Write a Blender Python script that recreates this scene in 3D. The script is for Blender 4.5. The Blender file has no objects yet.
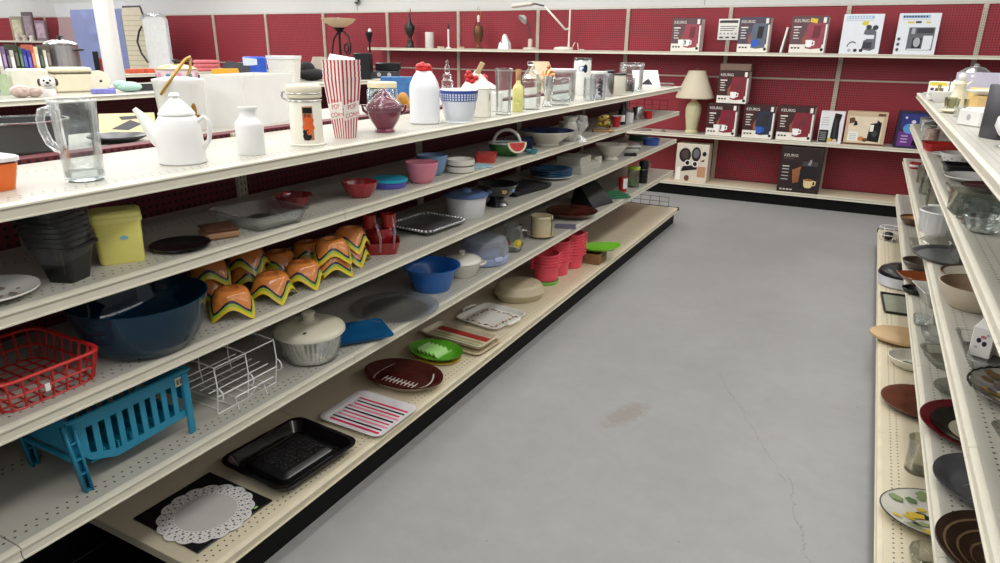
import bpy, math, random
from mathutils import Matrix, Vector
PI = math.pi
sc = bpy.context.scene
col = sc.collection
RND = random.Random(7)
sc.cycles.transparent_max_bounces = 40

# ------------------------------------------------------------------ materials
def lin(c):
    c = c / 255.0
    return c / 12.92 if c <= 0.04045 else ((c + 0.055) / 1.055) ** 2.4
def rgb(c):
    return (lin(c[0]), lin(c[1]), lin(c[2]), 1.0)
MATS = {}
def new_mat(name):
    m = bpy.data.materials.new(name); m.use_nodes = True
    nt = m.node_tree
    return m, nt, nt.nodes['Principled BSDF']
def mat(c, rough=0.45, metal=0.0, var=0.06, scale=14.0, spec=0.5, coat=0.0, bump=0.0, sub=0.0):
    """plain procedural material: a colour with a little mottling"""
    key = (tuple(c), rough, metal, var, scale, spec, coat, bump)
    if key in MATS: return MATS[key]
    m, nt, b = new_mat('paint_%d_%d_%d' % tuple(c))
    tc = nt.nodes.new('ShaderNodeTexCoord'); no = nt.nodes.new('ShaderNodeTexNoise')
    no.inputs['Scale'].default_value = scale; no.inputs['Detail'].default_value = 4
    nt.links.new(tc.outputs['Object'], no.inputs['Vector'])
    mx = nt.nodes.new('ShaderNodeMix'); mx.data_type = 'RGBA'
    mx.inputs[6].default_value = rgb([max(0, x * (1 - var)) for x in c]); mx.inputs[7].default_value = rgb([min(255, x * (1 + var)) for x in c])
    nt.links.new(no.outputs['Fac'], mx.inputs[0]); nt.links.new(mx.outputs[2], b.inputs['Base Color'])
    b.inputs['Roughness'].default_value = rough; b.inputs['Metallic'].default_value = metal
    b.inputs['Specular IOR Level'].default_value = spec; b.inputs['Coat Weight'].default_value = coat
    b.inputs['Coat Roughness'].default_value = 0.08
    if bump:
        bp = nt.nodes.new('ShaderNodeBump'); bp.inputs['Strength'].default_value = bump; bp.inputs['Distance'].default_value = 0.004
        nt.links.new(no.outputs['Fac'], bp.inputs['Height']); nt.links.new(bp.outputs['Normal'], b.inputs['Normal'])
    MATS[key] = m; return m
def clear(c=(240, 246, 246), gloss=0.10, rough=0.03, haze=0.02):
    """thin-walled clear glass or plastic: mostly see-through with a Fresnel shine"""
    key = ('clear', tuple(c), gloss, rough, haze)
    if key in MATS: return MATS[key]
    m, nt, b = new_mat('clear_%d_%d_%d' % tuple(c)); nt.nodes.remove(b)
    out = nt.nodes['Material Output']
    tr = nt.nodes.new('ShaderNodeBsdfTransparent'); tr.inputs[0].default_value = rgb(c)
    gl = nt.nodes.new('ShaderNodeBsdfGlossy'); gl.inputs['Roughness'].default_value = rough; gl.inputs[0].default_value = (1, 1, 1, 1)
    fr = nt.nodes.new('ShaderNodeFresnel'); fr.inputs['IOR'].default_value = 1.5
    ad = nt.nodes.new('ShaderNodeMath'); ad.operation = 'MULTIPLY_ADD'; ad.inputs[1].default_value = 0.65; ad.inputs[2].default_value = gloss * .12; ad.use_clamp = True
    nt.links.new(fr.outputs[0], ad.inputs[0])
    mx = nt.nodes.new('ShaderNodeMixShader'); nt.links.new(ad.outputs[0], mx.inputs[0])
    nt.links.new(tr.outputs[0], mx.inputs[1]); nt.links.new(gl.outputs[0], mx.inputs[2])
    last = mx
    if haze:
        df = nt.nodes.new('ShaderNodeBsdfDiffuse'); df.inputs[0].default_value = (.85, .87, .87, 1)
        m2 = nt.nodes.new('ShaderNodeMixShader'); m2.inputs[0].default_value = haze
        nt.links.new(mx.outputs[0], m2.inputs[1]); nt.links.new(df.outputs[0], m2.inputs[2]); last = m2
    nt.links.new(last.outputs[0], out.inputs[0])
    MATS[key] = m; return m
def shade_mat(c):
    """lamp shade cloth or opal glass: half reflects, half lets light through"""
    key = ('shade', tuple(c))
    if key in MATS: return MATS[key]
    m, nt, b = new_mat('lamp_shade_cloth'); out = nt.nodes['Material Output']
    b.inputs['Base Color'].default_value = rgb(c); b.inputs['Roughness'].default_value = .6
    tl = nt.nodes.new('ShaderNodeBsdfTranslucent'); tl.inputs[0].default_value = rgb(c)
    mx = nt.nodes.new('ShaderNodeMixShader'); mx.inputs[0].default_value = .45
    nt.links.new(b.outputs[0], mx.inputs[1]); nt.links.new(tl.outputs[0], mx.inputs[2]); nt.links.new(mx.outputs[0], out.inputs[0])
    MATS[key] = m; return m
def M_(nt, op, a, b=None, c=None):
    n = nt.nodes.new('ShaderNodeMath'); n.operation = op
    for i, v in enumerate((a, b, c)):
        if v is None: continue
        if isinstance(v, (int, float)): n.inputs[i].default_value = v
        else: nt.links.new(v, n.inputs[i])
    return n.outputs[0]
def grid_holes(nt, u, v, su, sv, r, ou=0.0):
    """1 inside round holes on a grid over coordinates u, v"""
    fu = M_(nt, 'MULTIPLY', M_(nt, 'SUBTRACT', M_(nt, 'FRACT', M_(nt, 'MULTIPLY_ADD', u, 1 / su, ou)), 0.5), su)
    fv = M_(nt, 'MULTIPLY', M_(nt, 'SUBTRACT', M_(nt, 'FRACT', M_(nt, 'MULTIPLY', v, 1 / sv)), 0.5), sv)
    d = M_(nt, 'ADD', M_(nt, 'MULTIPLY', fu, fu), M_(nt, 'MULTIPLY', fv, fv))
    return M_(nt, 'LESS_THAN', d, r * r)
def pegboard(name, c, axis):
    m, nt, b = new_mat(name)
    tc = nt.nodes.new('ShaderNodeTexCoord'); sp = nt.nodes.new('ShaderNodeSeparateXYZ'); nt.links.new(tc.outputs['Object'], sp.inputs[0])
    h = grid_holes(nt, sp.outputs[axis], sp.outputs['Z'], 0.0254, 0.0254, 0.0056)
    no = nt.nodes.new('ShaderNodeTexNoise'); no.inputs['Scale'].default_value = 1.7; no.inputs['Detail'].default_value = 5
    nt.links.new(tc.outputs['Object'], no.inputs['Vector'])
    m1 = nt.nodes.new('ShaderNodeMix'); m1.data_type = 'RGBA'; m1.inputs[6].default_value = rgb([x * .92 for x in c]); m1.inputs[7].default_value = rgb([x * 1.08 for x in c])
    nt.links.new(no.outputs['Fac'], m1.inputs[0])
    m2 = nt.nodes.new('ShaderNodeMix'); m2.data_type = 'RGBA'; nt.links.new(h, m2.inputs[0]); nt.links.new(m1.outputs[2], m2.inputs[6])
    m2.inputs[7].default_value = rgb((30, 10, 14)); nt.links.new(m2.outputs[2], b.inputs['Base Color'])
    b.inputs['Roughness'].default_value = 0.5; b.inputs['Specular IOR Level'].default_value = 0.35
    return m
def deck_mat(name, c, xf, sgn, rows, rough=0.38):
    """painted steel shelf deck with staggered rows of punched holes; rows = distances in from the front edge at x = xf"""
    m, nt, b = new_mat(name)
    tc = nt.nodes.new('ShaderNodeTexCoord'); sp = nt.nodes.new('ShaderNodeSeparateXYZ'); nt.links.new(tc.outputs['Object'], sp.inputs[0])
    tot = None
    for i, rw in enumerate(rows):
        dx = M_(nt, 'SUBTRACT', sp.outputs['X'], xf + sgn * rw)
        fy = M_(nt, 'MULTIPLY', M_(nt, 'SUBTRACT', M_(nt, 'FRACT', M_(nt, 'MULTIPLY_ADD', sp.outputs['Y'], 1 / 0.0254, 100.0 + 0.5 * (i % 2))), 0.5), 0.0254)
        d = M_(nt, 'ADD', M_(nt, 'MULTIPLY', dx, dx), M_(nt, 'MULTIPLY', fy, fy))
        hh = M_(nt, 'LESS_THAN', d, 0.0034 ** 2)
        tot = hh if tot is None else M_(nt, 'MAXIMUM', tot, hh)
    no = nt.nodes.new('ShaderNodeTexNoise'); no.inputs['Scale'].default_value = 6; no.inputs['Detail'].default_value = 6; no.inputs['Roughness'].default_value = 0.65
    nt.links.new(tc.outputs['Object'], no.inputs['Vector'])
    m1 = nt.nodes.new('ShaderNodeMix'); m1.data_type = 'RGBA'; m1.inputs[6].default_value = rgb([x * .95 for x in c]); m1.inputs[7].default_value = rgb([min(255, x * 1.03) for x in c])
    nt.links.new(no.outputs['Fac'], m1.inputs[0])
    m2 = nt.nodes.new('ShaderNodeMix'); m2.data_type = 'RGBA'; nt.links.new(m1.outputs[2], m2.inputs[6])
    m2.inputs[7].default_value = rgb((52, 44, 36))
    if tot is not None: nt.links.new(tot, m2.inputs[0])
    else: m2.inputs[0].default_value = 0
    nt.links.new(m2.outputs[2], b.inputs['Base Color']); b.inputs['Roughness'].default_value = rough
    return m
def floor_mat():
    m, nt, b = new_mat('painted_concrete')
    tc = nt.nodes.new('ShaderNodeTexCoord')
    def noise(s, d=6, r=0.6):
        n = nt.nodes.new('ShaderNodeTexNoise'); n.inputs['Scale'].default_value = s; n.inputs['Detail'].default_value = d; n.inputs['Roughness'].default_value = r
        nt.links.new(tc.outputs['Object'], n.inputs['Vector']); return n
    n1 = noise(1.3); n2 = noise(9, 8, 0.7); n3 = noise(60, 3)
    f = M_(nt, 'ADD', M_(nt, 'MULTIPLY', n1.outputs['Fac'], 0.5), M_(nt, 'MULTIPLY', n2.outputs['Fac'], 0.5))
    rp = nt.nodes.new('ShaderNodeValToRGB'); rp.color_ramp.elements[0].position = 0.3; rp.color_ramp.elements[1].position = 0.7
    rp.color_ramp.elements[0].color = rgb((139, 139, 138)); rp.color_ramp.elements[1].color = rgb((156, 156, 155)); nt.links.new(f, rp.inputs[0])
    # worn tan patches
    n4 = noise(2.3, 5, 0.65); st = nt.nodes.new('ShaderNodeMapRange'); st.inputs[1].default_value = 0.63; st.inputs[2].default_value = 0.75; st.inputs[3].default_value = 0; st.inputs[4].default_value = 0.35
    nt.links.new(n4.outputs['Fac'], st.inputs[0])
    mx = nt.nodes.new('ShaderNodeMix'); mx.data_type = 'RGBA'; nt.links.new(st.outputs[0], mx.inputs[0]); nt.links.new(rp.outputs[0], mx.inputs[6]); mx.inputs[7].default_value = rgb((138, 130, 120))
    # a wandering crack down the aisle, one tan scuff and scattered dark specks
    sp = nt.nodes.new('ShaderNodeSeparateXYZ'); nt.links.new(tc.outputs['Object'], sp.inputs[0]); X, Y = sp.outputs['X'], sp.outputs['Y']
    def seg(x0, y0, x1, y1, w, amp, sc_):
        ln = math.hypot(x1 - x0, y1 - y0); dx, dy = (x1 - x0) / ln, (y1 - y0) / ln
        u = M_(nt, 'ADD', M_(nt, 'MULTIPLY', M_(nt, 'SUBTRACT', X, x0), dx), M_(nt, 'MULTIPLY', M_(nt, 'SUBTRACT', Y, y0), dy))
        v = M_(nt, 'SUBTRACT', M_(nt, 'MULTIPLY', M_(nt, 'SUBTRACT', X, x0), dy), M_(nt, 'MULTIPLY', M_(nt, 'SUBTRACT', Y, y0), dx))
        v = M_(nt, 'ADD', v, M_(nt, 'MULTIPLY', M_(nt, 'SUBTRACT', noise(sc_, 5, .7).outputs['Fac'], 0.5), amp))
        return M_(nt, 'MULTIPLY', M_(nt, 'LESS_THAN', M_(nt, 'ABSOLUTE', v), w), M_(nt, 'MULTIPLY', M_(nt, 'GREATER_THAN', u, 0), M_(nt, 'LESS_THAN', u, ln)))
    ck = M_(nt, 'MAXIMUM', seg(-.492, 3.509, -.05, 2.62, .0014, .10, 5), seg(-.05, 2.66, .10, 2.05, .0022, .12, 6))
    ck = M_(nt, 'MULTIPLY', ck, M_(nt, 'MULTIPLY_ADD', noise(12).outputs['Fac'], 1.4, -.25))
    vo = nt.nodes.new('ShaderNodeTexVoronoi'); vo.inputs['Scale'].default_value = 4.5; nt.links.new(tc.outputs['Object'], vo.inputs['Vector'])
    spk = M_(nt, 'MULTIPLY', M_(nt, 'LESS_THAN', M_(nt, 'ADD', vo.outputs['Distance'], M_(nt, 'MULTIPLY', noise(70).outputs['Fac'], .05)), 0.047), M_(nt, 'GREATER_THAN', noise(1.9).outputs['Fac'], 0.52))
    dx = M_(nt, 'SUBTRACT', X, -.79); dy = M_(nt, 'SUBTRACT', Y, 2.83)
    sd = M_(nt, 'ADD', M_(nt, 'POWER', M_(nt, 'MULTIPLY', M_(nt, 'ADD', M_(nt, 'MULTIPLY', dx, .94), M_(nt, 'MULTIPLY', dy, -.34)), 14), 2), M_(nt, 'POWER', M_(nt, 'MULTIPLY', M_(nt, 'ADD', M_(nt, 'MULTIPLY', dx, .34), M_(nt, 'MULTIPLY', dy, .94)), 5.5), 2))
    sm = nt.nodes.new('ShaderNodeMapRange'); sm.inputs[1].default_value = 1.1; sm.inputs[2].default_value = .2; nt.links.new(M_(nt, 'ADD', sd, M_(nt, 'MULTIPLY', M_(nt, 'SUBTRACT', noise(26, 6, .7).outputs['Fac'], .5), 3.2)), sm.inputs[0])
    m3 = nt.nodes.new('ShaderNodeMix'); m3.data_type = 'RGBA'; nt.links.new(M_(nt, 'MULTIPLY', sm.outputs[0], .45), m3.inputs[0]); nt.links.new(mx.outputs[2], m3.inputs[6]); m3.inputs[7].default_value = rgb((122, 108, 92))
    m2 = nt.nodes.new('ShaderNodeMix'); m2.data_type = 'RGBA'; nt.links.new(M_(nt, 'MAXIMUM', M_(nt, 'MULTIPLY', ck, 0.75), M_(nt, 'MULTIPLY', spk, .45)), m2.inputs[0]); nt.links.new(m3.outputs[2], m2.inputs[6]); m2.inputs[7].default_value = rgb((78, 76, 74))
    nt.links.new(m2.outputs[2], b.inputs['Base Color'])
    nt.links.new(M_(nt, 'MULTIPLY_ADD', n2.outputs['Fac'], 0.25, 0.38), b.inputs['Roughness'])
    bp = nt.nodes.new('ShaderNodeBump'); bp.inputs['Strength'].default_value = 0.12; bp.inputs['Distance'].default_value = 0.003
    nt.links.new(n3.outputs['Fac'], bp.inputs['Height']); nt.links.new(bp.outputs['Normal'], b.inputs['Normal'])
    return m

# ------------------------------------------------------------------ mesh builder
def ell(a, b, n=32):
    return [(a * math.cos(2 * PI * i / n), b * math.sin(2 * PI * i / n)) for i in range(n)]
def rrect(a, b, r, k=4):
    """outline of a rounded rectangle with half sizes a, b"""
    r = min(r, a * .999, b * .999); P = []
    for (cx, cy, t0) in ((a - r, b - r, 0), (-a + r, b - r, .5), (-a + r, -b + r, 1), (a - r, -b + r, 1.5)):
        for i in range(k + 1):
            t = PI * (t0 + .5 * i / k); P.append((cx + r * math.cos(t), cy + r * math.sin(t)))
    return P
class B:
    def __init__(s): s.v = []; s.f = []; s.m = []
    def add(s, V, F, mi=0, T=None):
        o = len(s.v)
        s.v += [tuple(T @ Vector(q)) for q in V] if T is not None else [tuple(q) for q in V]
        for q in F: s.f.append([o + i for i in q]); s.m.append(mi)
        return s
    def rings(s, R, mi=0, cap0=True, cap1=True, T=None, closed=False):
        """skin a list of equal-length 3-D outlines; mi may be a list per band"""
        n = len(R[0]); V = [q for r in R for q in r]; o = len(s.v)
        s.v += [tuple(T @ Vector(q)) for q in V] if T is not None else [tuple(q) for q in V]
        K = len(R)
        for k in range(K if closed else K - 1):
            k2 = (k + 1) % K; m = mi[k] if isinstance(mi, (list, tuple)) else mi
            for i in range(n):
                j = (i + 1) % n
                s.f.append([o + k * n + i, o + k * n + j, o + k2 * n + j, o + k2 * n + i]); s.m.append(m)
        m0 = mi[0] if isinstance(mi, (list, tuple)) else mi; m1 = mi[-1] if isinstance(mi, (list, tuple)) else mi
        if not closed:
            if cap0: s.f.append([o + i for i in range(n)][::-1]); s.m.append(m0)
            if cap1: s.f.append([o + (K - 1) * n + i for i in range(n)]); s.m.append(m1)
        return s
    def lathe(s, prof, mi=0, n=36, sx=1, sy=1, T=None, flute=0, fa=0.0, off=(0, 0)):
        R = []
        for (r, z) in prof:
            R.append([(off[0] + sx * max(r, 1e-5) * (1 + (fa * math.cos(flute * 2 * PI * i / n) if flute else 0)) * math.cos(2 * PI * i / n),
                       off[1] + sy * max(r, 1e-5) * (1 + (fa * math.cos(flute * 2 * PI * i / n) if flute else 0)) * math.sin(2 * PI * i / n), z) for i in range(n)])
        return s.rings(R, mi, False, False, T=T)
    def loft(s, secs, cr=None, mi=0, k=4, n=32, T=None, cap0=True, cap1=True):
        """secs: (half x, half y, z[, dx, dy]); cr corner radius as a fraction of the smaller half size, None = ellipse"""
        R = []
        for q in secs:
            a, b, z = q[:3]; dx, dy = (q[3], q[4]) if len(q) > 3 else (0, 0)
            ol = ell(a, b, n) if cr is None else rrect(a, b, cr * min(a, b), k)
            R.append([(x + dx, y + dy, z) for x, y in ol])
        return s.rings(R, mi, cap0, cap1, T)
    def tray(s, a, b, h, t=.004, slope=.02, cr=.2, mi=0, mo=None, z0=0.0, k=4, n=40, rim=0.0, T=None):
        """open container: outer wall, rim, inner wall, floor"""
        S = [(a - slope, b - slope, z0), (a, b, z0 + h)]
        if rim: S += [(a + rim, b + rim, z0 + h), (a + rim, b + rim, z0 + h + .003)]
        S += [(a - t, b - t, z0 + h + (.003 if rim else 0)), (a - slope - t, b - slope - t, z0 + t)]
        mi_ = [mo if mo is not None else mi] * (len(S) - 2) + [mi, mi]
        return s.loft(S, cr, mi_[:len(S) - 1], k, n, T)
    def box(s, lx, ly, h, c=(0, 0, 0), bev=.003, mi=0, T=None):
        b_ = min(bev, lx * .3, ly * .3, h * .3)
        S = [(lx / 2 - b_, ly / 2 - b_, c[2]), (lx / 2, ly / 2, c[2] + b_), (lx / 2, ly / 2, c[2] + h - b_), (lx / 2 - b_, ly / 2 - b_, c[2] + h)]
        R = [[(x + c[0], y + c[1], q[2]) for x, y in rrect(q[0], q[1], b_, 1)] for q in S]
        return s.rings(R, mi, T=T)
    def tube(s, P, r=.002, mi=0, n=6, closed=False, T=None):
        P = [Vector(q) for q in P]; K = len(P); R = []
        up = None
        for i in range(K):
            a = P[i - 1] if (i > 0 or closed) else P[i]; c = P[(i + 1) % K] if (i < K - 1 or closed) else P[i]
            t = (c - a); t = t.normalized() if t.length > 1e-9 else Vector((0, 0, 1))
            if up is None: up = Vector((0, 0, 1)) if abs(t.z) < .9 else Vector((1, 0, 0))
            x = t.cross(up); x = x.normalized() if x.length > 1e-6 else t.orthogonal().normalized()
            y = x.cross(t).normalized(); up = y
            rr = r[i] if isinstance(r, (list, tuple)) else r
            R.append([tuple(P[i] + x * rr * math.cos(2 * PI * j / n) + y * rr * math.sin(2 * PI * j / n)) for j in range(n)])
        return s.rings(R, mi, T=T, closed=closed)
    def poly(s, P, mi=0, T=None): return s.add(P, [list(range(len(P)))], mi, T)
    def prism(s, ol, z0, z1, mi=0, T=None):
        return s.rings([[(x, y, z0) for x, y in ol], [(x, y, z1) for x, y in ol]], mi, T=T)
    def ball(s, a, b, c, o=(0, 0, 0), mi=0, n=20, T=None):
        R = [[(o[0] + x, o[1] + y, o[2] - c * math.cos(PI * k / 10)) for x, y in ell(max(a * math.sin(PI * k / 10), 1e-5), max(b * math.sin(PI * k / 10), 1e-5), n)] for k in range(11)]
        return s.rings(R, mi, T=T)
    def text(s, txt, size, T, mi=0, align='LEFT'):
        cu = bpy.data.curves.new('txt', 'FONT'); cu.body = txt; cu.size = size; cu.align_x = align; cu.resolution_u = 3
        o = bpy.data.objects.new('txt', cu); col.objects.link(o)
        dg = bpy.context.evaluated_depsgraph_get(); me = o.evaluated_get(dg).to_mesh()
        s.add([v.co.copy() for v in me.vertices], [list(p.vertices) for p in me.polygons], mi, T)
        o.evaluated_get(dg).to_mesh_clear(); bpy.data.objects.remove(o); bpy.data.curves.remove(cu)
        return s
    # flat prints on a front face: local x right, z up, at depth y
    def pr(s, x0, z0, x1, z1, y, mi): return s.poly([(x0, y, z0), (x1, y, z0), (x1, y, z1), (x0, y, z1)], mi)
    def prdisc(s, cx, cz, rx, rz, y, mi, n=18): return s.poly([(cx + rx * math.cos(2 * PI * i / n), y, cz + rz * math.sin(2 * PI * i / n)) for i in range(n)], mi)
    def prp(s, pts, y, mi): return s.poly([(a, y, b) for a, b in pts], mi)
    def build(s, name, mats, parent=None, ang=40):
        me = bpy.data.meshes.new(name); me.from_pydata(s.v, [], s.f)
        for m in (mats if isinstance(mats, (list, tuple)) else [mats]): me.materials.append(m)
        me.polygons.foreach_set('material_index', s.m); me.polygons.foreach_set('use_smooth', [True] * len(s.f))
        me.update(); me.validate()
        import bmesh
        bm = bmesh.new(); bm.from_mesh(me)
        if ang is not None:
            bmesh.ops.recalc_face_normals(bm, faces=[f for f in bm.faces if not all(e.is_boundary for e in f.edges)])
        lim = math.radians(ang or 40)
        for f in bm.faces:
            if len(f.verts) > 4: f.smooth = False
        for e in bm.edges:
            if len(e.link_faces) == 2 and e.calc_face_angle(0) > lim: e.smooth = False
        bm.to_mesh(me); bm.free()
        o = bpy.data.objects.new(name, me); col.objects.link(o)
        if parent is not None: o.parent = parent
        return o
FRONT = Matrix(((1, 0, 0, 0), (0, 0, -1, 0), (0, 1, 0, 0), (0, 0, 0, 1)))   # lettering drawn in x, y stands up facing -y
def front(x, y, z): return Matrix.Translation((x, y, z)) @ FRONT

# ------------------------------------------------------------------ things
def tag(o, label, cat, group=None, kind=None):
    o['label'] = label
    if cat: o['category'] = cat
    if group: o['group'] = group
    if kind: o['kind'] = kind
    return o
def thing(name, label, cat, loc, rz=0.0, group=None):
    o = bpy.data.objects.new(name, None); o.empty_display_size = .05; col.objects.link(o)
    o.location = loc; o.rotation_euler = (0, 0, rz)
    return tag(o, label, cat, group)
def solo(name, b, mats, label, cat, loc, rz=0.0, group=None, ang=40):
    o = b.build(name, mats, None, ang); o.location = loc; o.rotation_euler = (0, 0, rz)
    return tag(o, label, cat, group)
def copy_tree(o, parent=None):
    c = o.copy(); col.objects.link(c)
    if parent is not None: c.parent = parent
    for ch in list(o.children): copy_tree(ch, c)
    return c
def struct(name, b, m, ang=40):
    o = b.build(name, m, None, ang); o['kind'] = 'structure'; return o
def bowl(R, h, rb=.5, t=.004, p=.5, foot=.0, k=9):
    """profile of an open bowl"""
    P = [(0, 0), (R * rb, 0)]
    if foot: P += [(R * rb * .96, foot)]
    P += [(R * rb + (R - R * rb) * (i / k) ** p, foot + (h - foot) * i / k) for i in range(1, k + 1)]
    P += [(R - t * .5, h + t * .4)]
    P += [(max(R * rb + (R - R * rb) * (i / k) ** p - t, .001), max(foot + (h - foot) * i / k, foot + t)) for i in range(k, 0, -1)]
    P += [(max(R * rb * .7, .001), foot + t), (0, foot + t)]
    return P
def plate(R, h, well=.62, t=.004):
    return [(0, 0), (R * well * .9, 0), (R * well, h * .15), (R * .9, h * .75), (R, h), (R * .995, h + t), (R * .9, h * .75 + t), (R * well, h * .2 + t), (R * well * .85, t), (0, t)]
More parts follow.
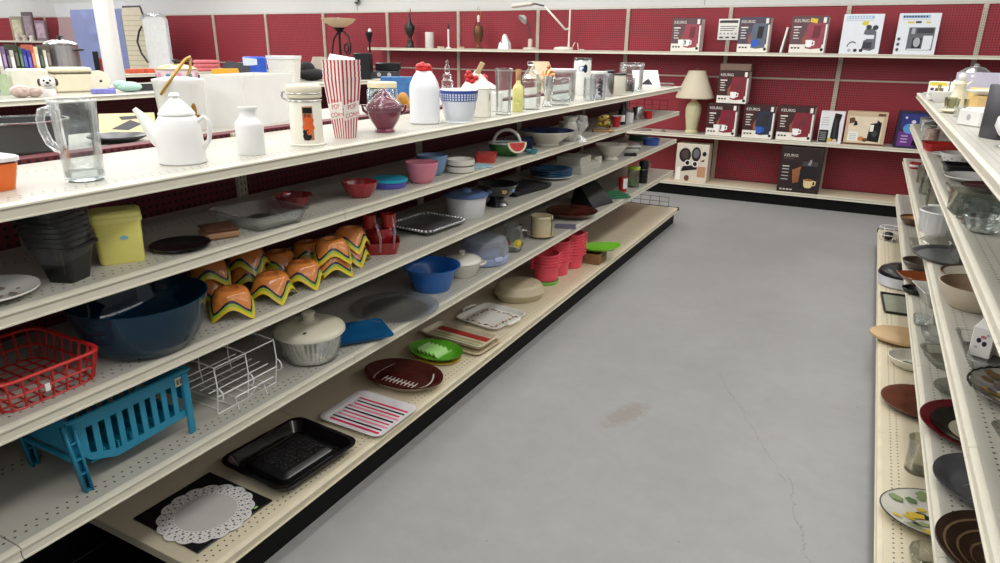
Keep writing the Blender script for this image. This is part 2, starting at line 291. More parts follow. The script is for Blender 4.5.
# positions and sizes in metres: round things (x, y, radius, height), flat ones (x, y, width, depth, turn), boxes (x, y, width, depth, height, turn)
L = {
    'mug': (-1.7309, 1.0208, 0.0556, 0.1991),
    'teapot': (-1.7568, 1.3253, 0.0755, 0.1977),
    'milkvase': (-1.717, 1.553, 0.0432, 0.1473),
    'canister': (-1.7227, 1.8123, 0.0626, 0.2059),
    'popcorn2': (-1.7414, 2.0354, 0.0697, 0.2939),
    'sugar': (-1.7304, 2.2673, 0.0757, 0.1678),
    'jug': (-1.7763, 2.6276, 0.0738, 0.2657),
    'bluebowl': (-1.6902, 2.7715, 0.0943, 0.1561),
    'vase': (-1.6742, 3.1732, 0.0481, 0.2365),
    'yellow': (-1.6977, 3.4148, 0.0327, 0.2223),
    'decanter': (-1.7058, 3.5926, 0.0621, 0.2612),
    'copper': (-1.7028, 3.8254, 0.0417, 0.2421),
    'yellowbox': (-1.7356, 1.0817, 0.1113, 0.1, 0.1457, 1.0181),
    'blackplate': (-1.7037, 1.2407, 0.0846, 0.0264),
    'redbowl': (-1.7142, 2.0695, 0.071, 0.0601),
    'bluelid': (-1.7361, 2.2876, 0.079, 0.0354),
    'pinkbowl': (-1.6773, 2.4453, 0.0755, 0.0888),
    'bluebowl2': (-1.7256, 2.6094, 0.0729, 0.0915),
    'ramekin': (-1.6681, 2.7566, 0.0685, 0.064),
    'redrect': (-1.7151, 3.0896, 0.057, 0.0455),
    'melon': (-1.7171, 3.3174, 0.1037, 0.0721),
    'bigbowl': (-1.7071, 3.8224, 0.1695, 0.0911),
    'redcup': (-1.6748, 5.0815, 0.0375, 0.083),
    'blackbottle': (-1.6635, 5.1723, 0.0302, 0.1688),
    'wmug': (-1.6973, 5.4231, 0.0396, 0.0793),
    'can': (-1.697, 5.6636, 0.0429, 0.1106),
    'redcup2': (-1.6548, 5.8326, 0.0376, 0.0604),
    'glassbowl': (-1.7336, 1.0982, 0.1873, 0.1535),
    'redcups': (-1.7316, 2.2047, 0.0771, 0.1533),
    'crock': (-1.7503, 2.9443, 0.1178, 0.1379),
    'footbowl': (-1.7269, 3.2305, 0.1173, 0.1259),
    'blueplates': (-1.8128, 4.1705, 0.1438, 0.0616),
    'spinner': (-1.7324, 1.7521, 0.1315, 0.1372),
    'blueplate': (-1.7202, 2.0041, 0.2472, 0.1581, 1.5613),
    'platter': (-1.7529, 2.3284, 0.2097, 0.013),
    'bluebowl3': (-1.767, 2.6309, 0.1484, 0.1217),
    'casserole': (-1.7485, 2.867, 0.1139, 0.1196),
    'cake': (-1.7604, 3.1369, 0.1414, 0.1535),
    'lemonjar': (-1.7181, 3.4223, 0.0756, 0.1653),
    'planter': (-1.7116, 3.8355, 0.0789, 0.1631),
    'saucer': (-1.6854, 3.7658, 0.0942, 0.0259),
    'brownplat': (-1.751, 4.4184, 0.1844, 0.0511),
    'rwcup': (-1.7104, 5.4399, 0.0534, 0.1295),
    'greenjar': (-1.7013, 5.6866, 0.0592, 0.1788),
    'blackcan': (-1.6843, 5.8895, 0.0433, 0.1989),
    'mat': (-1.7754, 1.2347, 0.3035, 0.3284, 1.5417),
    'doily': (-1.7514, 1.2238, 0.1569, 0.044),
    'roaster': (-1.7303, 1.5964, 0.3667, 0.3399, 1.5038),
    'striped': (-1.6803, 1.9983, 0.2906, 0.3261, 1.5594),
    'fruittray': (-1.7533, 3.2295, 0.3622, 0.3073, 1.4233),
    'oval': (-1.7718, 3.6169, 0.1709, 0.1094),
    'rbwire': (0.32, 6.381, 0.075, 0.12),
    'helmet': (0.3902, 5.1329, 0.15, 0.07),
    'rbwood': (0.3772, 4.0498, 0.17, 0.04),
    'rbdish': (0.4362, 3.7238, 0.15, 0.05),
    'rbbrown': (0.4295, 3.2534, 0.17, 0.03),
    'rbcup': (0.3878, 2.6898, 0.05, 0.14),
    'rbfloral': (0.4427, 2.3729, 0.19, 0.035),
    'rbheart': (0.435, 2.3339, 0.12, 0.055),
    'r4wood': (0.4264, 5.5957, 0.1, 0.06),
    'r4brown': (0.4138, 4.3806, 0.1, 0.05),
    'r4basket': (0.4032, 4.0718, 0.13, 0.07),
    'r4black': (0.3753, 3.9038, 0.07, 0.03),
    'r4white': (0.4403, 3.7627, 0.1, 0.09),
    'r4glass': (0.4241, 3.2497, 0.075, 0.05),
    'r4tray': (0.4752, 3.0418, 0.12, 0.035),
    'r4oval': (0.4651, 2.6919, 0.1, 0.03),
    'r4red': (0.4951, 2.4328, 0.18, 0.035),
    'r4grey': (0.4904, 2.0795, 0.16, 0.035),
    'r4platter': (0.4799, 1.7647, 0.17, 0.04),
    'r3shaker': (0.3911, 5.526, 0.03, 0.12),
    'r3shaker2': (0.3924, 5.0713, 0.035, 0.1),
    'r3redcup': (0.3936, 6.1903, 0.04, 0.05),
    'r3casserole': (0.4238, 3.9893, 0.11, 0.11),
    'r3grey': (0.4506, 3.4755, 0.17, 0.02),
    'r3plate': (0.4899, 3.1423, 0.14, 0.02),
    'r3bowl': (0.4541, 2.7551, 0.14, 0.085),
    'r3salt': (0.4243, 2.3771, 0.0369, 0.1, 0.069, -0.3981),
    'r3dish': (0.441, 2.3393, 0.2303, 0.3273, 0.1018),
    'r3floral': (0.5017, 2.0203, 0.15, 0.03),
    'r3heart': (0.4562, 1.8425, 0.09, 0.04),
    'r2red': (0.4253, 4.8272, 0.11, 0.05),
    'r1dark': (0.4578, 3.31, 0.0934, 0.1, 0.1706, -1.1208),
    'wt1': (-1.9896, 8.375, 0.3337, 0.16, 0.3628, 0.0),
    'wt2': (-1.2497, 8.375, 0.3275, 0.16, 0.3674, 0.0),
    'wt3': (-0.6933, 8.375, 0.3557, 0.16, 0.3727, 0.0),
    'wt4': (-0.1912, 8.395, 0.3991, 0.2, 0.3873, 0.0),
    'wtthin': (-0.9423, 8.395, 0.1018, 0.2, 0.2643, 0.0),
    'wm1': (-1.4804, 8.355, 0.3379, 0.16, 0.3607, 0.0),
    'wm2': (-1.0762, 8.355, 0.3331, 0.16, 0.3682, 0.0),
    'wm3': (-0.6903, 8.355, 0.3695, 0.16, 0.3754, 0.0),
    'wm4': (-1.3892, 8.425, 0.3512, 0.3, 0.388, 0.0),
    'wm5': (-0.3135, 8.355, 0.2357, 0.14, 0.3402, 0.0),
    'wm6': (0.0042, 8.375, 0.3958, 0.2, 0.3468, 0.0),
    'wb1': (-1.7603, 8.3258, 0.3787, 0.2, 0.444, 0.0),
    'wb2': (-0.5628, 8.3108, 0.4305, 0.25, 0.5013, 0.0),
    'lamp': (-1.8978, 8.6918, 0.2059, 0.7488),
    'candle': (-7.3321, 12.005, 0.0484, 0.4781),
    'figurine': (-4.8329, 9.1942, 0.0865, 0.206),
    'icebucket': (-2.5965, 1.9885, 0.1034, 0.1978),
    'whitebox': (-2.3913, 2.1695, 0.3218, 0.2, 0.2193, 0.96),
    'pot': (-2.3726, 1.1938, 0.0965, 0.1),
    'paper': (-2.5789, 1.7509, 0.1152, 0.5922, 0.9983),
}
LIGHT_E, EXPO = 44.0, 0.1
# ------------------------------------------------------------------ palette
ALM = (186, 183, 172)
WHITE = mat((238, 238, 236), .3, coat=.3, var=.015); MATTE = mat((232, 231, 228), .6, var=.03); CREAM = mat((232, 224, 196), .35, var=.03, coat=.2)
BLACK = mat((18, 18, 20), .3, var=.2); BLKM = mat((24, 24, 26), .6, var=.2); RED = mat((196, 38, 40), .35); DKRED = mat((150, 26, 34), .25, coat=.4)
GLASS = clear((250, 253, 252), .08); GLASS2 = clear((251, 253, 253), .12); PLASTIC = clear((246, 248, 252), .14, .15, .10); FILM = clear((253, 253, 253), .10, .12, .03)
SMOKE = clear((238, 239, 233), .3, .03, .03); AQUA = clear((248, 250, 250), .08); STEEL = mat((190, 190, 190), .22, 1.0, var=.05); DARKST = mat((90, 90, 92), .32, 1.0, var=.1)
COPPER = mat((206, 132, 92), .25, 1.0); GOLD = mat((176, 140, 70), .3, 1.0); WOOD = mat((176, 136, 92), .5, var=.16, scale=30); DKWOOD = mat((92, 52, 32), .35, var=.25, scale=26, coat=.3)
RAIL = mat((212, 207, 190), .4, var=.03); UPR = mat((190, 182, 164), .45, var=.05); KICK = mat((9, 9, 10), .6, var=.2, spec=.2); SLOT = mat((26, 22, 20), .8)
BEIGE = mat((206, 196, 170), .5, var=.04); TAN = mat((196, 172, 130), .55, var=.1); BLUE = mat((24, 82, 160), .3, var=.05); NAVY = mat((26, 36, 66), .3)
GREY = mat((120, 120, 122), .5); LGREY = mat((176, 176, 178), .5); YELLOW = mat((226, 214, 84), .4, var=.03); GREEN = mat((110, 190, 50), .35); PINK = mat((232, 84, 100), .4, var=.03)
PAPER = mat((240, 238, 232), .7, var=.02); INK = mat((40, 38, 40), .7); DGREY = mat((58, 58, 62), .5)

# ------------------------------------------------------------------ camera (a phone held at eye height, tilted down and turned left)
YAW, PIT, ROL, FPX, HC = -0.4839, -0.3333, 0.0122, 676.48, 1.6622
fw = Vector((math.sin(YAW) * math.cos(PIT), math.cos(YAW) * math.cos(PIT), math.sin(PIT)))
r0 = Vector((math.cos(YAW), -math.sin(YAW), 0)); u0 = r0.cross(fw)
rt = r0 * math.cos(ROL) + u0 * math.sin(ROL); up = rt.cross(fw)
cam = bpy.data.cameras.new('camera'); cam.sensor_width = 36; cam.lens = FPX / 1000 * 36; cam.clip_start = .02; cam.clip_end = 100
co = bpy.data.objects.new('camera', cam); col.objects.link(co)
co.matrix_world = Matrix(((rt.x, up.x, -fw.x, 0), (rt.y, up.y, -fw.y, 0), (rt.z, up.z, -fw.z, HC), (0, 0, 0, 1)))
sc.camera = co

# ------------------------------------------------------------------ room
YW = 8.625; ZT = 2.124; X0 = -4.0128; SEC = 1.2192; CEIL = 3.5
XL0, XR0, Y0, Y1 = -20.0, 5.2, -3.0, YW + .06
struct('floor', B().box(XR0 - XL0, Y1 - Y0 + .2, .1, ((XL0 + XR0) / 2, (Y0 + Y1) / 2 + .1, -.1), .001), floor_mat())
wallw = mat((214, 214, 212), .7, var=.02, scale=3)
struct('wall_back', B().box(XR0 - XL0, .12, CEIL, ((XL0 + XR0) / 2, Y1 + .06, 0), .001), wallw)
struct('wall_left', B().box(.12, Y1 - Y0, CEIL, (XL0 - .06, (Y0 + Y1) / 2, 0), .001), wallw)
struct('wall_right', B().box(.12, Y1 - Y0, CEIL, (XR0 + .06, (Y0 + Y1) / 2, 0), .001), wallw)
struct('ceiling', B().box(XR0 - XL0 + .3, Y1 - Y0 + .3, .1, ((XL0 + XR0) / 2, (Y0 + Y1) / 2, CEIL), .001), mat((228, 228, 226), .8))
for sx in (-7.05, -1.9):
    struct('trim_1' if sx < -5 else 'trim_2', B().box(.008, .006, CEIL - ZT - .03, (sx, Y1 - .003, ZT + .02), .001), mat((168, 168, 166), .6))

# ------------------------------------------------------------------ shelving
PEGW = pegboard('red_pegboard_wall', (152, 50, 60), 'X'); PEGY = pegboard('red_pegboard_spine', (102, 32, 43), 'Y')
DECKPLAIN = deck_mat('almond_deck', ALM, 0, 1, ())
def rail(x, y, z, ln, axis, sgn):
    """price rail: a channel with a lip top and bottom, its face turned along sgn on axis"""
    pf = [(0, 0), (.004, .0), (.016, -.004), (.017, -.008), (.011, -.010), (.013, -.030), (.019, -.032), (.019, -.035), (.002, -.036), (0, -.034)]
    b = B()
    if axis == 'x': R = [[(x + sgn * px, yy, z + pz) for px, pz in pf] for yy in (y, y + ln)]
    else: R = [[(xx, y + sgn * px, z + pz) for px, pz in pf] for xx in (x, x + ln)]
    return b.rings(R)
def slotted(b, cx, cy, z0, z1, axis, sgn):
    """slotted steel upright, with a double column of slots printed as recess plates"""
    if axis == 'x': b.box(.022, .042, z1 - z0, (cx, cy, z0), .001)
    else: b.box(.042, .022, z1 - z0, (cx, cy, z0), .001)
    z = z0 + .03
    while z < z1 - .03:
        for o in (-.009, .009):
            d = sgn * .0115
            if axis == 'x': b.poly([(cx + d, cy + o - .002, z), (cx + d, cy + o + .002, z), (cx + d, cy + o + .002, z + .014), (cx + d, cy + o - .002, z + .014)], 1)
            else: b.poly([(cx + o - .002, cy + d, z), (cx + o + .002, cy + d, z), (cx + o + .002, cy + d, z + .014), (cx + o - .002, cy + d, z + .014)], 1)
        z += .0254
    return b
def wire_fence(parent, x0, x1, y, z, h):
    b = B()
    for k in range(6): xx = x0 + (x1 - x0) * k / 5; b.tube([(xx, y, z), (xx, y, z + h)], .0025)
    for k in range(3): zz = z + .003 + (h - .006) * k / 2; b.tube([(x0, y, zz), (x1, y, zz)], .0025)
    b.build('end_fence', BLKM, parent)
def gondola(label, sides, xs0, xs1, joints, bsx, zb, zb_top, detail=True, group=None):
    """double sided run; sides = list of (front x, base front x, sign of facing, levels)"""
    y0, y1 = joints[0], joints[-1]
    g = thing('gondola_shelving', label, 'shelving', ((xs0 + xs1) / 2, (y0 + y1) / 2, 0), 0, group); ox, oy = g.location.x, g.location.y
    def bl(b, name, m, par=g):
        if par is g: b.v = [(x - ox, y - oy, z) for x, y, z in b.v]
        else: b.v = [(x - ox, y - oy, z) for x, y, z in b.v]
        return b.build(name, m, par)
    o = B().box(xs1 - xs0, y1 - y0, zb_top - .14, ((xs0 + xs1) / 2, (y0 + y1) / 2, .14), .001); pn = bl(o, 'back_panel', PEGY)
    bl(B().box(xs1 - xs0, y1 - y0, .14, ((xs0 + xs1) / 2, (y0 + y1) / 2, 0), .001), 'added_shade_strip', KICK)  # black strip added below the pegboard, standing in for shade in the base cavity
    for j in joints:
        for sg in ({s[2] for s in sides}):
            cx = (xs1 + .004) if sg > 0 else (xs0 - .004)
            bl(slotted(B(), cx, min(max(j, y0 + .03), y1 - .03), .02, zb_top, 'x', sg), 'upright', [UPR, SLOT])
    for (xf, xb, sg, levels, bs) in sides:
        xf -= sg * .017; xb -= sg * .017
        xi = (xs1 + .017) if sg > 0 else (xs0 - .017)
        for z in levels:
            for a, c in zip(joints[:-1], joints[1:]):
                dm = deck_mat('almond_deck', ALM, xf - ox, -sg, (.031, .055, .33, .355) if detail else ())
                d = bl(B().box(abs(xf - xi), c - a - .0024, .028, ((xf + xi) / 2, (a + c) / 2, z - .028), .0015), 'shelf', dm)
                bl(rail(xf, a + .0012, z, c - a - .0024, 'x', sg), 'price_rail', RAIL, d)
            if detail:
                for a in joints[1:-1]:
                    pass
        for a, c in zip(joints[:-1], joints[1:]):
            if c <= bs + .01: continue
            a = max(a, bs)
            dm = deck_mat('almond_base_deck', (214, 203, 176), xb - ox, -sg, (.031, .055) if detail else ())
            d = bl(B().box(abs(xb - xi), c - a - .0024, .034, ((xb + xi) / 2, (a + c) / 2, zb - .034), .0015), 'base_deck', dm)
            bl(rail(xb, a + .0012, zb, c - a - .0024, 'x', sg), 'price_rail', mat((214, 204, 178), .4), d)
        bl(B().box(.02, y1 - y0, zb - .036, (xb - sg * .03, (y0 + y1) / 2, 0), .001), 'kick_plate', KICK)
        bl(B().box(abs(xb - sg * .05 - xi), y1 - y0 - .02, .012, ((xb - sg * .05 + xi) / 2, (y0 + y1) / 2, 0), .001), 'added_shade_sheet', KICK)  # black floor sheet added so the space under the shelves reads as shade
        # end bracket rod under the base deck
        bl(B().tube([(xi, y1 + .012, zb - .004), (xb + sg * .012, y1 + .012, zb - .004)], .006, n=8).box(.02, .03, .035, (xb + sg * .012, y1 + .005, zb - .03), .004), 'end_rod', BLKM)
    return g, bl
Z1, Z2, Z3, Z4, ZB = 1.3304, 1.1, .8368, .5316, .1608
R1, R2, R3, R4, RB = 1.3437, 1.0907, .802, .4874, .1608
YE = 6.7243
JL = [YE - SEC * k for k in range(7, -1, -1)]
JLB = JL
g1, bl1 = gondola('long almond gondola shelf with red pegboard back along the left of the aisle', [(-1.6015, -1.5231, 1, (Z1, Z2, Z3, Z4), 1.03), (-2.75, -2.83, -1, (Z1 - .01, 1.0, .62), -9)], -2.19, -2.125, JL, None, ZB, Z1 + .012)
for z, x0 in ((Z2, -2.1), (ZB, -2.1)):
    b = B(); h = .10; x1 = -1.72 if z > 1 else -1.62
    for k in range(6): xx = x0 + (x1 - x0) * k / 5; b.tube([(xx, YE - .02, z), (xx, YE - .02, z + h)], .0022)
    for k in range(3): b.tube([(x0, YE - .02, z + .004 + (h - .006) * k / 2), (x1, YE - .02, z + .004 + (h - .006) * k / 2)], .0022)
    bl1(b, 'end_fence', BLKM)
YR = 6.8014
JR = [1.714 + SEC * k for k in range(-3, 4)] + [YR]
gondola('almond gondola shelf crowded with glassware along the right of the aisle', [(.3324, .2521, -1, (R1, R2, R3, R4), -9), (1.5, 1.58, 1, (R1, R2, R3, R4), -9)], .885, .945, JR, None, RB, R1 + .012)
J2 = [YE - SEC * k for k in range(5, -1, -1)]
gondola('second almond gondola shelf behind the left one, crowded with kitchenware on top', [(-4.53, -4.45, 1, (1.33, 1.0, .62), -9), (-5.72, -5.8, -1, (1.33, .9), -9)], -5.155, -5.09, J2, None, ZB, 1.335, False)
J3 = [7.2 - SEC * k for k in range(4, -1, -1)]
gondola('farthest almond gondola shelf holding the tall steel stockpot and books', [(-7.4, -7.32, 1, (1.33, 1.0, .62), -9), (-8.6, -8.68, -1, (1.33, .9), -9)], -8.03, -7.97, J3, None, ZB, 1.335, False)

# wall shelving
ws = thing('wall_shelving', 'red pegboard wall shelving with almond shelves across the back wall', 'shelving', (X0, YW, 0))
def wbl(b, name, m, par=ws):
    b.v = [(x - X0, y - YW, z) for x, y, z in b.v]; return b.build(name, m, par)
n0, n1 = -12, 6
for n in range(n0, n1):
    xa, xb_ = X0 + SEC * n, X0 + SEC * (n + 1)
    for za, zc in ((.16, .70), (.70, 1.352), (1.37, ZT)):
        wbl(B().box(SEC - .004, .02, zc - za, ((xa + xb_) / 2, YW + .012, za), .001), 'pegboard_panel', PEGW)
    wbl(B().box(SEC - .04, .016, .018, ((xa + xb_) / 2, YW + .006, 1.352), .002), 'panel_joint_strip', UPR)
    wbl(B().box(SEC, .03, .026, ((xa + xb_) / 2, YW + .006, ZT), .002), 'top_trim', mat((206, 200, 190), .5))
for n in range(n0, n1 + 1):
    wbl(slotted(B(), X0 + SEC * n, YW - .008, .16, ZT, 'y', -1), 'upright', [UPR, SLOT])
def wshelf(xa, xb_, z, dep):
    d = wbl(B().box(xb_ - xa - .0024, dep - .02, .026, ((xa + xb_) / 2, YW - .02 - (dep - .02) / 2, z - .026), .0015), 'shelf', DECKPLAIN)
    wbl(rail(xa + .0012, YW - dep, z, xb_ - xa - .0024, 'y', -1), 'price_rail', RAIL, d)
for n in range(-2, n1): wshelf(X0 + SEC * n - (.1 if n == -2 else 0), X0 + SEC * (n + 1), 1.6395, .36); wshelf(X0 + SEC * n, X0 + SEC * (n + 1), .7144, .38)
wshelf(X0 + SEC * -12, X0 + SEC * -9 + .55, 1.68, .36)
wshelf(X0 + SEC * -12, X0 + SEC * -9 + .2, .95, .36)
for n in range(n0, n1):
    xa, xb_ = X0 + SEC * n, X0 + SEC * (n + 1)
    d = wbl(B().box(SEC - .0024, .43, .034, ((xa + xb_) / 2, YW - .02 - .215, ZB - .034), .0015), 'base_deck', deck_mat('almond_base_deck', (206, 194, 168), 0, 1, ()))
    wbl(rail(xa + .0012, YW - .459, ZB, SEC - .0024, 'y', -1), 'price_rail', RAIL, d)
    wbl(B().box(SEC, .02, ZB - .036, ((xa + xb_) / 2, YW - .43, 0), .001), 'kick_plate', KICK)
solo_b = B().lathe([(.085, 0), (.085, CEIL)], n=40)
o = struct('trim_3', solo_b, mat((236, 236, 234), .45, var=.01)); o.location = (-6.35, 4.2, 0)

# ------------------------------------------------------------------ light: rows of ceiling fluorescents
def strip(x, y, e, lx=.32, ly=1.25):
    l = bpy.data.lights.new('fluorescent', 'AREA'); l.shape = 'RECTANGLE'; l.size = lx; l.size_y = ly; l.energy = e; l.color = (1.0, .99, .97)
    o = bpy.data.objects.new('fluorescent', l); col.objects.link(o); o.location = (x, y, CEIL - .06)
for x, k in ((-16.5, 1.0), (-12.5, 1.0), (-8.9, 1.0), (-6.2, .9), (-3.7, .8), (-1.75, .62), (.25, .62), (2.8, .4)):
    for y, q in ((-1.4, 1), (1.2, 1), (3.8, 1), (6.4, 1.25)):
        strip(x, y, LIGHT_E * k * q, .6, 2.4)
w = bpy.data.worlds.new('world'); sc.world = w; w.use_nodes = True
w.node_tree.nodes['Background'].inputs[0].default_value = (.9, .95, 1, 1); w.node_tree.nodes['Background'].inputs[1].default_value = .5
sc.view_settings.view_transform = 'Standard'; sc.view_settings.look = 'None'; sc.view_settings.gamma = 1; sc.view_settings.use_curve_mapping = False
sc.view_settings.exposure = EXPO
# ================================================================== things on the left gondola, top shelf
def P(k, z): q = L[k]; return (q[0], q[1], z)
V = Vector
# orange storage box with a white lid
t = thing('storage_box', 'orange plastic storage box with a white lid, nearest on the long top shelf', 'storage box', (-1.82, .812, Z1), .05)
B().tray(.075, .075, .062, .003, .012, .35, z0=0).build('body', mat((238, 112, 28), .3, coat=.2), t)
B().loft([(.077, .077, .0665), (.079, .079, .068), (.079, .079, .076), (.074, .074, .079)], .35).build('lid', WHITE, t, None)
# heavy glass mug
x, y, R, h = L['mug']
t = thing('glass_mug', 'large heavy clear glass mug with a thick handle, left of the coffee pot', 'mug', (x, y, Z1), .3)
pr_ = [(0, 0), (.040, 0), (.045, .004), (.046, .02), (.047, .08), (.051, h - .03), (.054, h - .004), (.052, h), (.049, h - .004), (.045, h - .03), (.041, .08), (.040, .036), (.034, .028), (0, .027)]
B().lathe(pr_, n=48).build('body', clear((248, 250, 250), .10), t, 60)
hp = [V((-.046, 0, h * .84)), V((-.070, 0, h * .87)), V((-.092, 0, h * .84)), V((-.100, 0, h * .74)), V((-.097, 0, h * .60)), V((-.086, 0, h * .46)), V((-.068, 0, h * .39)), V((-.043, 0, h * .38))]
B().tube(hp, .0105, n=12).build('handle', clear((250, 251, 251), .3, .03, .16), t)
B().lathe([(.0535, h - .006), (.055, h - .002), (.052, h + .001)], n=40).build('rim', clear((250, 252, 252), .5, .03, .3), t)
B().lathe([(0, .004), (.040, .004), (.043, .024), (0, .024)], n=8).build('thick_base', clear((246, 250, 250), .4, .02, .12), t)
# white coffee pot
x, y, R, h = L['teapot']
t = thing('coffee_pot', 'tall white porcelain coffee pot with a pointed spout and domed lid', 'coffee pot', (x, y + .004, Z1), .6)
b = B().lathe([(0, 0), (.062, 0), (.066, .004), (.066, .02), (.062, .08), (.057, .122), (.050, .134), (.047, .138), (.043, .136), (.05, .12), (0, .11)], n=40)
b.build('body', WHITE, t)
B().lathe([(.050, .138), (.050, .143), (.041, .155), (.026, .171), (.014, .181), (.011, .185), (.016, .191), (.013, .198), (0, .2)], n=32).build('lid', WHITE, t)
sp = [V((-.040, 0, .062)), V((-.062, 0, .078)), V((-.078, 0, .098)), V((-.090, 0, .120)), V((-.101, 0, .138)), V((-.114, 0, .154))]
B().tube(sp, [.034, .027, .020, .015, .011, .007], n=14).build('spout', WHITE, t)
hd = [V((.052, 0, .118)), V((.074, 0, .132)), V((.085, 0, .120)), V((.087, 0, .096)), V((.081, 0, .066)), V((.062, 0, .040))]
B().tube(hd, .0065, n=10).build('handle', WHITE, t)
# milk bottle vase
x, y, R, h = L['milkvase']
solo('bottle_vase', B().lathe([(0, 0), (.040, 0), (.042, .004), (.043, .09), (.041, .100), (.030, .113), (.026, .120), (.026, .138), (.030, .143), (.030, .147), (.024, .147), (.022, .12), (.036, .09), (0, .01)], n=36), WHITE,
     'small white glazed bottle shaped vase between the coffee pot and the clasp-lid canister', 'vase', (x, y, Z1))
# wire bail canister with a printed picture
x, y, R, h = L['canister']
t = thing('bail_canister', 'cream ceramic wire-clasp canister with a cat and orange poppies picture', 'canister', (x, y, Z1), .62)
B().lathe([(0, 0), (.060, 0), (.062, .006), (.055, .008), (.055, .150), (.051, .156), (.050, .158), (0, .158)], n=36).build('body', mat((236, 231, 216), .3, coat=.3, var=.01), t)
B().lathe([(.056, .160), (.059, .163), (.059, .171), (.056, .174), (.059, .178), (.060, .196), (.055, .203), (0, .205)], n=36).build('lid', mat((222, 214, 192), .35, var=.02), t)
b = B().tube([(math.cos(a_) * .0585, math.sin(a_) * .0585, .176) for a_ in [2 * PI * i / 24 for i in range(24)]], .002, closed=True)
b.tube([(math.cos(a_) * .0575, math.sin(a_) * .0575, .152) for a_ in [2 * PI * i / 24 for i in range(24)]], .002, closed=True)
b.tube([(-.058, -.012, .176), (-.072, -.012, .180), (-.074, -.012, .160), (-.058, -.012, .150)], .002).tube([(-.058, .012, .176), (-.072, .012, .180), (-.074, .012, .160), (-.058, .012, .150)], .002).tube([(-.074, -.012, .168), (-.074, .012, .168)], .003)
b.build('wire_clasp', STEEL, t)
b = B()
def wrap(b, R, a0, a1, z0, z1, mi, n=8):
    for i in range(n):
        p0, p1 = a0 + (a1 - a0) * i / n, a0 + (a1 - a0) * (i + 1) / n
        b.poly([(R * math.cos(p0), R * math.sin(p0), z0), (R * math.cos(p1), R * math.sin(p1), z0), (R * math.cos(p1), R * math.sin(p1), z1), (R * math.cos(p0), R * math.sin(p0), z1)], mi)
def wdisc(b, R, a0, z0, ra, rz, mi, n=14):
    b.poly([(R * math.cos(a0 + ra / R * math.cos(2 * PI * i / n)), R * math.sin(a0 + ra / R * math.cos(2 * PI * i / n)), z0 + rz * math.sin(2 * PI * i / n)) for i in range(n)], mi)
a0 = -PI / 2 - .05
wrap(b, .0556, a0 - .02, a0 + .62, .022, .135, 0); wrap(b, .0559, a0 + .02, a0 + .58, .112, .131, 1)
for (da, z, r, mi) in ((.18, .095, .011, 2), (.42, .088, .013, 2), (.12, .066, .010, 2), (.46, .064, .012, 2), (.3, .078, .011, 2), (.34, .048, .009, 2), (.16, .050, .012, 1), (.2, .036, .015, 1), (.16, .104, .006, 1), (.38, .104, .007, 3)):
    wdisc(b, .0562 + .0002 * mi, a0 + da, z, r, r, mi)
b.build('printed_picture', [mat((176, 128, 96), .6, var=.3, scale=60), BLACK, mat((222, 96, 36), .5), mat((150, 60, 40), .5)], t, None)
# popcorn boxes: a nested stack of four
x, y, R, h = L['popcorn2']
RS = [mat((240, 234, 228), .35), mat((186, 44, 58), .4)]
def popcorn(k, z):
    t = thing('popcorn_box', ['lowest and tallest showing red striped popcorn box of the nested stack, lettered POP CORN', 'second red striped popcorn box up in the nested stack', 'third red striped popcorn box up in the nested stack', 'topmost red striped popcorn box of the nested stack'][k], 'popcorn box', (x, y, z), -.13, 'nested popcorn boxes')
    s0, s1, H = .029, .0495, .222; tt = .0016
    b = B(); sc_ = lambda s_, zz: [(-s_, -s_, zz), (s_, -s_, zz), (s_, s_, zz), (-s_, s_, zz)]
    b.rings([sc_(s0, 0), sc_(s1, H), sc_(s1 - tt, H), sc_(s0 - tt, .003)], 0)
    for f in range(4):
        T = Matrix.Rotation(f * PI / 2, 4, 'Z')
        for i in range(5):
            u = -.80 + i * .40; w_ = .085
            lo, hi = (.06, .94) if i != 2 or True else (.5, .94)
            def pt(uu, v): s_ = s0 + (s1 - s0) * v; return (uu * s_, -s_ - .0006, H * v)
            b.poly([pt(u - w_, .0), pt(u + w_, .0), pt(u + w_, 1), pt(u - w_, 1)], 1, T)
        if f in (0, 1):
            sm = s0 + (s1 - s0) * .42
            b.poly([pt(-.97, .30), pt(.97, .36), pt(.97, .62), pt(-.97, .56)], 0, T @ Matrix.Translation((0, -.0008, 0)))
            sl = math.atan2((s1 - s0), H)
            for txt, v, zz in (('POP', -.50, .475), ('CORN', -.80, .335)):
                s_ = s0 + (s1 - s0) * (zz + .06)
                b.text(txt, .0245, T @ Matrix.Translation((v * s_ * .92, -s_ - .0022, H * zz)) @ Matrix.Rotation(-.0, 4, 'Y') @ FRONT @ Matrix.Rotation(.17, 4, 'Z') @ Matrix.Rotation(-sl * .0, 4, 'X'), 1)
    b.build('body', RS, t, 25)
for k in range(4): popcorn(k, Z1 + .020 * k)
t = solo('white_carton', B().rings([[(-.04, -.04, 0), (.04, -.04, 0), (.04, .04, 0), (-.04, .04, 0)], [(-.048, -.048, .27), (.048, -.048, .27), (.048, .048, .27), (-.048, .048, .27)], [(-.044, -.044, .285), (.052, -.044, .262), (.044, .044, .285), (-.052, .044, .30)]]), WHITE,
     'plain white tall carton standing directly behind the popcorn boxes', 'carton', (x - .115, y + .14, Z1), .55)
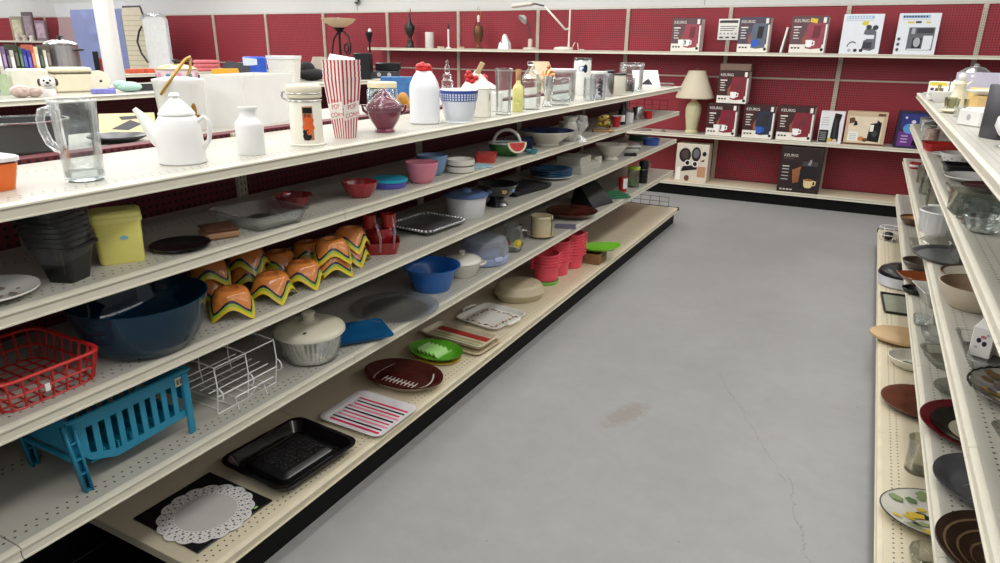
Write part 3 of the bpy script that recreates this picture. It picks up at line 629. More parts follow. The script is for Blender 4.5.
# burgundy sugar bowl
x, y, R, h = L['sugar']
t = thing('sugar_bowl', 'burgundy lidded sugar bowl wrapped in clear film', 'sugar bowl', (x, y, Z1), .6)
BG = mat((122, 44, 70), .18, coat=.6)
B().lathe([(0, 0), (.040, 0), (.043, .006), (.036, .014), (.040, .022), (.056, .045), (.068, .075), (.073, .098), (.066, .108), (.060, .106), (.064, .08), (0, .03)], n=36).build('body', BG, t)
B().lathe([(.066, .108), (.062, .114), (.046, .126), (.022, .136), (.010, .141), (.012, .149), (.009, .156), (0, .158)], n=32).build('lid', BG, t)
for s in (-1, 1): B().tube([(s * .064, 0, .070), (s * .082, 0, .084), (s * .088, 0, .106), (s * .072, 0, .102)], .006, n=8).build('handle', BG, t)
B().lathe([(.075, .080), (.075, .100), (.066, .114), (.046, .134), (.024, .154), (.008, .170)], n=24, flute=7, fa=.03).build('film_wrap', FILM, t, None)
# milk jug
x, y, R, h = L['jug']
t = thing('milk_jug', 'frosted white plastic milk jug with a red flower shaped cap', 'jug', (x, y, Z1), .5)
B().loft([(.060, .060, 0), (.066, .066, .006), (.066, .066, .150), (.062, .062, .175), (.046, .046, .208), (.036, .036, .222), (.034, .034, .232), (.030, .030, .232), (0.001, .001, .2)], .7).build('body', mat((236, 238, 242), .3, var=.01, coat=.2), t)
B().lathe([(.038, .228), (.039, .232), (.038, .240), (.02, .246), (0, .247)], n=24).ball(.020, .020, .014, (-.016, -.012, .248)).ball(.019, .019, .014, (.016, -.010, .246)).ball(.018, .018, .013, (0, .016, .246)).ball(.012, .012, .012, (-.006, -.004, .256)).build('cap', RED, t)
# blue banded bowl
x, y, R, h = L['bluebowl']
t = thing('china_bowl', 'deep white china bowl with a blue grid band beneath its rim', 'bowl', (x, y + .012, Z1))
B().lathe(bowl(.090, .145, .72, .005, .75, .006), n=40).build('body', mat((232, 236, 244), .2, coat=.4, var=.01), t)
b = B()
def rb_(z): u = (z - .006) / (.145 - .006); return .090 * (.72 + .28 * u ** .75) + .0008
def band(b, z0, z1, mi, n=40, off=0): b.rings([[(r_ * math.cos(2 * PI * i / n), r_ * math.sin(2 * PI * i / n), z) for i in range(n)] for z, r_ in ((z0, rb_(z0) + off), (z1, rb_(z1) + off))], mi, False, False)
band(b, .096, .142, 0)
for i in range(40):
    for z0 in (.100, .111, .121):
        a0, a1 = 2 * PI * (i + .18) / 40, 2 * PI * (i + .82) / 40; r_ = rb_(z0 + .004) + .0008; r2_ = rb_(z0 + .008) + .0008
        b.poly([(r_ * math.cos(a0), r_ * math.sin(a0), z0), (r_ * math.cos(a1), r_ * math.sin(a1), z0), (r2_ * math.cos(a1), r2_ * math.sin(a1), z0 + .008), (r2_ * math.cos(a0), r2_ * math.sin(a0), z0 + .008)], 1)
b.build('blue_band', [mat((58, 84, 168), .3), mat((214, 222, 240), .3)], t, None)
# cream barn shaped jar
t = thing('barn_jar', 'cream ceramic jar shaped like a barn with red bow and cork tag', 'jar', (-1.745, 3.045, Z1), .35); t.scale = (1.28, 1.28, 1.12)
BAR = mat((238, 234, 220), .4, var=.02)
B().loft([(.050, .042, 0), (.052, .044, .003), (.052, .044, .120), (.056, .048, .124), (.030, .025, .168), (.010, .010, .190), (.008, .008, .198)], .12, k=2).build('body', BAR, t, 25)
B().poly([(.0525, -.008 + .010 * math.cos(2 * PI * i / 14), .085 + .018 * math.sin(2 * PI * i / 14)) for i in range(14)]).build('door_hole', BLACK, t, None)
b = B()
for (dx, dz, r) in ((-.020, .175, .013), (-.030, .160, .011), (-.012, .152, .013), (-.026, .190, .011), (.002, .168, .011), (-.034, .176, .010)): b.ball(r, r * .8, r, (dx, -.030, dz))
b.build('red_bow', RED, t)
B().box(.020, .008, .052, (0, 0, 0), .003, T=Matrix.Translation((.006, -.028, .186)) @ Matrix.Rotation(.45, 4, 'Y')).build('cork_tag', TAN, t)
# clear cylinder vase
def vase(k, label, R, h, m=GLASS, loc=None, name='glass_vase', flare=0, cat='vase', t=.003, base=.012, n=32, flute=0, fa=0):
    pf = [(0, 0), (R * .92, 0), (R * .96, .004), (R * .95, h * .5), (R * (.96 + flare), h * .96), (R * (1 + flare), h), (R * (1 + flare) - t, h), (R * (.96 + flare) - t, h * .95), (R * .95 - t, h * .5), (R * .92 - t, base), (0, base)]
    return solo(name, B().lathe(pf, n=n, flute=flute, fa=fa), m, label, cat, loc or P(k, Z1))
vase(None, 'tall clear cylinder glass vase with flared rim right of the barn jar', .042, .232, GLASS2, (-1.675, 3.20, Z1), flare=.12)
# white box behind it
solo('small_box', B().box(.06, .05, .10), MATTE, 'small white box half hidden between the cylinder vase and the yellow bottle', 'box', (-1.80, 3.36, Z1), .4)
# yellow bottle with wood stopper
x, y, R, h = L['yellow']
t = thing('oil_bottle', 'slim pale yellow bottle with a wooden stopper', 'bottle', (x, y, Z1), .4)
B().loft([(.027, .027, 0), (.029, .029, .004), (.029, .029, .120), (.024, .024, .135), (.013, .013, .148), (.012, .012, .165)], .3).build('body', mat((226, 220, 140), .12, coat=.5, var=.02), t)
B().loft([(.013, .013, .165), (.015, .015, .168), (.015, .015, .218), (.013, .013, .221)], None, n=16).build('stopper', WOOD, t)
b = B().poly([(-.018, -.0297, .03), (.02, -.0297, .03), (.02, -.0297, .075), (-.018, -.0297, .075)]).build('label', mat((206, 206, 120), .5, var=.3, scale=90), t, None)
# square shouldered glass decanter
x, y, R, h = L['decanter']
t = thing('glass_decanter', 'faceted clear glass decanter jug with sloping shoulders and square stopper', 'decanter', (x, y, Z1), .3)
B().lathe([(0, 0), (.052, 0), (.056, .006), (.060, .07), (.060, .145), (.050, .180), (.030, .208), (.020, .222), (.019, .236), (.015, .236), (.017, .22), (.046, .176), (.056, .14), (.055, .07), (.05, .012), (0, .012)], n=8).build('body', GLASS2, t, 20)
B().box(.042, .042, .022, (0, 0, .238), .004).build('stopper', clear((248, 250, 250), .2), t)
# copper topped lamp jar
x, y, R, h = L['copper']
t = thing('candle_lamp', 'clear glass candle lamp with a copper bell shaped top', 'candle lamp', (x, y, Z1))
B().lathe([(0, 0), (.036, 0), (.038, .006), (.030, .02), (.020, .05), (.028, .075), (.032, .12), (.030, .17), (.033, .178), (.029, .178), (.026, .17), (.028, .12), (.016, .05), (0, .03)], n=24).build('glass_body', GLASS2, t)
B().lathe([(.046, .178), (.044, .184), (.034, .200), (.018, .210), (.010, .216), (.011, .228), (.006, .238), (0, .240)], n=28).build('copper_cap', COPPER, t)
B().lathe([(0, .04), (.015, .04), (.015, .10), (0, .10)], n=16).build('candle', mat((232, 224, 206), .5), t)
# canisters and jars
def lidded(name, label, loc, R, h, m, lm, lh=.018, lr=1.05, cat='jar', square=False, n=28, rz=0, flute=0, fa=0):
    t = thing(name, label, cat, loc, rz)
    if square: B().loft([(R * .94, R * .94, 0), (R, R, .005), (R, R, h * .9), (R * .9, R * .9, h), (R * .9 - .004, R * .9 - .004, h), (R - .004, R - .004, h * .88), (R - .005, R - .005, .012)], .25).build('body', m, t)
    else: B().lathe([(0, 0), (R * .94, 0), (R, .005), (R, h * .92), (R * .95, h), (R * .95 - .004, h), (R - .004, h * .9), (R - .004, .01), (0, .01)], n=n, flute=flute, fa=fa).build('body', m, t)
    if lm: B().lathe([(0, h + .0005), (R * lr * .96, h + .0005), (R * lr, h + .003), (R * lr, h + lh - .003), (R * lr * .95, h + lh), (0, h + lh)], n=28).build('lid', lm, t)
    return t
lidded('glass_jar', 'squarish clear ribbed glass jar in the middle of the left top shelf', (-1.69, 3.985, Z1), .058, .165, GLASS2, None, square=True, rz=.5)
lidded('glass_canister', 'wide clear glass canister with a pale lid behind the ribbed square jar', (-1.83, 4.32, Z1), .098, .185, GLASS2, mat((214, 206, 208), .4), rz=0, cat='canister')
lidded('mason_jar', 'aqua tinted ridged glass mason jar without a lid', (-1.668, 4.43, Z1), .042, .148, AQUA, None, cat='jar')
t = lidded('patterned_canister', 'clear glass canister with white lid and dark leaf pattern', (-1.672, 4.60, Z1), .056, .165, PLASTIC, WHITE, .02, cat='canister')
b = B()
for z, w_ in ((.04, .016), (.065, .022), (.09, .016), (.115, .02), (.135, .012)): wdisc(b, .0568, -1.0, z, w_ * .7, w_ * .55, 0); wdisc(b, .0569, -.75, z - .012, w_ * .4, w_ * .6, 0)
b.build('leaf_print', DGREY, t, None)
lidded('steel_canister', 'narrow stainless steel canister behind the leaf patterned one', (-1.70, 4.90, Z1), .038, .165, STEEL, DARKST, .02, cat='canister')
t = lidded('picture_canister', 'tall white canister with a blue and black picture, back of the left top shelf', (-1.93, 4.95, Z1), .065, .245, WHITE, clear((220, 225, 225), .2), .02, cat='canister')
b = B(); wdisc(b, .0657, -1.25, .19, .026, .020, 0); wdisc(b, .0659, -.85, .19, .016, .030, 1); wdisc(b, .0661, -1.25, .195, .012, .008, 2); b.build('printed_picture', [BLUE, BLACK, WHITE], t, None)
lidded('cream_canister', 'plain cream enamel canister with a grey lid left of the big glass canister', (-1.69, 5.08, Z1), .056, .145, mat((228, 224, 208), .35), DARKST, .014, cat='canister')
t = lidded('spice_jar', 'small glass jar of dark contents in front of the big glass canister', (-1.705, 5.42, Z1), .039, .10, clear((248, 250, 250), .1), clear((228, 228, 228), .3), .014)
B().lathe([(0, .012), (.033, .012), (.033, .075), (0, .078)], n=20).build('dark_contents', mat((60, 40, 34), .7, var=.4, scale=80), t)
t = lidded('large_canister', 'large clear glass canister with wide clear lid, last tall jar on the left top shelf', (-1.785, 5.70, Z1), .098, .205, GLASS2, clear((248, 250, 250), .22), .02, cat='canister')
B().tube([(math.cos(2 * PI * i / 24) * .1, math.sin(2 * PI * i / 24) * .1, .2) for i in range(24)], .003, closed=True).build('wire_ring', STEEL, t)
# slanted white picture frame / easel at the end
t = thing('framed_picture', 'white framed picture leaning back at the far end of the left top shelf', 'picture frame', (-1.80, 6.25, Z1), .55)
T = Matrix.Rotation(-.75, 4, 'X')
B().box(.24, .012, .20, (0, 0, 0), .003, T=T).build('frame', WHITE, t)
b = B().poly([(-.09, -.0065, .03), (.09, -.0065, .03), (.09, -.0065, .17), (-.09, -.0065, .17)], 0, T); b.poly([(-.06, -.0075, .03), (.05, -.0075, .03), (.02, -.0075, .10), (-.02, -.0075, .07)], 1, T); b.build('picture', [PAPER, BLACK], t, None)
solo('wire_tray', B().tube([(-.12, -.08, .004), (.12, -.08, .004), (.12, .08, .004), (-.12, .08, .004)], .003, closed=True).tube([(-.12, -.08, .03), (.12, -.08, .03), (.12, .08, .03), (-.12, .08, .03)], .003, closed=True).tube([(-.06, -.08, .004), (-.06, .08, .004)], .002).tube([(.06, -.08, .004), (.06, .08, .004)], .002).tube([(0, -.08, .004), (0, .08, .004)], .002), STEEL,
     'flat silver wire tray at the very end of the left top shelf', 'tray', (-1.76, 6.52, Z1), .3)

# ================================================================== rear half of the left gondola top
ZR = Z1 - .01
x, y, R, h = L['icebucket']
t = thing('ice_bucket', 'white ice bucket with a raised brass handle behind the coffee pot', 'bucket', (-2.50, 1.92, ZR), .6)
B().lathe([(0, 0), (.080, 0), (.084, .005), (.096, .185), (.099, .190), (.099, .205), (.094, .206), (.090, .18), (.08, .012), (0, .012)], n=36).build('body', WHITE, t)
B().lathe([(.093, .196), (.088, .207), (.05, .213), (0, .214)], n=36).build('lid', WHITE, t)
hdl = [V((-.04, -.098, .15)), V((-.010, -.108, .185)), V((.025, -.085, .235)), V((.05, -.035, .282)), V((.058, 0, .290)), V((.05, .035, .282)), V((.025, .085, .235)), V((-.010, .108, .185)), V((-.04, .098, .15))]
B().tube(hdl, .006, n=10).build('handle', GOLD, t)
b = B(); wdisc(b, .0915, -.75, .085, .012, .03, 0); wdisc(b, .0917, -.62, .06, .02, .008, 0); b.build('gilt_motif', GOLD, t, None)
x, y, w_, d, h, a = L['whitebox']
t = thing('white_carton', 'large plain white open carton behind the little bottle vase', 'carton', (-2.515, 2.30, ZR), 1.80)
B().tray(.195, .108, .214, .004, .0, .04, k=1).build('body', MATTE, t, 25)
for s in (-1, 1): B().box(.37, .004, .07, (0, s * .099, .14), .001).build('inner_flap', MATTE, t)
t = thing('roasting_pot', 'dark grey nonstick pot with a bright rim behind the glass mug', 'pot', (-2.44, 1.25, ZR))
B().lathe([(0, 0), (.118, 0), (.132, .012), (.142, .098), (.138, .098), (.128, .014), (0, .008)], n=40).build('body', mat((66, 66, 66), .5), t)
B().lathe([(.138, .097), (.148, .098), (.149, .103), (.139, .103)], n=40).build('rim', STEEL, t)
x, y, lx, ly, a = L['paper']
solo('paper_sheet', B().box(.20, .14, .006, (0, 0, 0), .001, 0).poly([(-.06, -.04, .0065), (.0, -.05, .0065), (.05, -.01, .0065), (.01, .02, .0065)], 1).poly([(-.02, .02, .0065), (.05, .03, .0065), (.04, .05, .0065), (-.03, .045, .0065)], 1), [mat((222, 204, 158), .7), DGREY],
     'tan printed card lying flat behind the left top shelf, near the coffee pot', 'card', (-2.60, 1.74, ZR + .0345), .9).rotation_euler = (.5, 0, .95)
solo('pewter_dish', B().lathe(plate(.10, .02), n=32), DARKST, 'dark pewter dish beside the tan printed card', 'dish', (-2.40, 1.56, ZR))
t = lidded('cream_lid_jar', 'square glass jar with a cream lid behind the burgundy sugar bowl', (-2.32, 3.03, ZR), .075, .13, clear((240, 244, 244), .12), mat((226, 214, 178), .4), .03, square=True, rz=.5)
t = thing('decorative_bottle', 'tall tiered clear glass bottle with a pointed stopper behind the banded bowl', 'bottle', (-2.50, 3.97, ZR))
B().lathe([(0, 0), (.045, 0), (.048, .006), (.048, .075), (.036, .09), (.040, .10), (.040, .125), (.026, .14), (.030, .15), (.030, .165), (.014, .175), (0, .175)], n=20).build('body', GLASS2, t)
B().lathe([(.012, .175), (.018, .18), (.018, .215), (.008, .235), (.010, .245), (0, .262)], n=16).build('stopper', clear((248, 250, 250), .2), t)
t = thing('small_table_lamp', 'short table lamp with a cream cone shade behind the copper topped candle lamp', 'lamp', (-2.45, 5.35, ZR))
B().lathe([(0, 0), (.06, 0), (.06, .01), (.03, .03), (.045, .07), (.02, .11), (.012, .13), (0, .13)], n=24).build('base', CREAM, t)
B().lathe([(.125, .10), (.062, .235), (.059, .235), (.122, .10)], n=32).build('lamp_shade', mat((214, 190, 158), .7), t)
solo('boxed_game', B().box(.20, .06, .17), mat((60, 112, 170), .5, var=.2, scale=30), 'blue printed box standing behind the sugar bowl and milk jug', 'box', (-2.50, 3.42, ZR), .6)
solo('bagged_ornament', B().ball(.035, .03, .05, (0, 0, .05)).ball(.03, .03, .03, (.04, .01, .03)), mat((198, 120, 44), .5, var=.5, scale=40), 'mottled orange and green ornament left of the milk jug, in front of the blue box', 'ornament', (-2.10 - .2, 3.19, ZR))
t = thing('covered_dish', 'white covered dish with red knob, behind the banded bowl', 'covered dish', (-2.42, 4.33, ZR))
B().lathe(bowl(.085, .06, .6), n=28).build('body', WHITE, t)
B().lathe([(.088, .066), (.08, .085), (.03, .115), (0, .118)], n=28).build('lid', WHITE, t)
B().ball(.026, .026, .024, (0, 0, .138)).build('knob', RED, t)
# ================================================================== left gondola, second shelf
def deco_plate(R, h, well=.62, sx=1, sy=1, n=40): return B().lathe(plate(R, h, well), n=n, sx=sx, sy=sy)
t = thing('dinner_plate', 'white dinner plate with grey leaf sprigs at the near end of the second shelf', 'plate', (-1.73, .745, Z2))
deco_plate(.105, .018).build('body', mat((226, 224, 218), .25, coat=.4), t)
b = B()
for i in range(9):
    a_ = i * .7; r_ = .035 + .045 * ((i * 7) % 5) / 5
    b.poly([(r_ * math.cos(a_) + .016 * math.cos(q) * (1 if i % 2 else .5), r_ * math.sin(a_) + .016 * math.sin(q) * (.5 if i % 2 else 1), .0075 + .0001 * i) for q in [2 * PI * k / 10 for k in range(10)]])
b.build('leaf_print', mat((120, 104, 94), .6, var=.4, scale=60), t, None)
# nested black pots in film
for k in range(8):
    s = 1 + .0 * k; z = Z2 + .0125 * k
    b = B().loft([(.033, .033, 0), (.048, .048, .086), (.058, .058, .0875), (.058, .058, .095), (.053, .053, .095), (.045, .045, .085), (.031, .031, .003)], .25, k=3)
    o = solo('nursery_pot', b, mat((20, 20, 22), .35, var=.2), ['lowest black plastic square pot, its foot on the shelf under the film wrapped stack', 'second black plastic pot from the bottom of the film wrapped stack', 'third black plastic pot from the bottom of the film wrapped stack', 'fourth black plastic pot from the bottom of the film wrapped stack', 'fifth black plastic pot from the bottom of the film wrapped stack', 'sixth black plastic pot from the bottom of the film wrapped stack', 'next to topmost black plastic pot of the film wrapped stack', 'topmost black plastic pot of the film wrapped stack'][k], 'plant pot', (-1.702 - .001 * k, .918 - .003 * k, z), .35 + .07 * math.sin(k * 2.1), 'nested black pots')
o = solo('film_bag', B().loft([(.042, .042, .05), (.062, .062, .084), (.064, .064, .12), (.064, .064, .16), (.062, .066, .188)], .5, n=20, k=3, cap0=False, cap1=False), clear((254, 254, 254), .02, .10, .015), 'crinkled clear film bag wrapped around the stack of black pots', 'plastic bag', (-1.705, .910, Z2), .4, ang=None)
# yellow box
x, y, w_, d, h, a = L['yellowbox']
t = thing('yellow_canister', 'lemon yellow plastic canister with a tight flat lid', 'canister', (x, y, Z2), a)
YL = mat((238, 230, 128), .38, var=.02)
B().loft([(.050, .036, 0), (.054, .040, .006), (.058, .044, .118), (.054, .04, .118), (.05, .036, .01)], .3).build('body', YL, t)
B().loft([(.060, .046, .113), (.062, .048, .117), (.062, .048, .126), (.060, .046, .128), (.061, .047, .137), (.054, .040, .142)], .3).build('lid', mat((242, 236, 142), .38, var=.02), t)
B().prdisc(.012, .072, .010, .006, -.0435, 0).build('sticker', mat((130, 180, 196), .5), t, None)
x, y, R, h = L['blackplate']
solo('dinner_plate', deco_plate(.083, .010, .7), mat((16, 16, 18), .2, coat=.4), 'flat black dinner plate on the second shelf, beside the yellow canister', 'plate', (x, y, Z2))
t = thing('coaster_set', 'small square stack of brown coasters with dark printed top', 'coaster set', (-1.71, 1.385, Z2), 1.15)
B().box(.10, .10, .024, bev=.008).build('stack', mat((150, 112, 84), .6, var=.2), t); B().box(.10, .10, .008, (0, 0, .0245), .003).build('top_coaster', mat((70, 44, 34), .4, var=.5, scale=50), t)
solo('baking_dish', B().tray(.11, .125, .045, .005, .018, .3, rim=.006), GLASS2, 'clear rectangular glass baking dish on the second shelf', 'baking dish', (-1.735, 1.575, Z2), 1.47)
solo('candy_dish', B().lathe(bowl(.068, .045, .5, .006), n=40, flute=10, fa=.05), clear((232, 120, 140), .14), 'pink pressed glass dish behind the clear baking dish', 'dish', (-1.80, 1.80, Z2))
x, y, R, h = L['redbowl']
solo('scalloped_bowl', B().lathe(bowl(.070, .058, .5, .005, .6), n=40, flute=10, fa=.03), mat((158, 36, 48), .25, coat=.4), 'dark red scalloped bowl on the second shelf', 'bowl', (x, y, Z2))
x, y, R, h = L['bluelid']
t = thing('food_container', 'round purple food container with a turquoise lid', 'container', (x, y, Z2))
B().lathe([(0, 0), (.066, 0), (.070, .004), (.074, .024), (0, .024)], n=36).build('body', mat((94, 92, 190), .35), t)
B().lathe([(.074, .0245), (.079, .026), (.079, .034), (.073, .037), (.066, .034), (0, .034)], n=36).build('lid', mat((44, 160, 190), .35), t)
x, y, R, h = L['pinkbowl']
solo('mixing_bowl', B().lathe(bowl(.074, .088, .55, .004, .55) , n=40), mat((216, 132, 150), .35, coat=.2), 'dusty pink mixing bowl on the second shelf', 'bowl', (x, y, Z2))
x, y, R, h = L['bluebowl2']
solo('mixing_bowl', B().lathe(bowl(.072, .091, .55, .004, .55), n=40), mat((112, 144, 182), .35, coat=.2), 'slate blue mixing bowl half behind the dusty pink one', 'bowl', (x - .012, y + .01, Z2))
x, y, R, h = L['ramekin']
for k in range(2):
    solo('ramekin', B().lathe([(0, 0), (.058, 0), (.066, .006), (.067, .030), (.064, .030), (.062, .008), (0, .006)], n=36), mat((222, 218, 208), .3, coat=.3),
         ['lower of the two stacked white ramekins, standing on the second shelf', 'upper of the two stacked white ramekins'][k], 'ramekin', (x, y, Z2 + .0315 * k), 0, 'stacked white ramekins')
solo('pot_holder', B().box(.11, .10, .006, bev=.002), mat((150, 184, 206), .8, var=.3, scale=70), 'pale blue striped mat lying beside the stacked ramekins', 'mat', (-1.665, 2.925, Z2), 1.1)
x, y, R, h = L['redrect']
solo('casserole_dish', B().tray(.055, .055, .044, .004, .006, .3), mat((190, 62, 54), .3, coat=.3), 'small square red casserole dish left of the watermelon basket', 'dish', (x, y, Z2), .4)
x, y, R, h = L['melon']
t = thing('watermelon_basket', 'ceramic basket painted as a watermelon slice with white handle', 'basket', (x, y + .01, Z2), .5)
GRN = mat((50, 104, 44), .25, var=.3, scale=30, coat=.4)
B().loft([(.05, .034, 0), (.082, .056, .02), (.097, .066, .048), (.100, .068, .072), (.092, .061, .072), (.088, .057, .048), (.05, .034, .008)], None, n=36).build('body', GRN, t)
B().loft([(.1008, .0688, .066), (.101, .069, .074), (.091, .060, .074), (.090, .059, .066)], None, n=36, cap0=False, cap1=False).build('white_rim', WHITE, t)
hd = [V((-.072 * math.cos(a_), .0, .068 + .072 * math.sin(a_))) for a_ in [PI * k / 14 for k in range(15)]]
B().tube(hd, .009, n=10).build('handle', mat((226, 224, 216), .3, coat=.3), t)
b = B(); T = Matrix.Translation((.052, -.062, .080)) @ Matrix.Rotation(.42, 4, 'Z') @ Matrix.Rotation(-.25, 4, 'X')
half = lambda r: [(r * math.cos(PI + PI * k / 16), r * math.sin(PI + PI * k / 16)) for k in range(17)]
b.rings([[(a_, -.004, c_) for a_, c_ in half(.058)], [(a_, .006, c_) for a_, c_ in half(.058)]], 0, T=T)
b.poly([(a_, -.0046, c_ - .003) for a_, c_ in half(.046)], 1, T)
for (sx_, sz) in ((-.026, -.012), (-.010, -.014), (.008, -.013), (.024, -.012), (-.016, -.026), (.0, -.028), (.016, -.026), (0, -.040)): b.poly([(sx_ - .002, -.0052, sz), (sx_, -.0052, sz - .007), (sx_ + .002, -.0052, sz)], 2, T)
b.build('melon_slice', [mat((232, 224, 196), .3, coat=.3), mat((206, 62, 56), .3, coat=.3), BLACK], t, 30)
solo('trinket_dish', B().lathe(bowl(.034, .022, .6, .003), n=24, flute=6, fa=.08), mat((60, 132, 140), .25, coat=.4), 'little teal trinket dish in front of the navy square dish', 'dish', (-1.625, 3.455, Z2))
solo('square_planter', B().tray(.048, .048, .075, .004, .004, .15), NAVY, 'navy square dish behind the watermelon basket', 'dish', (-1.715, 3.545, Z2), .5)
x, y, R, h = L['bigbowl']
t = thing('serving_bowl', 'wide white serving bowl with a dark blue inside', 'bowl', (x, y + .02, Z2))
B().lathe([(0, 0), (.072, 0), (.076, .006), (.070, .012), (.110, .045), (.150, .072), (.168, .084), (.169, .089)], n=44).build('body', mat((228, 224, 212), .25, coat=.4), t)
B().lathe([(.169, .0895), (.160, .083), (.146, .070), (.105, .046), (.05, .02), (0, .018)], n=44).build('glazed_inside', mat((46, 56, 90), .2, coat=.5), t)
t = thing('lace_pitcher', 'cream pitcher wrapped in lacy ribboned film', 'pitcher', (-1.668, 4.11, Z2), .4)
B().lathe([(0, 0), (.038, 0), (.050, .02), (.054, .06), (.044, .10), (.036, .12), (.048, .15), (.044, .15), (.030, .12), (.036, .10), (.045, .06), (0, .02)], n=28).build('body', mat((220, 212, 196), .45, var=.12, scale=40), t)
B().tube([(.05, 0, .12), (.075, 0, .11), (.08, 0, .07), (.055, 0, .04)], .006, n=8).build('handle', mat((220, 212, 196), .45), t)
B().lathe([(.06, .0), (.02, .04), (.06, .10), (.05, .16)], n=14, flute=5, fa=.2, off=(.045, -.03)).build('film_wrap', PLASTIC, t, None)
for k in range(3):
    solo('dinner_plate', deco_plate(.085, .016), mat((226, 226, 222), .25, coat=.3), ['lowest white plate of the short stack past the lacy pitcher', 'middle white plate of the short stack past the lacy pitcher', 'topmost white plate of the short stack past the lacy pitcher'][k], 'plate', (-1.80, 4.45, Z2 + .0055 + .012 * k + .03), 0, 'stacked white plates')
solo('plate_stand', B().box(.13, .13, .034, bev=.006), mat((150, 140, 128), .5), 'grey box the short stack of white plates stands on', 'box', (-1.80, 4.45, Z2), .3)
t = thing('snake_ornament', 'painted orange, green and black curled ornament on a wood board', 'ornament', (-1.66, 4.72, Z2), .5)
B().box(.15, .10, .014, bev=.004).build('board', WOOD, t)
coil = [V((.045 * math.cos(k * .5) * (1 - k * .012), .032 * math.sin(k * .5), .030 + .0032 * k)) for k in range(26)]
B().tube(coil, [.014] * 20 + [.016, .018, .018, .015, .010, .004], n=10).build('body', mat((206, 142, 66), .35, var=.5, scale=26), t)
b = B()
for k in range(0, 24, 3): b.ball(.010, .010, .010, tuple(coil[k] + V((0, -.009, .005))))
b.build('black_markings', BLACK, t); B().ball(.012, .018, .012, (.03, -.03, .06)).ball(.010, .014, .010, (-.03, -.034, .055)).build('green_leaf', mat((150, 170, 50), .4), t)
x, y, R, h = L['redcup']
solo('paper_cup', B().lathe([(0, 0), (.026, 0), (.036, .078), (.038, .082), (.034, .08), (.024, .004), (0, .004)], mi=[0, 1, 1, 0, 0, 0], n=28), [WHITE, mat((190, 40, 44), .4)], 'red and white tapered cup in front of the black bottle on the second shelf', 'cup', (x, y - .03, Z2))
x, y, R, h = L['blackbottle']
t = thing('soap_bottle', 'black bottle with a white label on the second shelf', 'bottle', (x - .03, y + .07, Z2))
B().lathe([(0, 0), (.029, 0), (.031, .005), (.031, .11), (.014, .135), (.013, .165), (0, .166)], n=24).build('body', BLACK, t); b = B(); wrap(b, .0316, -2.2, -.4, .025, .075, 0); b.build('label', PAPER, t, None)
x, y, R, h = L['wmug']
t = thing('coffee_mug', 'white coffee mug beside the silver can', 'mug', (x, y, Z2)); B().lathe([(0, 0), (.036, 0), (.039, .005), (.039, .078), (.036, .078), (.035, .01), (0, .006)], n=28).build('body', WHITE, t); B().tube([(-.038, 0, .062), (-.060, 0, .058), (-.060, 0, .026), (-.038, 0, .018)], .005, n=8).build('handle', WHITE, t)
x, y, R, h = L['can']
solo('silver_can', B().lathe([(0, 0), (.040, 0), (.041, .003), (.041, .104), (.038, .108), (.036, .104), (0, .104)], n=28), STEEL, 'plain silver metal can on the second shelf', 'can', (x, y, Z2))
x, y, R, h = L['redcup2']
solo('votive_cup', B().lathe(bowl(.037, .058, .8, .003), n=24), RED, 'squat red cup, last item at the far end of the second shelf', 'cup', (x, y, Z2))
solo('slate_tray', B().box(.20, .16, .006, bev=.002), mat((120, 116, 104), .6), 'thin grey tray lying flat past the squat red cup', 'tray', (-1.80, 6.15, Z2), .1)

# ================================================================== left gondola, third shelf
# red wire basket
t = thing('wire_basket', 'red plastic lattice basket with an open mesh', 'basket', (-1.79, .80, Z3), PI / 2)
W2, D2, H2 = .125, .150, .082
rc = lambda a_, b_, z: [(x_, y_, z) for x_, y_ in rrect(a_, b_, .04, 4)]
B().rings([rc(W2 + .004, D2 + .004, H2 - .004), rc(W2 + .006, D2 + .006, H2), rc(W2 + .004, D2 + .004, H2 + .004), rc(W2 - .004, D2 - .004, H2 + .003), rc(W2 - .004, D2 - .004, H2 - .003)], 0, closed=True).build('rim', mat((206, 46, 40), .4), t)
b = B()
for z, s in ((.003, .016), (.040, .008)): b.tube(rc(W2 - s, D2 - s, z), .003, closed=True, n=5)
ol0, ol1 = rc(W2 - .016, D2 - .016, .003), rc(W2, D2, H2 - .002)
for i in range(0, 7): u = -1 + 2 * i / 6; b.tube([(u * (W2 - .03), -D2 + .016, .003), (u * (W2 - .02), -D2, H2)], .003, n=5); b.tube([(u * (W2 - .03), D2 - .016, .003), (u * (W2 - .02), D2, H2)], .003, n=5)
for i in range(0, 8): u = -1 + 2 * i / 7; b.tube([(-W2 + .016, u * (D2 - .03), .003), (-W2, u * (D2 - .02), H2)], .003, n=5); b.tube([(W2 - .016, u * (D2 - .03), .003), (W2, u * (D2 - .02), H2)], .003, n=5)
for i in range(1, 7): u = -1 + 2 * i / 7; b.tube([(u * (W2 - .016), -D2 + .018, .003), (u * (W2 - .016), D2 - .018, .003)], .0025, n=5); b.tube([(-W2 + .018, u * (D2 - .016), .003), (W2 - .018, u * (D2 - .016), .003)], .0025, n=5)
b.build('lattice', mat((190, 40, 36), .4), t)
B().box(.012, .001, .020, (-.02, -D2 - .004, .030), .0003).build('price_tag', PAPER, t)
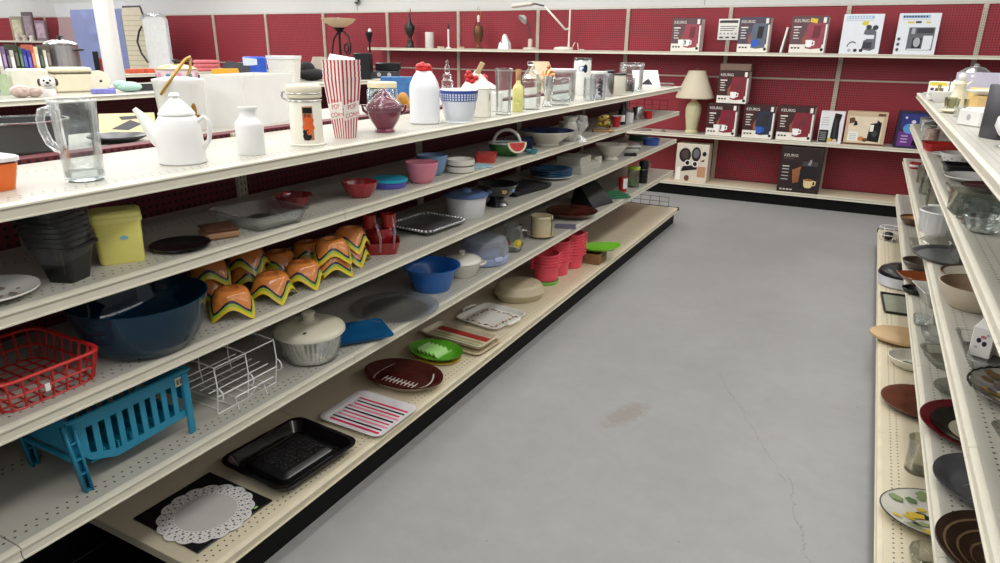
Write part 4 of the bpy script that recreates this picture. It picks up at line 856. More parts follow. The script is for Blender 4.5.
# big blue glass bowl
x, y, R, h = L['glassbowl']
def tinted(c, rough=.04):
    m, nt, bs = new_mat('blue_glass'); nt.nodes.remove(bs); out = nt.nodes['Material Output']
    tr = nt.nodes.new('ShaderNodeBsdfTransparent'); tr.inputs[0].default_value = rgb(c)
    df = nt.nodes.new('ShaderNodeBsdfDiffuse'); df.inputs[0].default_value = rgb((22, 84, 116))
    gl = nt.nodes.new('ShaderNodeBsdfGlossy'); gl.inputs['Roughness'].default_value = rough
    fr = nt.nodes.new('ShaderNodeFresnel'); fr.inputs['IOR'].default_value = 1.5
    m1 = nt.nodes.new('ShaderNodeMixShader'); m1.inputs[0].default_value = .30; nt.links.new(tr.outputs[0], m1.inputs[1]); nt.links.new(df.outputs[0], m1.inputs[2])
    m2 = nt.nodes.new('ShaderNodeMixShader'); nt.links.new(fr.outputs[0], m2.inputs[0]); nt.links.new(m1.outputs[0], m2.inputs[1]); nt.links.new(gl.outputs[0], m2.inputs[2])
    nt.links.new(m2.outputs[0], out.inputs[0]); return m
solo('glass_punch_bowl', B().lathe([(0, 0), (.090, 0), (.125, .008), (.150, .04), (.168, .09), (.182, .150), (.183, .153), (.179, .153), (.163, .09), (.145, .042), (.12, .014), (0, .008)], n=56), tinted((70, 132, 166)), 'huge dark blue glass bowl on the third shelf', 'bowl', (x, y + .008, Z3), 0)
# orange zigzag pots, upside down
def pot_mesh():
    b = B(); n = 48; H, R0_, R1_ = .090, .046, .078
    def rad(z, i):
        u = 1 - z / H; r = R0_ + (R1_ - R0_) * u ** .75; th = 2 * PI * i / n
        sq = 1 / (max(abs(math.cos(th)), abs(math.sin(th))) ** .36); return r * (1 + (sq - 1) * u)
    def zz_(i):      # lower edge: dips at the corners, arches between
        th = 2 * PI * i / n + PI / 4; return .038 * abs(math.sin(2 * th)) ** 1.25
    def ring(off, inset=0):
        R = []
        for i in range(n):
            z = min(zz_(i) + off, H); r = rad(z, i) - inset; th = 2 * PI * i / n; R.append((r * math.cos(th), r * math.sin(th), z))
        return R
    def flat(z, inset=0): return [((rad(z, i) - inset) * math.cos(2 * PI * i / n), (rad(z, i) - inset) * math.sin(2 * PI * i / n), z) for i in range(n)]
    R = [ring(0), ring(.012), ring(.021), ring(.030), ring(.040), flat(.080), flat(.086, .002), flat(H, .008)]
    mi = [0, 1, 2, 3, 3, 3, 3]
    b.rings(R, mi, False, False)
    b.rings([flat(H, .008), [(.026 * math.cos(2 * PI * i / n), .026 * math.sin(2 * PI * i / n), H) for i in range(n)], [(.024 * math.cos(2 * PI * i / n), .024 * math.sin(2 * PI * i / n), H - .010) for i in range(n)], [(.005 * math.cos(2 * PI * i / n), .005 * math.sin(2 * PI * i / n), H - .010) for i in range(n)]], 3, False, True)
    b.rings([ring(0), ring(.003, .005), ring(.02, .006), flat(.078, .008), [(.005 * math.cos(2 * PI * i / n), .005 * math.sin(2 * PI * i / n), .078) for i in range(n)]], [0, 4, 4, 4], False, True)
    return b
POTM = [mat((226, 200, 52), .25, coat=.5), mat((160, 186, 52), .25, coat=.5), mat((32, 38, 62), .25, coat=.5), mat((222, 132, 62), .22, coat=.6, var=.2, scale=45), mat((180, 150, 70), .5)]
proto = pot_mesh().build('zigzag_pot', POTM, None, 50)
spots = [(-1.705, 1.395, 0, .85, 'front row, nearest upside-down orange zigzag pot, beside the huge blue bowl'), (-1.705, 1.568, 0, .35, 'front row, second upside-down orange zigzag pot from the blue bowl'), (-1.71, 1.722, 0, .5, 'front row, third upside-down orange zigzag pot from the blue bowl'), (-1.70, 1.868, 0, .9, 'front row, fourth upside-down orange zigzag pot, under another pot'), (-1.735, 2.018, 0, .35, 'front row, last upside-down orange zigzag pot, under another pot by the red dishes'),
         (-1.70, 1.868, .052, .85, 'upper orange zigzag pot riding on the fourth pot of the front row'), (-1.735, 2.018, .056, .3, 'upper orange zigzag pot riding on the last pot of the front row'),
         (-1.88, 1.46, 0, .2, 'back row, nearest upside-down orange zigzag pot, mostly hidden'), (-1.87, 1.62, 0, .8, 'back row, second orange zigzag pot, beneath another'), (-1.88, 1.775, 0, .4, 'back row, third orange zigzag pot, beneath another'), (-1.88, 1.93, 0, .7, 'back row, farthest orange zigzag pot'),
         (-1.88, 1.46, .054, .9, 'upper orange zigzag pot nearest the blue bowl in the back row'), (-1.87, 1.62, .054, .4, 'upper orange zigzag pot second from the blue bowl in the back row')]
for i, (x, y, dz, rz, lb) in enumerate(spots):
    o = proto if i == 0 else copy_tree(proto); o.location = (x, y, Z3 + dz); o.rotation_euler = (0, 0, rz); tag(o, lb, 'plant pot', 'orange zigzag pots')
# red dishes
x, y, R, h = L['redcups']
RD = mat((150, 30, 36), .25, coat=.4)
solo('baking_dish', B().tray(.080, .070, .052, .004, .014, .4), RD, 'dark red rectangular baking dish under the stacked red bowls', 'dish', (x, y, Z3), .7)
for k in range(3): solo('ramekin', B().lathe(bowl(.058, .040, .72, .004), n=32), RD, ['lowest red bowl stacked in the dark red baking dish', 'middle red bowl stacked in the dark red baking dish', 'upper red bowl, right under the two red cups'][k], 'bowl', (x - .005, y, Z3 + .0045 + .034 + .014 * k), 0, 'stacked red bowls')
for k, (dx, dy) in enumerate(((-.03, -.03), (.028, .024))): solo('red_cup', B().lathe([(0, 0), (.028, 0), (.031, .055), (.028, .055), (.026, .004), (0, .004)], n=28, flute=14, fa=.02), mat((176, 44, 42), .3, coat=.3), ['left red fluted cup crowning the stack of red dishes', 'right red fluted cup crowning the stack of red dishes'][k], 'cup', (x + dx, y + dy, Z3 + .108), 0, 'red fluted cups')
solo('film_bag', B().tube([(.02, -.086, .02), (.022, -.078, .08), (.0, -.062, .14), (-.01, -.045, .165)], [.003, .005, .004, .002], n=6).tube([(.07, -.06, .03), (.075, -.045, .10), (.06, -.02, .16)], [.003, .006, .002], n=6), PLASTIC, 'twisted clear film strips tied over the red dishes', 'plastic wrap', (x, y, Z3), .4)
# silver tray
t = thing('silver_tray', 'rectangular pewter tray with a beaded silver rim', 'tray', (-1.80, 2.655, Z3), 1.50)
SIL = mat((132, 132, 132), .34, .55, var=.15)
B().tray(.155, .13, .018, .003, .03, .25, rim=.008).build('body', SIL, t)
b = B()
ol = rrect(.156, .131, .04, 3)
for (xa, ya), (xb_, yb_) in zip(ol, ol[1:] + ol[:1]):
    d_ = math.hypot(xb_ - xa, yb_ - ya); m_ = max(1, int(d_ / .018))
    for k in range(m_): b.ball(.0078, .0078, .007, (xa + (xb_ - xa) * k / m_, ya + (yb_ - ya) * k / m_, .023), n=8)
b.build('beaded_rim', mat((214, 214, 216), .12, .5, coat=.5), t)
x, y, R, h = L['crock']
t = thing('lidded_crock', 'white ribbed crock pot with a blue lid', 'crock', (x, y, Z3))
B().lathe([(0, 0), (.088, 0), (.092, .004), (.106, .098), (.110, .100), (.110, .106), (.104, .106), (.10, .10), (.086, .01), (0, .01)], n=44).build('body', mat((226, 228, 230), .3, coat=.2, var=.02), t)
B().lathe([(.110, .107), (.116, .109), (.116, .114), (.104, .120), (.06, .126), (.03, .127), (.026, .140), (.02, .144), (0, .144)], n=44).build('lid', mat((92, 116, 162), .3, coat=.2), t)
x, y, R, h = L['footbowl']
t = thing('footed_bowl', 'black footed ceramic bowl painted with small pale flowers', 'bowl', (x, y + .008, Z3))
b = B().lathe([(0, 0), (.060, 0), (.062, .006), (.040, .030), (.036, .038), (.060, .052), (.092, .082), (.108, .112), (.114, .122), (.110, .124), (.104, .114), (.086, .086), (.05, .056), (0, .05)], n=44)
for k in range(8):
    for q in range(5): wdisc(b, .1023, k * .8 + .09 * math.cos(q * 1.256), .094 + .008 * math.sin(q * 1.256), .006, .005, 1 + k % 2)
b.build('body', [mat((22, 26, 32), .15, coat=.6), mat((130, 160, 206), .4), mat((206, 170, 110), .4)], t)

for k in range(3): solo('baking_sheet', B().tray(.19, .115, .012, .003, .008, .15, rim=.008), mat((66, 66, 70), .4, .3), ['lowest dark baking sheet of the three stacked on the third shelf', 'middle dark baking sheet of the three stacked on the third shelf', 'top dark baking sheet of the three stacked on the third shelf'][k], 'baking sheet', (-1.815, 3.68, Z3 + .008 * k), 1.42, 'stacked baking sheets')
x, y, R, h = L['blueplates']
for k in range(5): solo('dinner_plate', deco_plate(.142, .018), [mat((224, 228, 230), .25, coat=.3), mat((44, 98, 136), .2, coat=.5)][min(k, 1)], ['white plate at the bottom of the stack of teal blue plates', 'lowest teal blue plate of the stack', 'second teal blue plate up in the stack', 'third teal blue plate up in the stack', 'topmost teal blue plate of the stack'][k], 'plate', (x, y, Z3 + .0105 * k), 0, 'stacked teal blue plates' if k else None)
GB = mat((186, 182, 172), .6, var=.03)
solo('flat_gift_box', B().box(.36, .19, .052, bev=.002), GB, 'lower long flat greyish white box under the other box', 'box', (-1.775, 4.56, Z3), PI / 2)
solo('flat_gift_box', B().box(.20, .18, .058, bev=.002), GB, 'upper short flat greyish white box lying on the long one', 'box', (-1.785, 4.50, Z3 + .0522), PI / 2)
solo('small_gift_box', B().box(.12, .12, .055, bev=.002), mat((210, 206, 196), .6), 'small separate whitish box between the stacked boxes and the white footed bowl', 'box', (-1.80, 4.89, Z3), PI / 2 - .1)
t = thing('footed_bowl', 'wide white footed ceramic bowl near the far end of the third shelf', 'bowl', (-1.73, 5.14, Z3))
B().lathe([(0, 0), (.056, 0), (.060, .008), (.050, .024), (.076, .05), (.108, .092), (.126, .114), (.128, .12), (.122, .12), (.10, .09), (.066, .05), (0, .036)], n=40, flute=8, fa=.015).build('body', mat((226, 220, 208), .35, coat=.3), t)
solo('black_dish', B().tray(.05, .04, .018, .003, .004, .3), BLACK, 'tiny black dish in front of the white footed bowl', 'dish', (-1.66, 5.42, Z3), .5)
for k in range(4): solo('wrapped_napkins', B().box(.13, .11, .014, bev=.005), PLASTIC if k % 2 else mat((222, 220, 214), .4, var=.1), ['lowest film packet of white napkins on the third shelf', 'second film packet of white napkins', 'third film packet of white napkins', 'topmost film packet of white napkins on the third shelf'][k], 'packet', (-1.76 + .004 * k, 5.75, Z3 + .0143 * k), .4 + .1 * k, 'film packets of napkins')
solo('blue_tub', B().lathe([(0, 0), (.068, 0), (.074, .05), (.080, .052), (.080, .058), (.074, .058), (.066, .006), (0, .006)], n=32), mat((62, 92, 168), .35), 'round blue plastic tub near the far end of the third shelf', 'tub', (-1.70, 6.16, Z3))
solo('wire_planter', B().tube([(.12 * math.cos(q), .07 * math.sin(q), .10) for q in [2 * PI * k / 20 for k in range(20)]], .003, closed=True).tube([(.10 * math.cos(q), .06 * math.sin(q), .003) for q in [2 * PI * k / 20 for k in range(20)]], .003, closed=True).lathe([(0, .002), (.085, .002), (.095, .05), (0, .05)], n=20, sy=.6), mat((52, 82, 56), .5, var=.4, scale=30), 'dark green wire planter at the very end of the third shelf', 'planter', (-1.90, 6.42, Z3), .2)
# ================================================================== left gondola, fourth shelf
# teal dish drainer: x along the aisle, -y towards the aisle
TEAL = mat((36, 134, 166), .38, var=.05)
t = thing('dish_drainer', 'teal plastic dish drainer with slotted sides standing on ladder-like legs', 'dish drainer', (-1.80, .995, Z4), PI / 2)
# outline of the long side, seen from the aisle
def side(y0, y1):
    b = B(); ol = [(-.165, .215), (-.165, .115), (-.150, .085), (-.105, .055), (-.060, .050), (.165, .062), (.180, .075), (.180, .215)]
    # bars between slots, built as a frame of pieces
    top, n = .205, 9
    xs = [-.130 + k * .034 for k in range(n)]
    low = lambda x_: .050 + .012 * (x_ + .06) / .225 if x_ > -.06 else .050 + (.085 - .050) * (-.06 - x_) / .09
    pieces = [[(-.165, .115), (-.130, low(-.130)), (-.130, top), (-.165, top)], [(xs[-1] + .018, low(.165) + .0), (.180, .070), (.180, top), (xs[-1] + .018, top)]]
    for k in range(n - 1): pieces.append([(xs[k] + .018, low(xs[k] + .018)), (xs[k + 1], low(xs[k + 1])), (xs[k + 1], top), (xs[k] + .018, top)])
    for k in range(n):
        a_, c_ = xs[k], xs[k] + .018
        pieces.append([(a_, low(a_)), (c_, low(c_)), (c_, low(c_) + .022), (a_, low(a_) + .022)]); pieces.append([(a_, top - .03), (c_, top - .03), (c_, top), (a_, top)])
    for q in pieces: b.rings([[(u, y0, v) for u, v in q], [(u, y1, v) for u, v in q]])
    return b
for yy in (-.122, .118): side(yy, yy + .004).build('slotted_side', TEAL, t, 20)
b = B().box(.30, .236, .004, (.02, 0, .066), .001)
for k in range(7): b.box(.004, .236, .022, (-.09 + .04 * k, 0, .07), .001)
b.build('floor_rack', TEAL, t)
for xx in (-.165, .176): B().box(.004, .244, .10, (xx, 0, .108), .001).build('end_wall', TEAL, t)
b = B()
for yy in (-.128, .128): b.box(.365, .012, .010, (.008, yy, .205), .003)
for xx in (-.172, .186): b.box(.012, .262, .010, (xx, 0, .205), .003)
b.build('rim', TEAL, t)
for yy in (-.125, .121):
    b = B()
    for dx in (-.014, .010): b.rings([[(-.176 + dx, yy - .012, .204), (-.172 + dx, yy - .012, .204), (-.172 + dx, yy + .010, .204), (-.176 + dx, yy + .010, .204)], [(-.158 + dx * .7, yy - .012, 0), (-.154 + dx * .7, yy - .012, 0), (-.154 + dx * .7, yy + .010, 0), (-.158 + dx * .7, yy + .010, 0)]])
    for z in (.002, .055, .10, .15): b.box(.022, .018, .004, (-.158 - (.018 * z / .204), yy, z), .001)
    b.rings([[(-.186, yy + .004, .204), (-.166, yy + .004, .204), (-.166, yy + .007, .204), (-.186, yy + .007, .204)], [(-.166, yy + .004, 0), (-.150, yy + .004, 0), (-.150, yy + .007, 0), (-.166, yy + .007, 0)]])
    b.build('leg', TEAL, t, 20)
    B().box(.022, .012, .204, (.172, yy, 0), .003).build('leg', TEAL, t)
B().box(.012, .22, .016, (-.168, 0, .085), .003).build('cross_bar', TEAL, t)
b = B(); b.pr(.140, .168, .168, .196, -.1245, 0); 
for k in range(2): b.pr(.144 + .011 * k, .174, .152 + .011 * k, .190, -.125, 1)
b.build('price_label', [mat((206, 204, 176), .6), mat((112, 108, 92), .6)], t, None)
# white wire rack
t = thing('wire_rack', 'white wire kitchen rack with looped ends beside the teal dish drainer', 'wire rack', (-1.80, 1.40, Z4), PI / 2)
b = B(); w_ = .0024
for xx in (-.125, .0, .125):
    b.tube([(xx, -.11, .004), (xx, -.125, .10), (xx, -.12, .17), (xx, -.05, .175), (xx, .11, .16), (xx, .12, .06), (xx, .11, .004)], w_)
    b.tube([(xx, -.125, .10)] + [(xx + .0, -.125 - .022 * math.sin(q), .085 + .022 * math.cos(q) - .007) for q in [PI * k / 8 for k in range(9)]] + [(xx, -.118, .05)], w_)
for yy, z in ((-.11, .004), (.11, .004), (-.12, .17), (.11, .16), (-.123, .07)): b.tube([(-.125, yy, z), (.125, yy, z)], w_)
b.build('frame', WHITE, t)
b = B()
for k in range(6): xx = -.105 + .042 * k; b.tube([(xx, -.11, .006), (xx, .11, .006)], .0018)
for k in range(5): yy = -.08 + .04 * k; b.tube([(-.125, yy, .07), (.125, yy, .07)], .0018)
b.tube([(-.07, -.145, .004), (-.07, -.135, .045), (.05, -.135, .045), (.05, -.145, .004)], w_).tube([(.0, -.11, .004), (.02, -.14, .05), (.09, -.14, .05), (.10, -.12, .03)], w_)
b.build('wires', WHITE, t)
# salad spinner
x, y, R, h = L['spinner']
t = thing('salad_spinner', 'clear salad spinner with slotted white basket and cream lid', 'salad spinner', (x, y, Z4))
B().lathe([(0, 0), (.092, 0), (.100, .006), (.116, .06), (.126, .105), (.129, .108), (.126, .108), (.113, .06), (.097, .009), (0, .006)], n=48).build('outer_bowl', clear((252, 253, 252), .10, .06, .03), t)
b = B(); nn = 40
for i in range(nn):
    a0 = 2 * PI * i / nn; a1 = a0 + 2 * PI / nn * .55
    b.rings([[(r_ * math.cos(q), r_ * math.sin(q), z) for q, r_ in ((a0, R_), (a1, R_), (a1, R_ - .0025), (a0, R_ - .0025))] for z, R_ in ((.014, .086), (.05, .103), (.104, .118))])
for z, R_ in ((.014, .087), (.055, .1045), (.104, .119)): b.lathe([(R_, z - .002), (R_ + .001, z + .002), (R_ - .003, z + .002), (R_ - .003, z - .002), (R_, z - .002)], n=48)
b.lathe([(0, .012), (.086, .012), (.086, .014), (0, .014)], n=40)
b.build('basket', mat((226, 224, 216), .4), t)
SPL = mat((222, 216, 194), .35, var=.02, coat=.2)
B().lathe([(.130, .109), (.133, .111), (.133, .119), (.126, .128), (.108, .136), (.070, .144), (.044, .146), (0, .146)], n=52).build('lid', SPL, t)
B().lathe([(.034, .146), (.036, .150), (.034, .152), (.024, .154), (.020, .172), (.026, .180), (.024, .186), (0, .188)], n=28).build('knob', SPL, t)
B().prdisc(0, 0, .007, .0085, 0, 0).build('vent_hole', INK, t, None).matrix_local = Matrix.Translation((.055, -.082, .1395)) @ Matrix.Rotation(-PI / 2 + .12, 4, 'X')
x, y, lx, ly, a = L['blueplate']
solo('square_plate', B().loft([(.07, .06, 0), (.088, .075, .003), (.122, .106, .014), (.123, .107, .017), (.116, .100, .016), (.085, .072, .007), (.07, .06, .0055)], .22), mat((18, 86, 136), .25, coat=.3), 'square blue plate with upturned corners next to the salad spinner', 'plate', (-1.71, 2.005, Z4), .95)
x, y, R, h = L['platter']
solo('glass_platter', B().lathe([(0, 0), (.15, 0), (.16, .003), (.196, .012), (.198, .015), (.194, .016), (.158, .008), (.15, .005), (0, .005)], n=56), clear((253, 254, 254), .14, .05, .05), 'large flat clear glass platter in front of the blue plastic basin', 'platter', (x, y - .012, Z4))
x, y, R, h = L['bluebowl3']
solo('plastic_basin', B().lathe([(0, 0), (.088, 0), (.092, .004), (.118, .09), (.132, .112), (.143, .118), (.143, .122), (.130, .117), (.114, .09), (.088, .006), (0, .006)], n=52), mat((34, 106, 190), .3, var=.03, coat=.2), 'bright blue plastic basin on the fourth shelf', 'basin', (x, y + .006, Z4))
x, y, R, h = L['casserole']
t = thing('casserole', 'white ceramic casserole with handles and rounded lid behind the blue basin', 'casserole', (x, y + .03, Z4), .5)
CW = mat((226, 222, 208), .25, coat=.4, var=.02)
B().lathe([(0, 0), (.072, 0), (.078, .006), (.098, .062), (.102, .070), (.098, .072), (.09, .06), (.07, .008), (0, .008)], n=40).build('body', CW, t)
B().lathe([(.100, .0725), (.104, .076), (.100, .086), (.080, .098), (.04, .108), (0, .110)], n=40).build('lid', CW, t)
B().lathe([(.018, .108), (.014, .116), (.020, .126), (.012, .132), (0, .133)], n=20).build('knob', CW, t)
for s in (-1, 1): B().tube([(s * .094, -.03, .060), (s * .118, -.022, .066), (s * .122, 0, .068), (s * .118, .022, .066), (s * .094, .03, .060)], .007, n=8).build('handle', CW, t)
x, y, R, h = L['cake']
t = thing('cake_keeper', 'round lilac cake keeper with a cloudy clear dome', 'cake keeper', (x, y + .025, Z4))
B().lathe([(0, 0), (.118, 0), (.130, .006), (.136, .040), (.132, .044), (0, .044)], n=44).build('base', mat((168, 182, 222), .35, var=.03), t)
B().lathe([(.134, .0445), (.130, .10), (.118, .135), (.09, .150), (0, .154), (0, .150), (.088, .146), (.114, .132), (.126, .10), (.130, .0445)], n=44).build('dome', clear((240, 243, 250), .12, .15, .16), t)
for q in (-2.2, -.5): B().box(.05, .010, .026, (0, 0, .030), .004, T=Matrix.Rotation(q + PI / 2, 4, 'Z') @ Matrix.Translation((0, -.140, 0))).build('clip', mat((186, 198, 228), .35), t)
x, y, R, h = L['lemonjar']
t = thing('glass_pitcher', 'clear glass pitcher painted with a lemon, bagged in clear film', 'pitcher', (x, y, Z4), .5)
B().lathe([(0, 0), (.048, 0), (.052, .005), (.064, .05), (.058, .11), (.050, .135), (.056, .155), (.053, .155), (.047, .135), (.055, .11), (.061, .05), (.048, .01), (0, .01)], n=36).build('body', GLASS2, t)
b = B(); wdisc(b, .0648, -1.1, .058, .026, .024, 0); wdisc(b, .0652, -1.02, .060, .012, .011, 1); wdisc(b, .0648, -2.1, .062, .020, .014, 2); wdisc(b, .0648, -.3, .04, .015, .012, 2); b.build('painted_lemon', [mat((214, 190, 40), .35), mat((232, 216, 90), .35), mat((150, 84, 66), .4)], t, None)
B().tube([(.055, 0, .13), (.085, 0, .12), (.09, 0, .075), (.062, 0, .045)], .006, n=8).build('handle', GLASS2, t)
x, y, R, h = L['planter']
t = thing('flower_pot', 'cream ceramic flower pot in its matching saucer', 'flower pot', (-1.70, 3.785, Z4), 0)
CP = mat((216, 200, 164), .35, coat=.3, var=.06)
B().lathe(plate(.088, .02), n=40).build('saucer', CP, t)
B().lathe([(0, .006), (.054, .006), (.060, .05), (.066, .118), (.072, .120), (.073, .136), (.067, .140), (.060, .130), (.055, .05), (0, .03)], n=40).build('pot', CP, t)
b = B()
for q in (-.2, 2.4, 4.2): b.tube([(.076 * math.cos(q), .076 * math.sin(q), .012), (.080 * math.cos(q), .080 * math.sin(q), .08), (.074 * math.cos(q), .074 * math.sin(q), .142)], .0022)
b.build('wire_hanger', BLKM, t)
x, y, R, h = L['brownplat']
solo('serving_platter', B().lathe([(0, 0), (.12, 0), (.16, .014), (.182, .036), (.184, .040), (.176, .037), (.15, .02), (.12, .008), (0, .008)], n=48), mat((78, 32, 20), .15, var=.2, coat=.7), 'round glossy dark brown platter on the fourth shelf', 'platter', (x, y, Z4))
solo('printed_bag', B().box(.14, .12, .004, bev=.001), mat((96, 92, 112), .4, var=.4, scale=40), 'flat purplish printed packet in front of the brown platter', 'packet', (-1.665, 4.10, Z4), .4)
t = solo('black_case', B().rings([[(-.14, -.10, 0), (.14, -.10, 0), (.14, .10, 0), (-.14, .10, 0)], [(-.14, -.09, .02), (.14, -.09, .02), (.14, .10, .03), (-.14, .10, .03)], [(-.12, .04, .150), (.12, .04, .150), (.12, .08, .156), (-.12, .08, .156)]]), mat((20, 20, 24), .45, var=.2), 'black wedge shaped case standing behind the brown platter', 'case', (-1.76, 4.86, Z4), 1.35)
solo('green_mat', B().box(.24, .20, .018, bev=.004).box(.20, .16, .010, (0.01, 0.01, .0185), .003), mat((42, 110, 74), .6, var=.25, scale=50), 'green folded cloth and box lid past the black wedge case', 'box', (-1.72, 5.20, Z4), .8)
x, y, R, h = L['rwcup']
solo('red_tumbler', B().rings([[(.032 * math.cos(q), .032 * math.sin(q), 0) for q in [2 * PI * i / 28 for i in range(28)]], [(.040 * math.cos(q), .040 * math.sin(q), .12) for q in [2 * PI * i / 28 for i in range(28)]]], 0).poly([(.0405 * math.cos(q), .0405 * math.sin(q), z) for q, z in [(-1.2 + .1 * k, .115) for k in range(12)] + [(-.1 - .1 * k, .03) for k in range(12)]][:24], 1), [mat((188, 36, 40), .4), PAPER], 'red tumbler with a white patch on the fourth shelf', 'tumbler', (x, y, Z4))
x, y, R, h = L['greenjar']
t = thing('storage_jar', 'clear jar with lime green lid and green filling', 'jar', (x, y, Z4))
B().lathe([(0, 0), (.050, 0), (.053, .005), (.053, .145), (.05, .150), (.047, .150), (.05, .14), (.05, .01), (0, .008)], n=32).build('body', clear((240, 246, 240), .12), t)
B().lathe([(.0, .1505), (.055, .1505), (.056, .154), (.056, .172), (.052, .176), (0, .176)], n=32).build('lid', mat((176, 200, 60), .35), t)
B().lathe([(0, .012), (.045, .012), (.045, .05), (0, .055)], n=20).build('green_filling', mat((120, 160, 96), .6, var=.3, scale=60), t)
x, y, R, h = L['blackcan']
t = thing('thermos', 'black cylindrical canister with steel band beside the lime lidded jar', 'canister', (x + .005, y + .02, Z4))
B().lathe([(0, 0), (.040, 0), (.042, .004), (.042, .150), (0, .150)], n=28).build('body', BLACK, t); B().lathe([(.043, .118), (.043, .126), (.0, .126), (0, .118)], n=28).build('steel_band', STEEL, t); B().lathe([(.041, .1505), (.041, .19), (.036, .196), (0, .196)], n=28).build('lid', BLKM, t)
for k, (xx, yy) in enumerate(((-1.86, 6.30), (-1.76, 6.33), (-1.81, 6.44))):
    solo('wine_glass', B().lathe([(0, 0), (.032, 0), (.030, .003), (.005, .008), (.004, .05), (.024, .066), (.034, .09), (.031, .12), (.029, .12), (.032, .09), (.022, .069), (0, .064)], n=24), GLASS2, ['clear stemmed glass, nearest the pegboard of three on the fourth shelf', 'clear stemmed glass, nearest the aisle of three on the fourth shelf', 'clear stemmed glass, farthest back of three on the fourth shelf'][k], 'glass', (xx, yy, Z4), 0, 'stemmed glasses')

# ================================================================== left gondola, base deck
x, y, lx, ly, a = L['mat']
solo('place_mat', B().box(.302, .326, .006, bev=.002).poly([(.085, -.150, .0064), (.10, -.150, .0064), (.10, -.142, .0064), (.085, -.142, .0064)], 1), [mat((22, 22, 24), .35, var=.3), mat((170, 226, 130), .5)], 'square black glossy mat lying under the white lace doily', 'mat', (x, y, ZB), a)
b = B(); n = 96; Rm = .150
sc_r = lambda q: Rm * (.97 + .065 * abs(math.cos(q * 8)))
ring_o = [(sc_r(2 * PI * i / n) * math.cos(2 * PI * i / n), sc_r(2 * PI * i / n) * math.sin(2 * PI * i / n)) for i in range(n)]
b.rings([[(.095 * math.cos(2 * PI * i / n), .095 * math.sin(2 * PI * i / n), .0062) for i in range(n)], [(x_, y_, .0062) for x_, y_ in ring_o], [(x_, y_, .0082) for x_, y_ in ring_o], [(.095 * math.cos(2 * PI * i / n), .095 * math.sin(2 * PI * i / n), .0086) for i in range(n)]], [0, 0, 0], True, True)
for (R_, cnt, r_, ph) in ((.104, 44, .0028, 0), (.114, 26, .0048, .1), (.124, 48, .0026, .05), (.133, 30, .0046, .0), (.142, 56, .0024, .03)):
    for i in range(cnt):
        q = 2 * PI * i / cnt + ph
        b.poly([(R_ * math.cos(q) + r_ * math.cos(k * 1.047), R_ * math.sin(q) + r_ * math.sin(k * 1.047), .0088) for k in range(6)], 1)
x, y, R, h = L['doily']
b.poly([(.098 * math.cos(2 * PI * i / 48), .098 * math.sin(2 * PI * i / 48), .0089) for i in range(48)], 2)
solo('lace_doily', b, [mat((232, 230, 226), .6, var=.02), mat((96, 94, 92), .7), mat((202, 199, 195), .5, var=.04)], 'round white paper lace doily on the square black mat', 'doily', (x, y, ZB), 0)
# black roasting pan with slotted rack
x, y, lx, ly, a = L['roaster']
t = thing('broiler_pan', 'black enamel broiler pan with patterned raised grill insert', 'pan', (x, y, ZB), a)
ENA = mat((14, 14, 16), .12, var=.2, coat=.6)
B().tray(.184, .166, .042, .004, .022, .28, rim=.012).build('body', ENA, t)
b = B().loft([(.128, .108, .006), (.126, .106, .022), (.112, .092, .034), (.104, .086, .037), (.102, .084, .036)], .2)
for i in range(-4, 5):
    for j in range(-3, 4):
        T = Matrix.Translation((i * .0215, j * .0215, .0355)) @ Matrix.Rotation(PI / 4 if (i // 2 + j // 2) % 2 else -PI / 4, 4, 'Z'); b.box(.019, .006, .006, (0, 0, 0), .0015, T=T)
b.build('grill_insert', mat((26, 26, 28), .28, coat=.4), t)
# striped tray
x, y, lx, ly, a = L['striped']
t = thing('striped_tray', 'white melamine tray with pink and black brush stripes', 'tray', (x, y + .005, ZB), a)
B().tray(.138, .158, .016, .004, .018, .25, rim=.005).build('body', mat((230, 226, 228), .3, coat=.3), t)
b = B()
for k in range(9):
    u = -.098 + k * .0245; mi = [0, 1, 2, 0, 1, 2, 0, 1, 0][k]; w_ = [.0075, .0055, .007, .005, .006, .0075, .006, .0055, .007][k]; l0, l1 = -.132 + .006 * math.sin(k * 2.3), .130 + .008 * math.sin(k * 1.7)
    b.poly([(u - w_, l0, .0045), (u + w_, l0 + .004, .0045), (u + w_ * .8, l1, .0045), (u - w_ * .9, l1 - .003, .0045)], mi)
b.build('brush_stripes', [mat((206, 50, 90), .4), mat((34, 26, 30), .4), mat((226, 140, 160), .4)], t, None)
# football platter
t = thing('football_platter', 'brown football shaped serving dish with white laces', 'platter', (-1.735, 2.335, ZB), .0)
def foot(a_, b_, z, n=40): return [(a_ * (1 if math.cos(q) >= 0 else -1) * abs(math.cos(q)) ** .78, b_ * (1 if math.sin(q) >= 0 else -1) * abs(math.sin(q)) ** 1.22, z) for q in [2 * PI * i / n for i in range(n)]]
FB = mat((76, 30, 26), .2, coat=.5, var=.1)
B().rings([foot(.13, .085, 0), foot(.155, .102, .006), foot(.194, .132, .036), foot(.205, .140, .041), foot(.205, .140, .045), foot(.194, .131, .043), foot(.155, .104, .018), foot(.13, .085, .012)], [1, 1, 1, 0, 0, 0, 0]).build('body', [FB, mat((206, 194, 182), .3, coat=.3)], t)
b = B()
b.poly([(-.090, -.036, .0135), (.092, -.036, .0135), (.092, -.0295, .0135), (-.090, -.0295, .0135)])
for k in range(9): u = -.084 + .0210 * k; b.poly([(u - .004, -.058, .0138), (u + .002, -.058, .0138), (u + .004, -.008, .0138), (u - .002, -.008, .0138)])
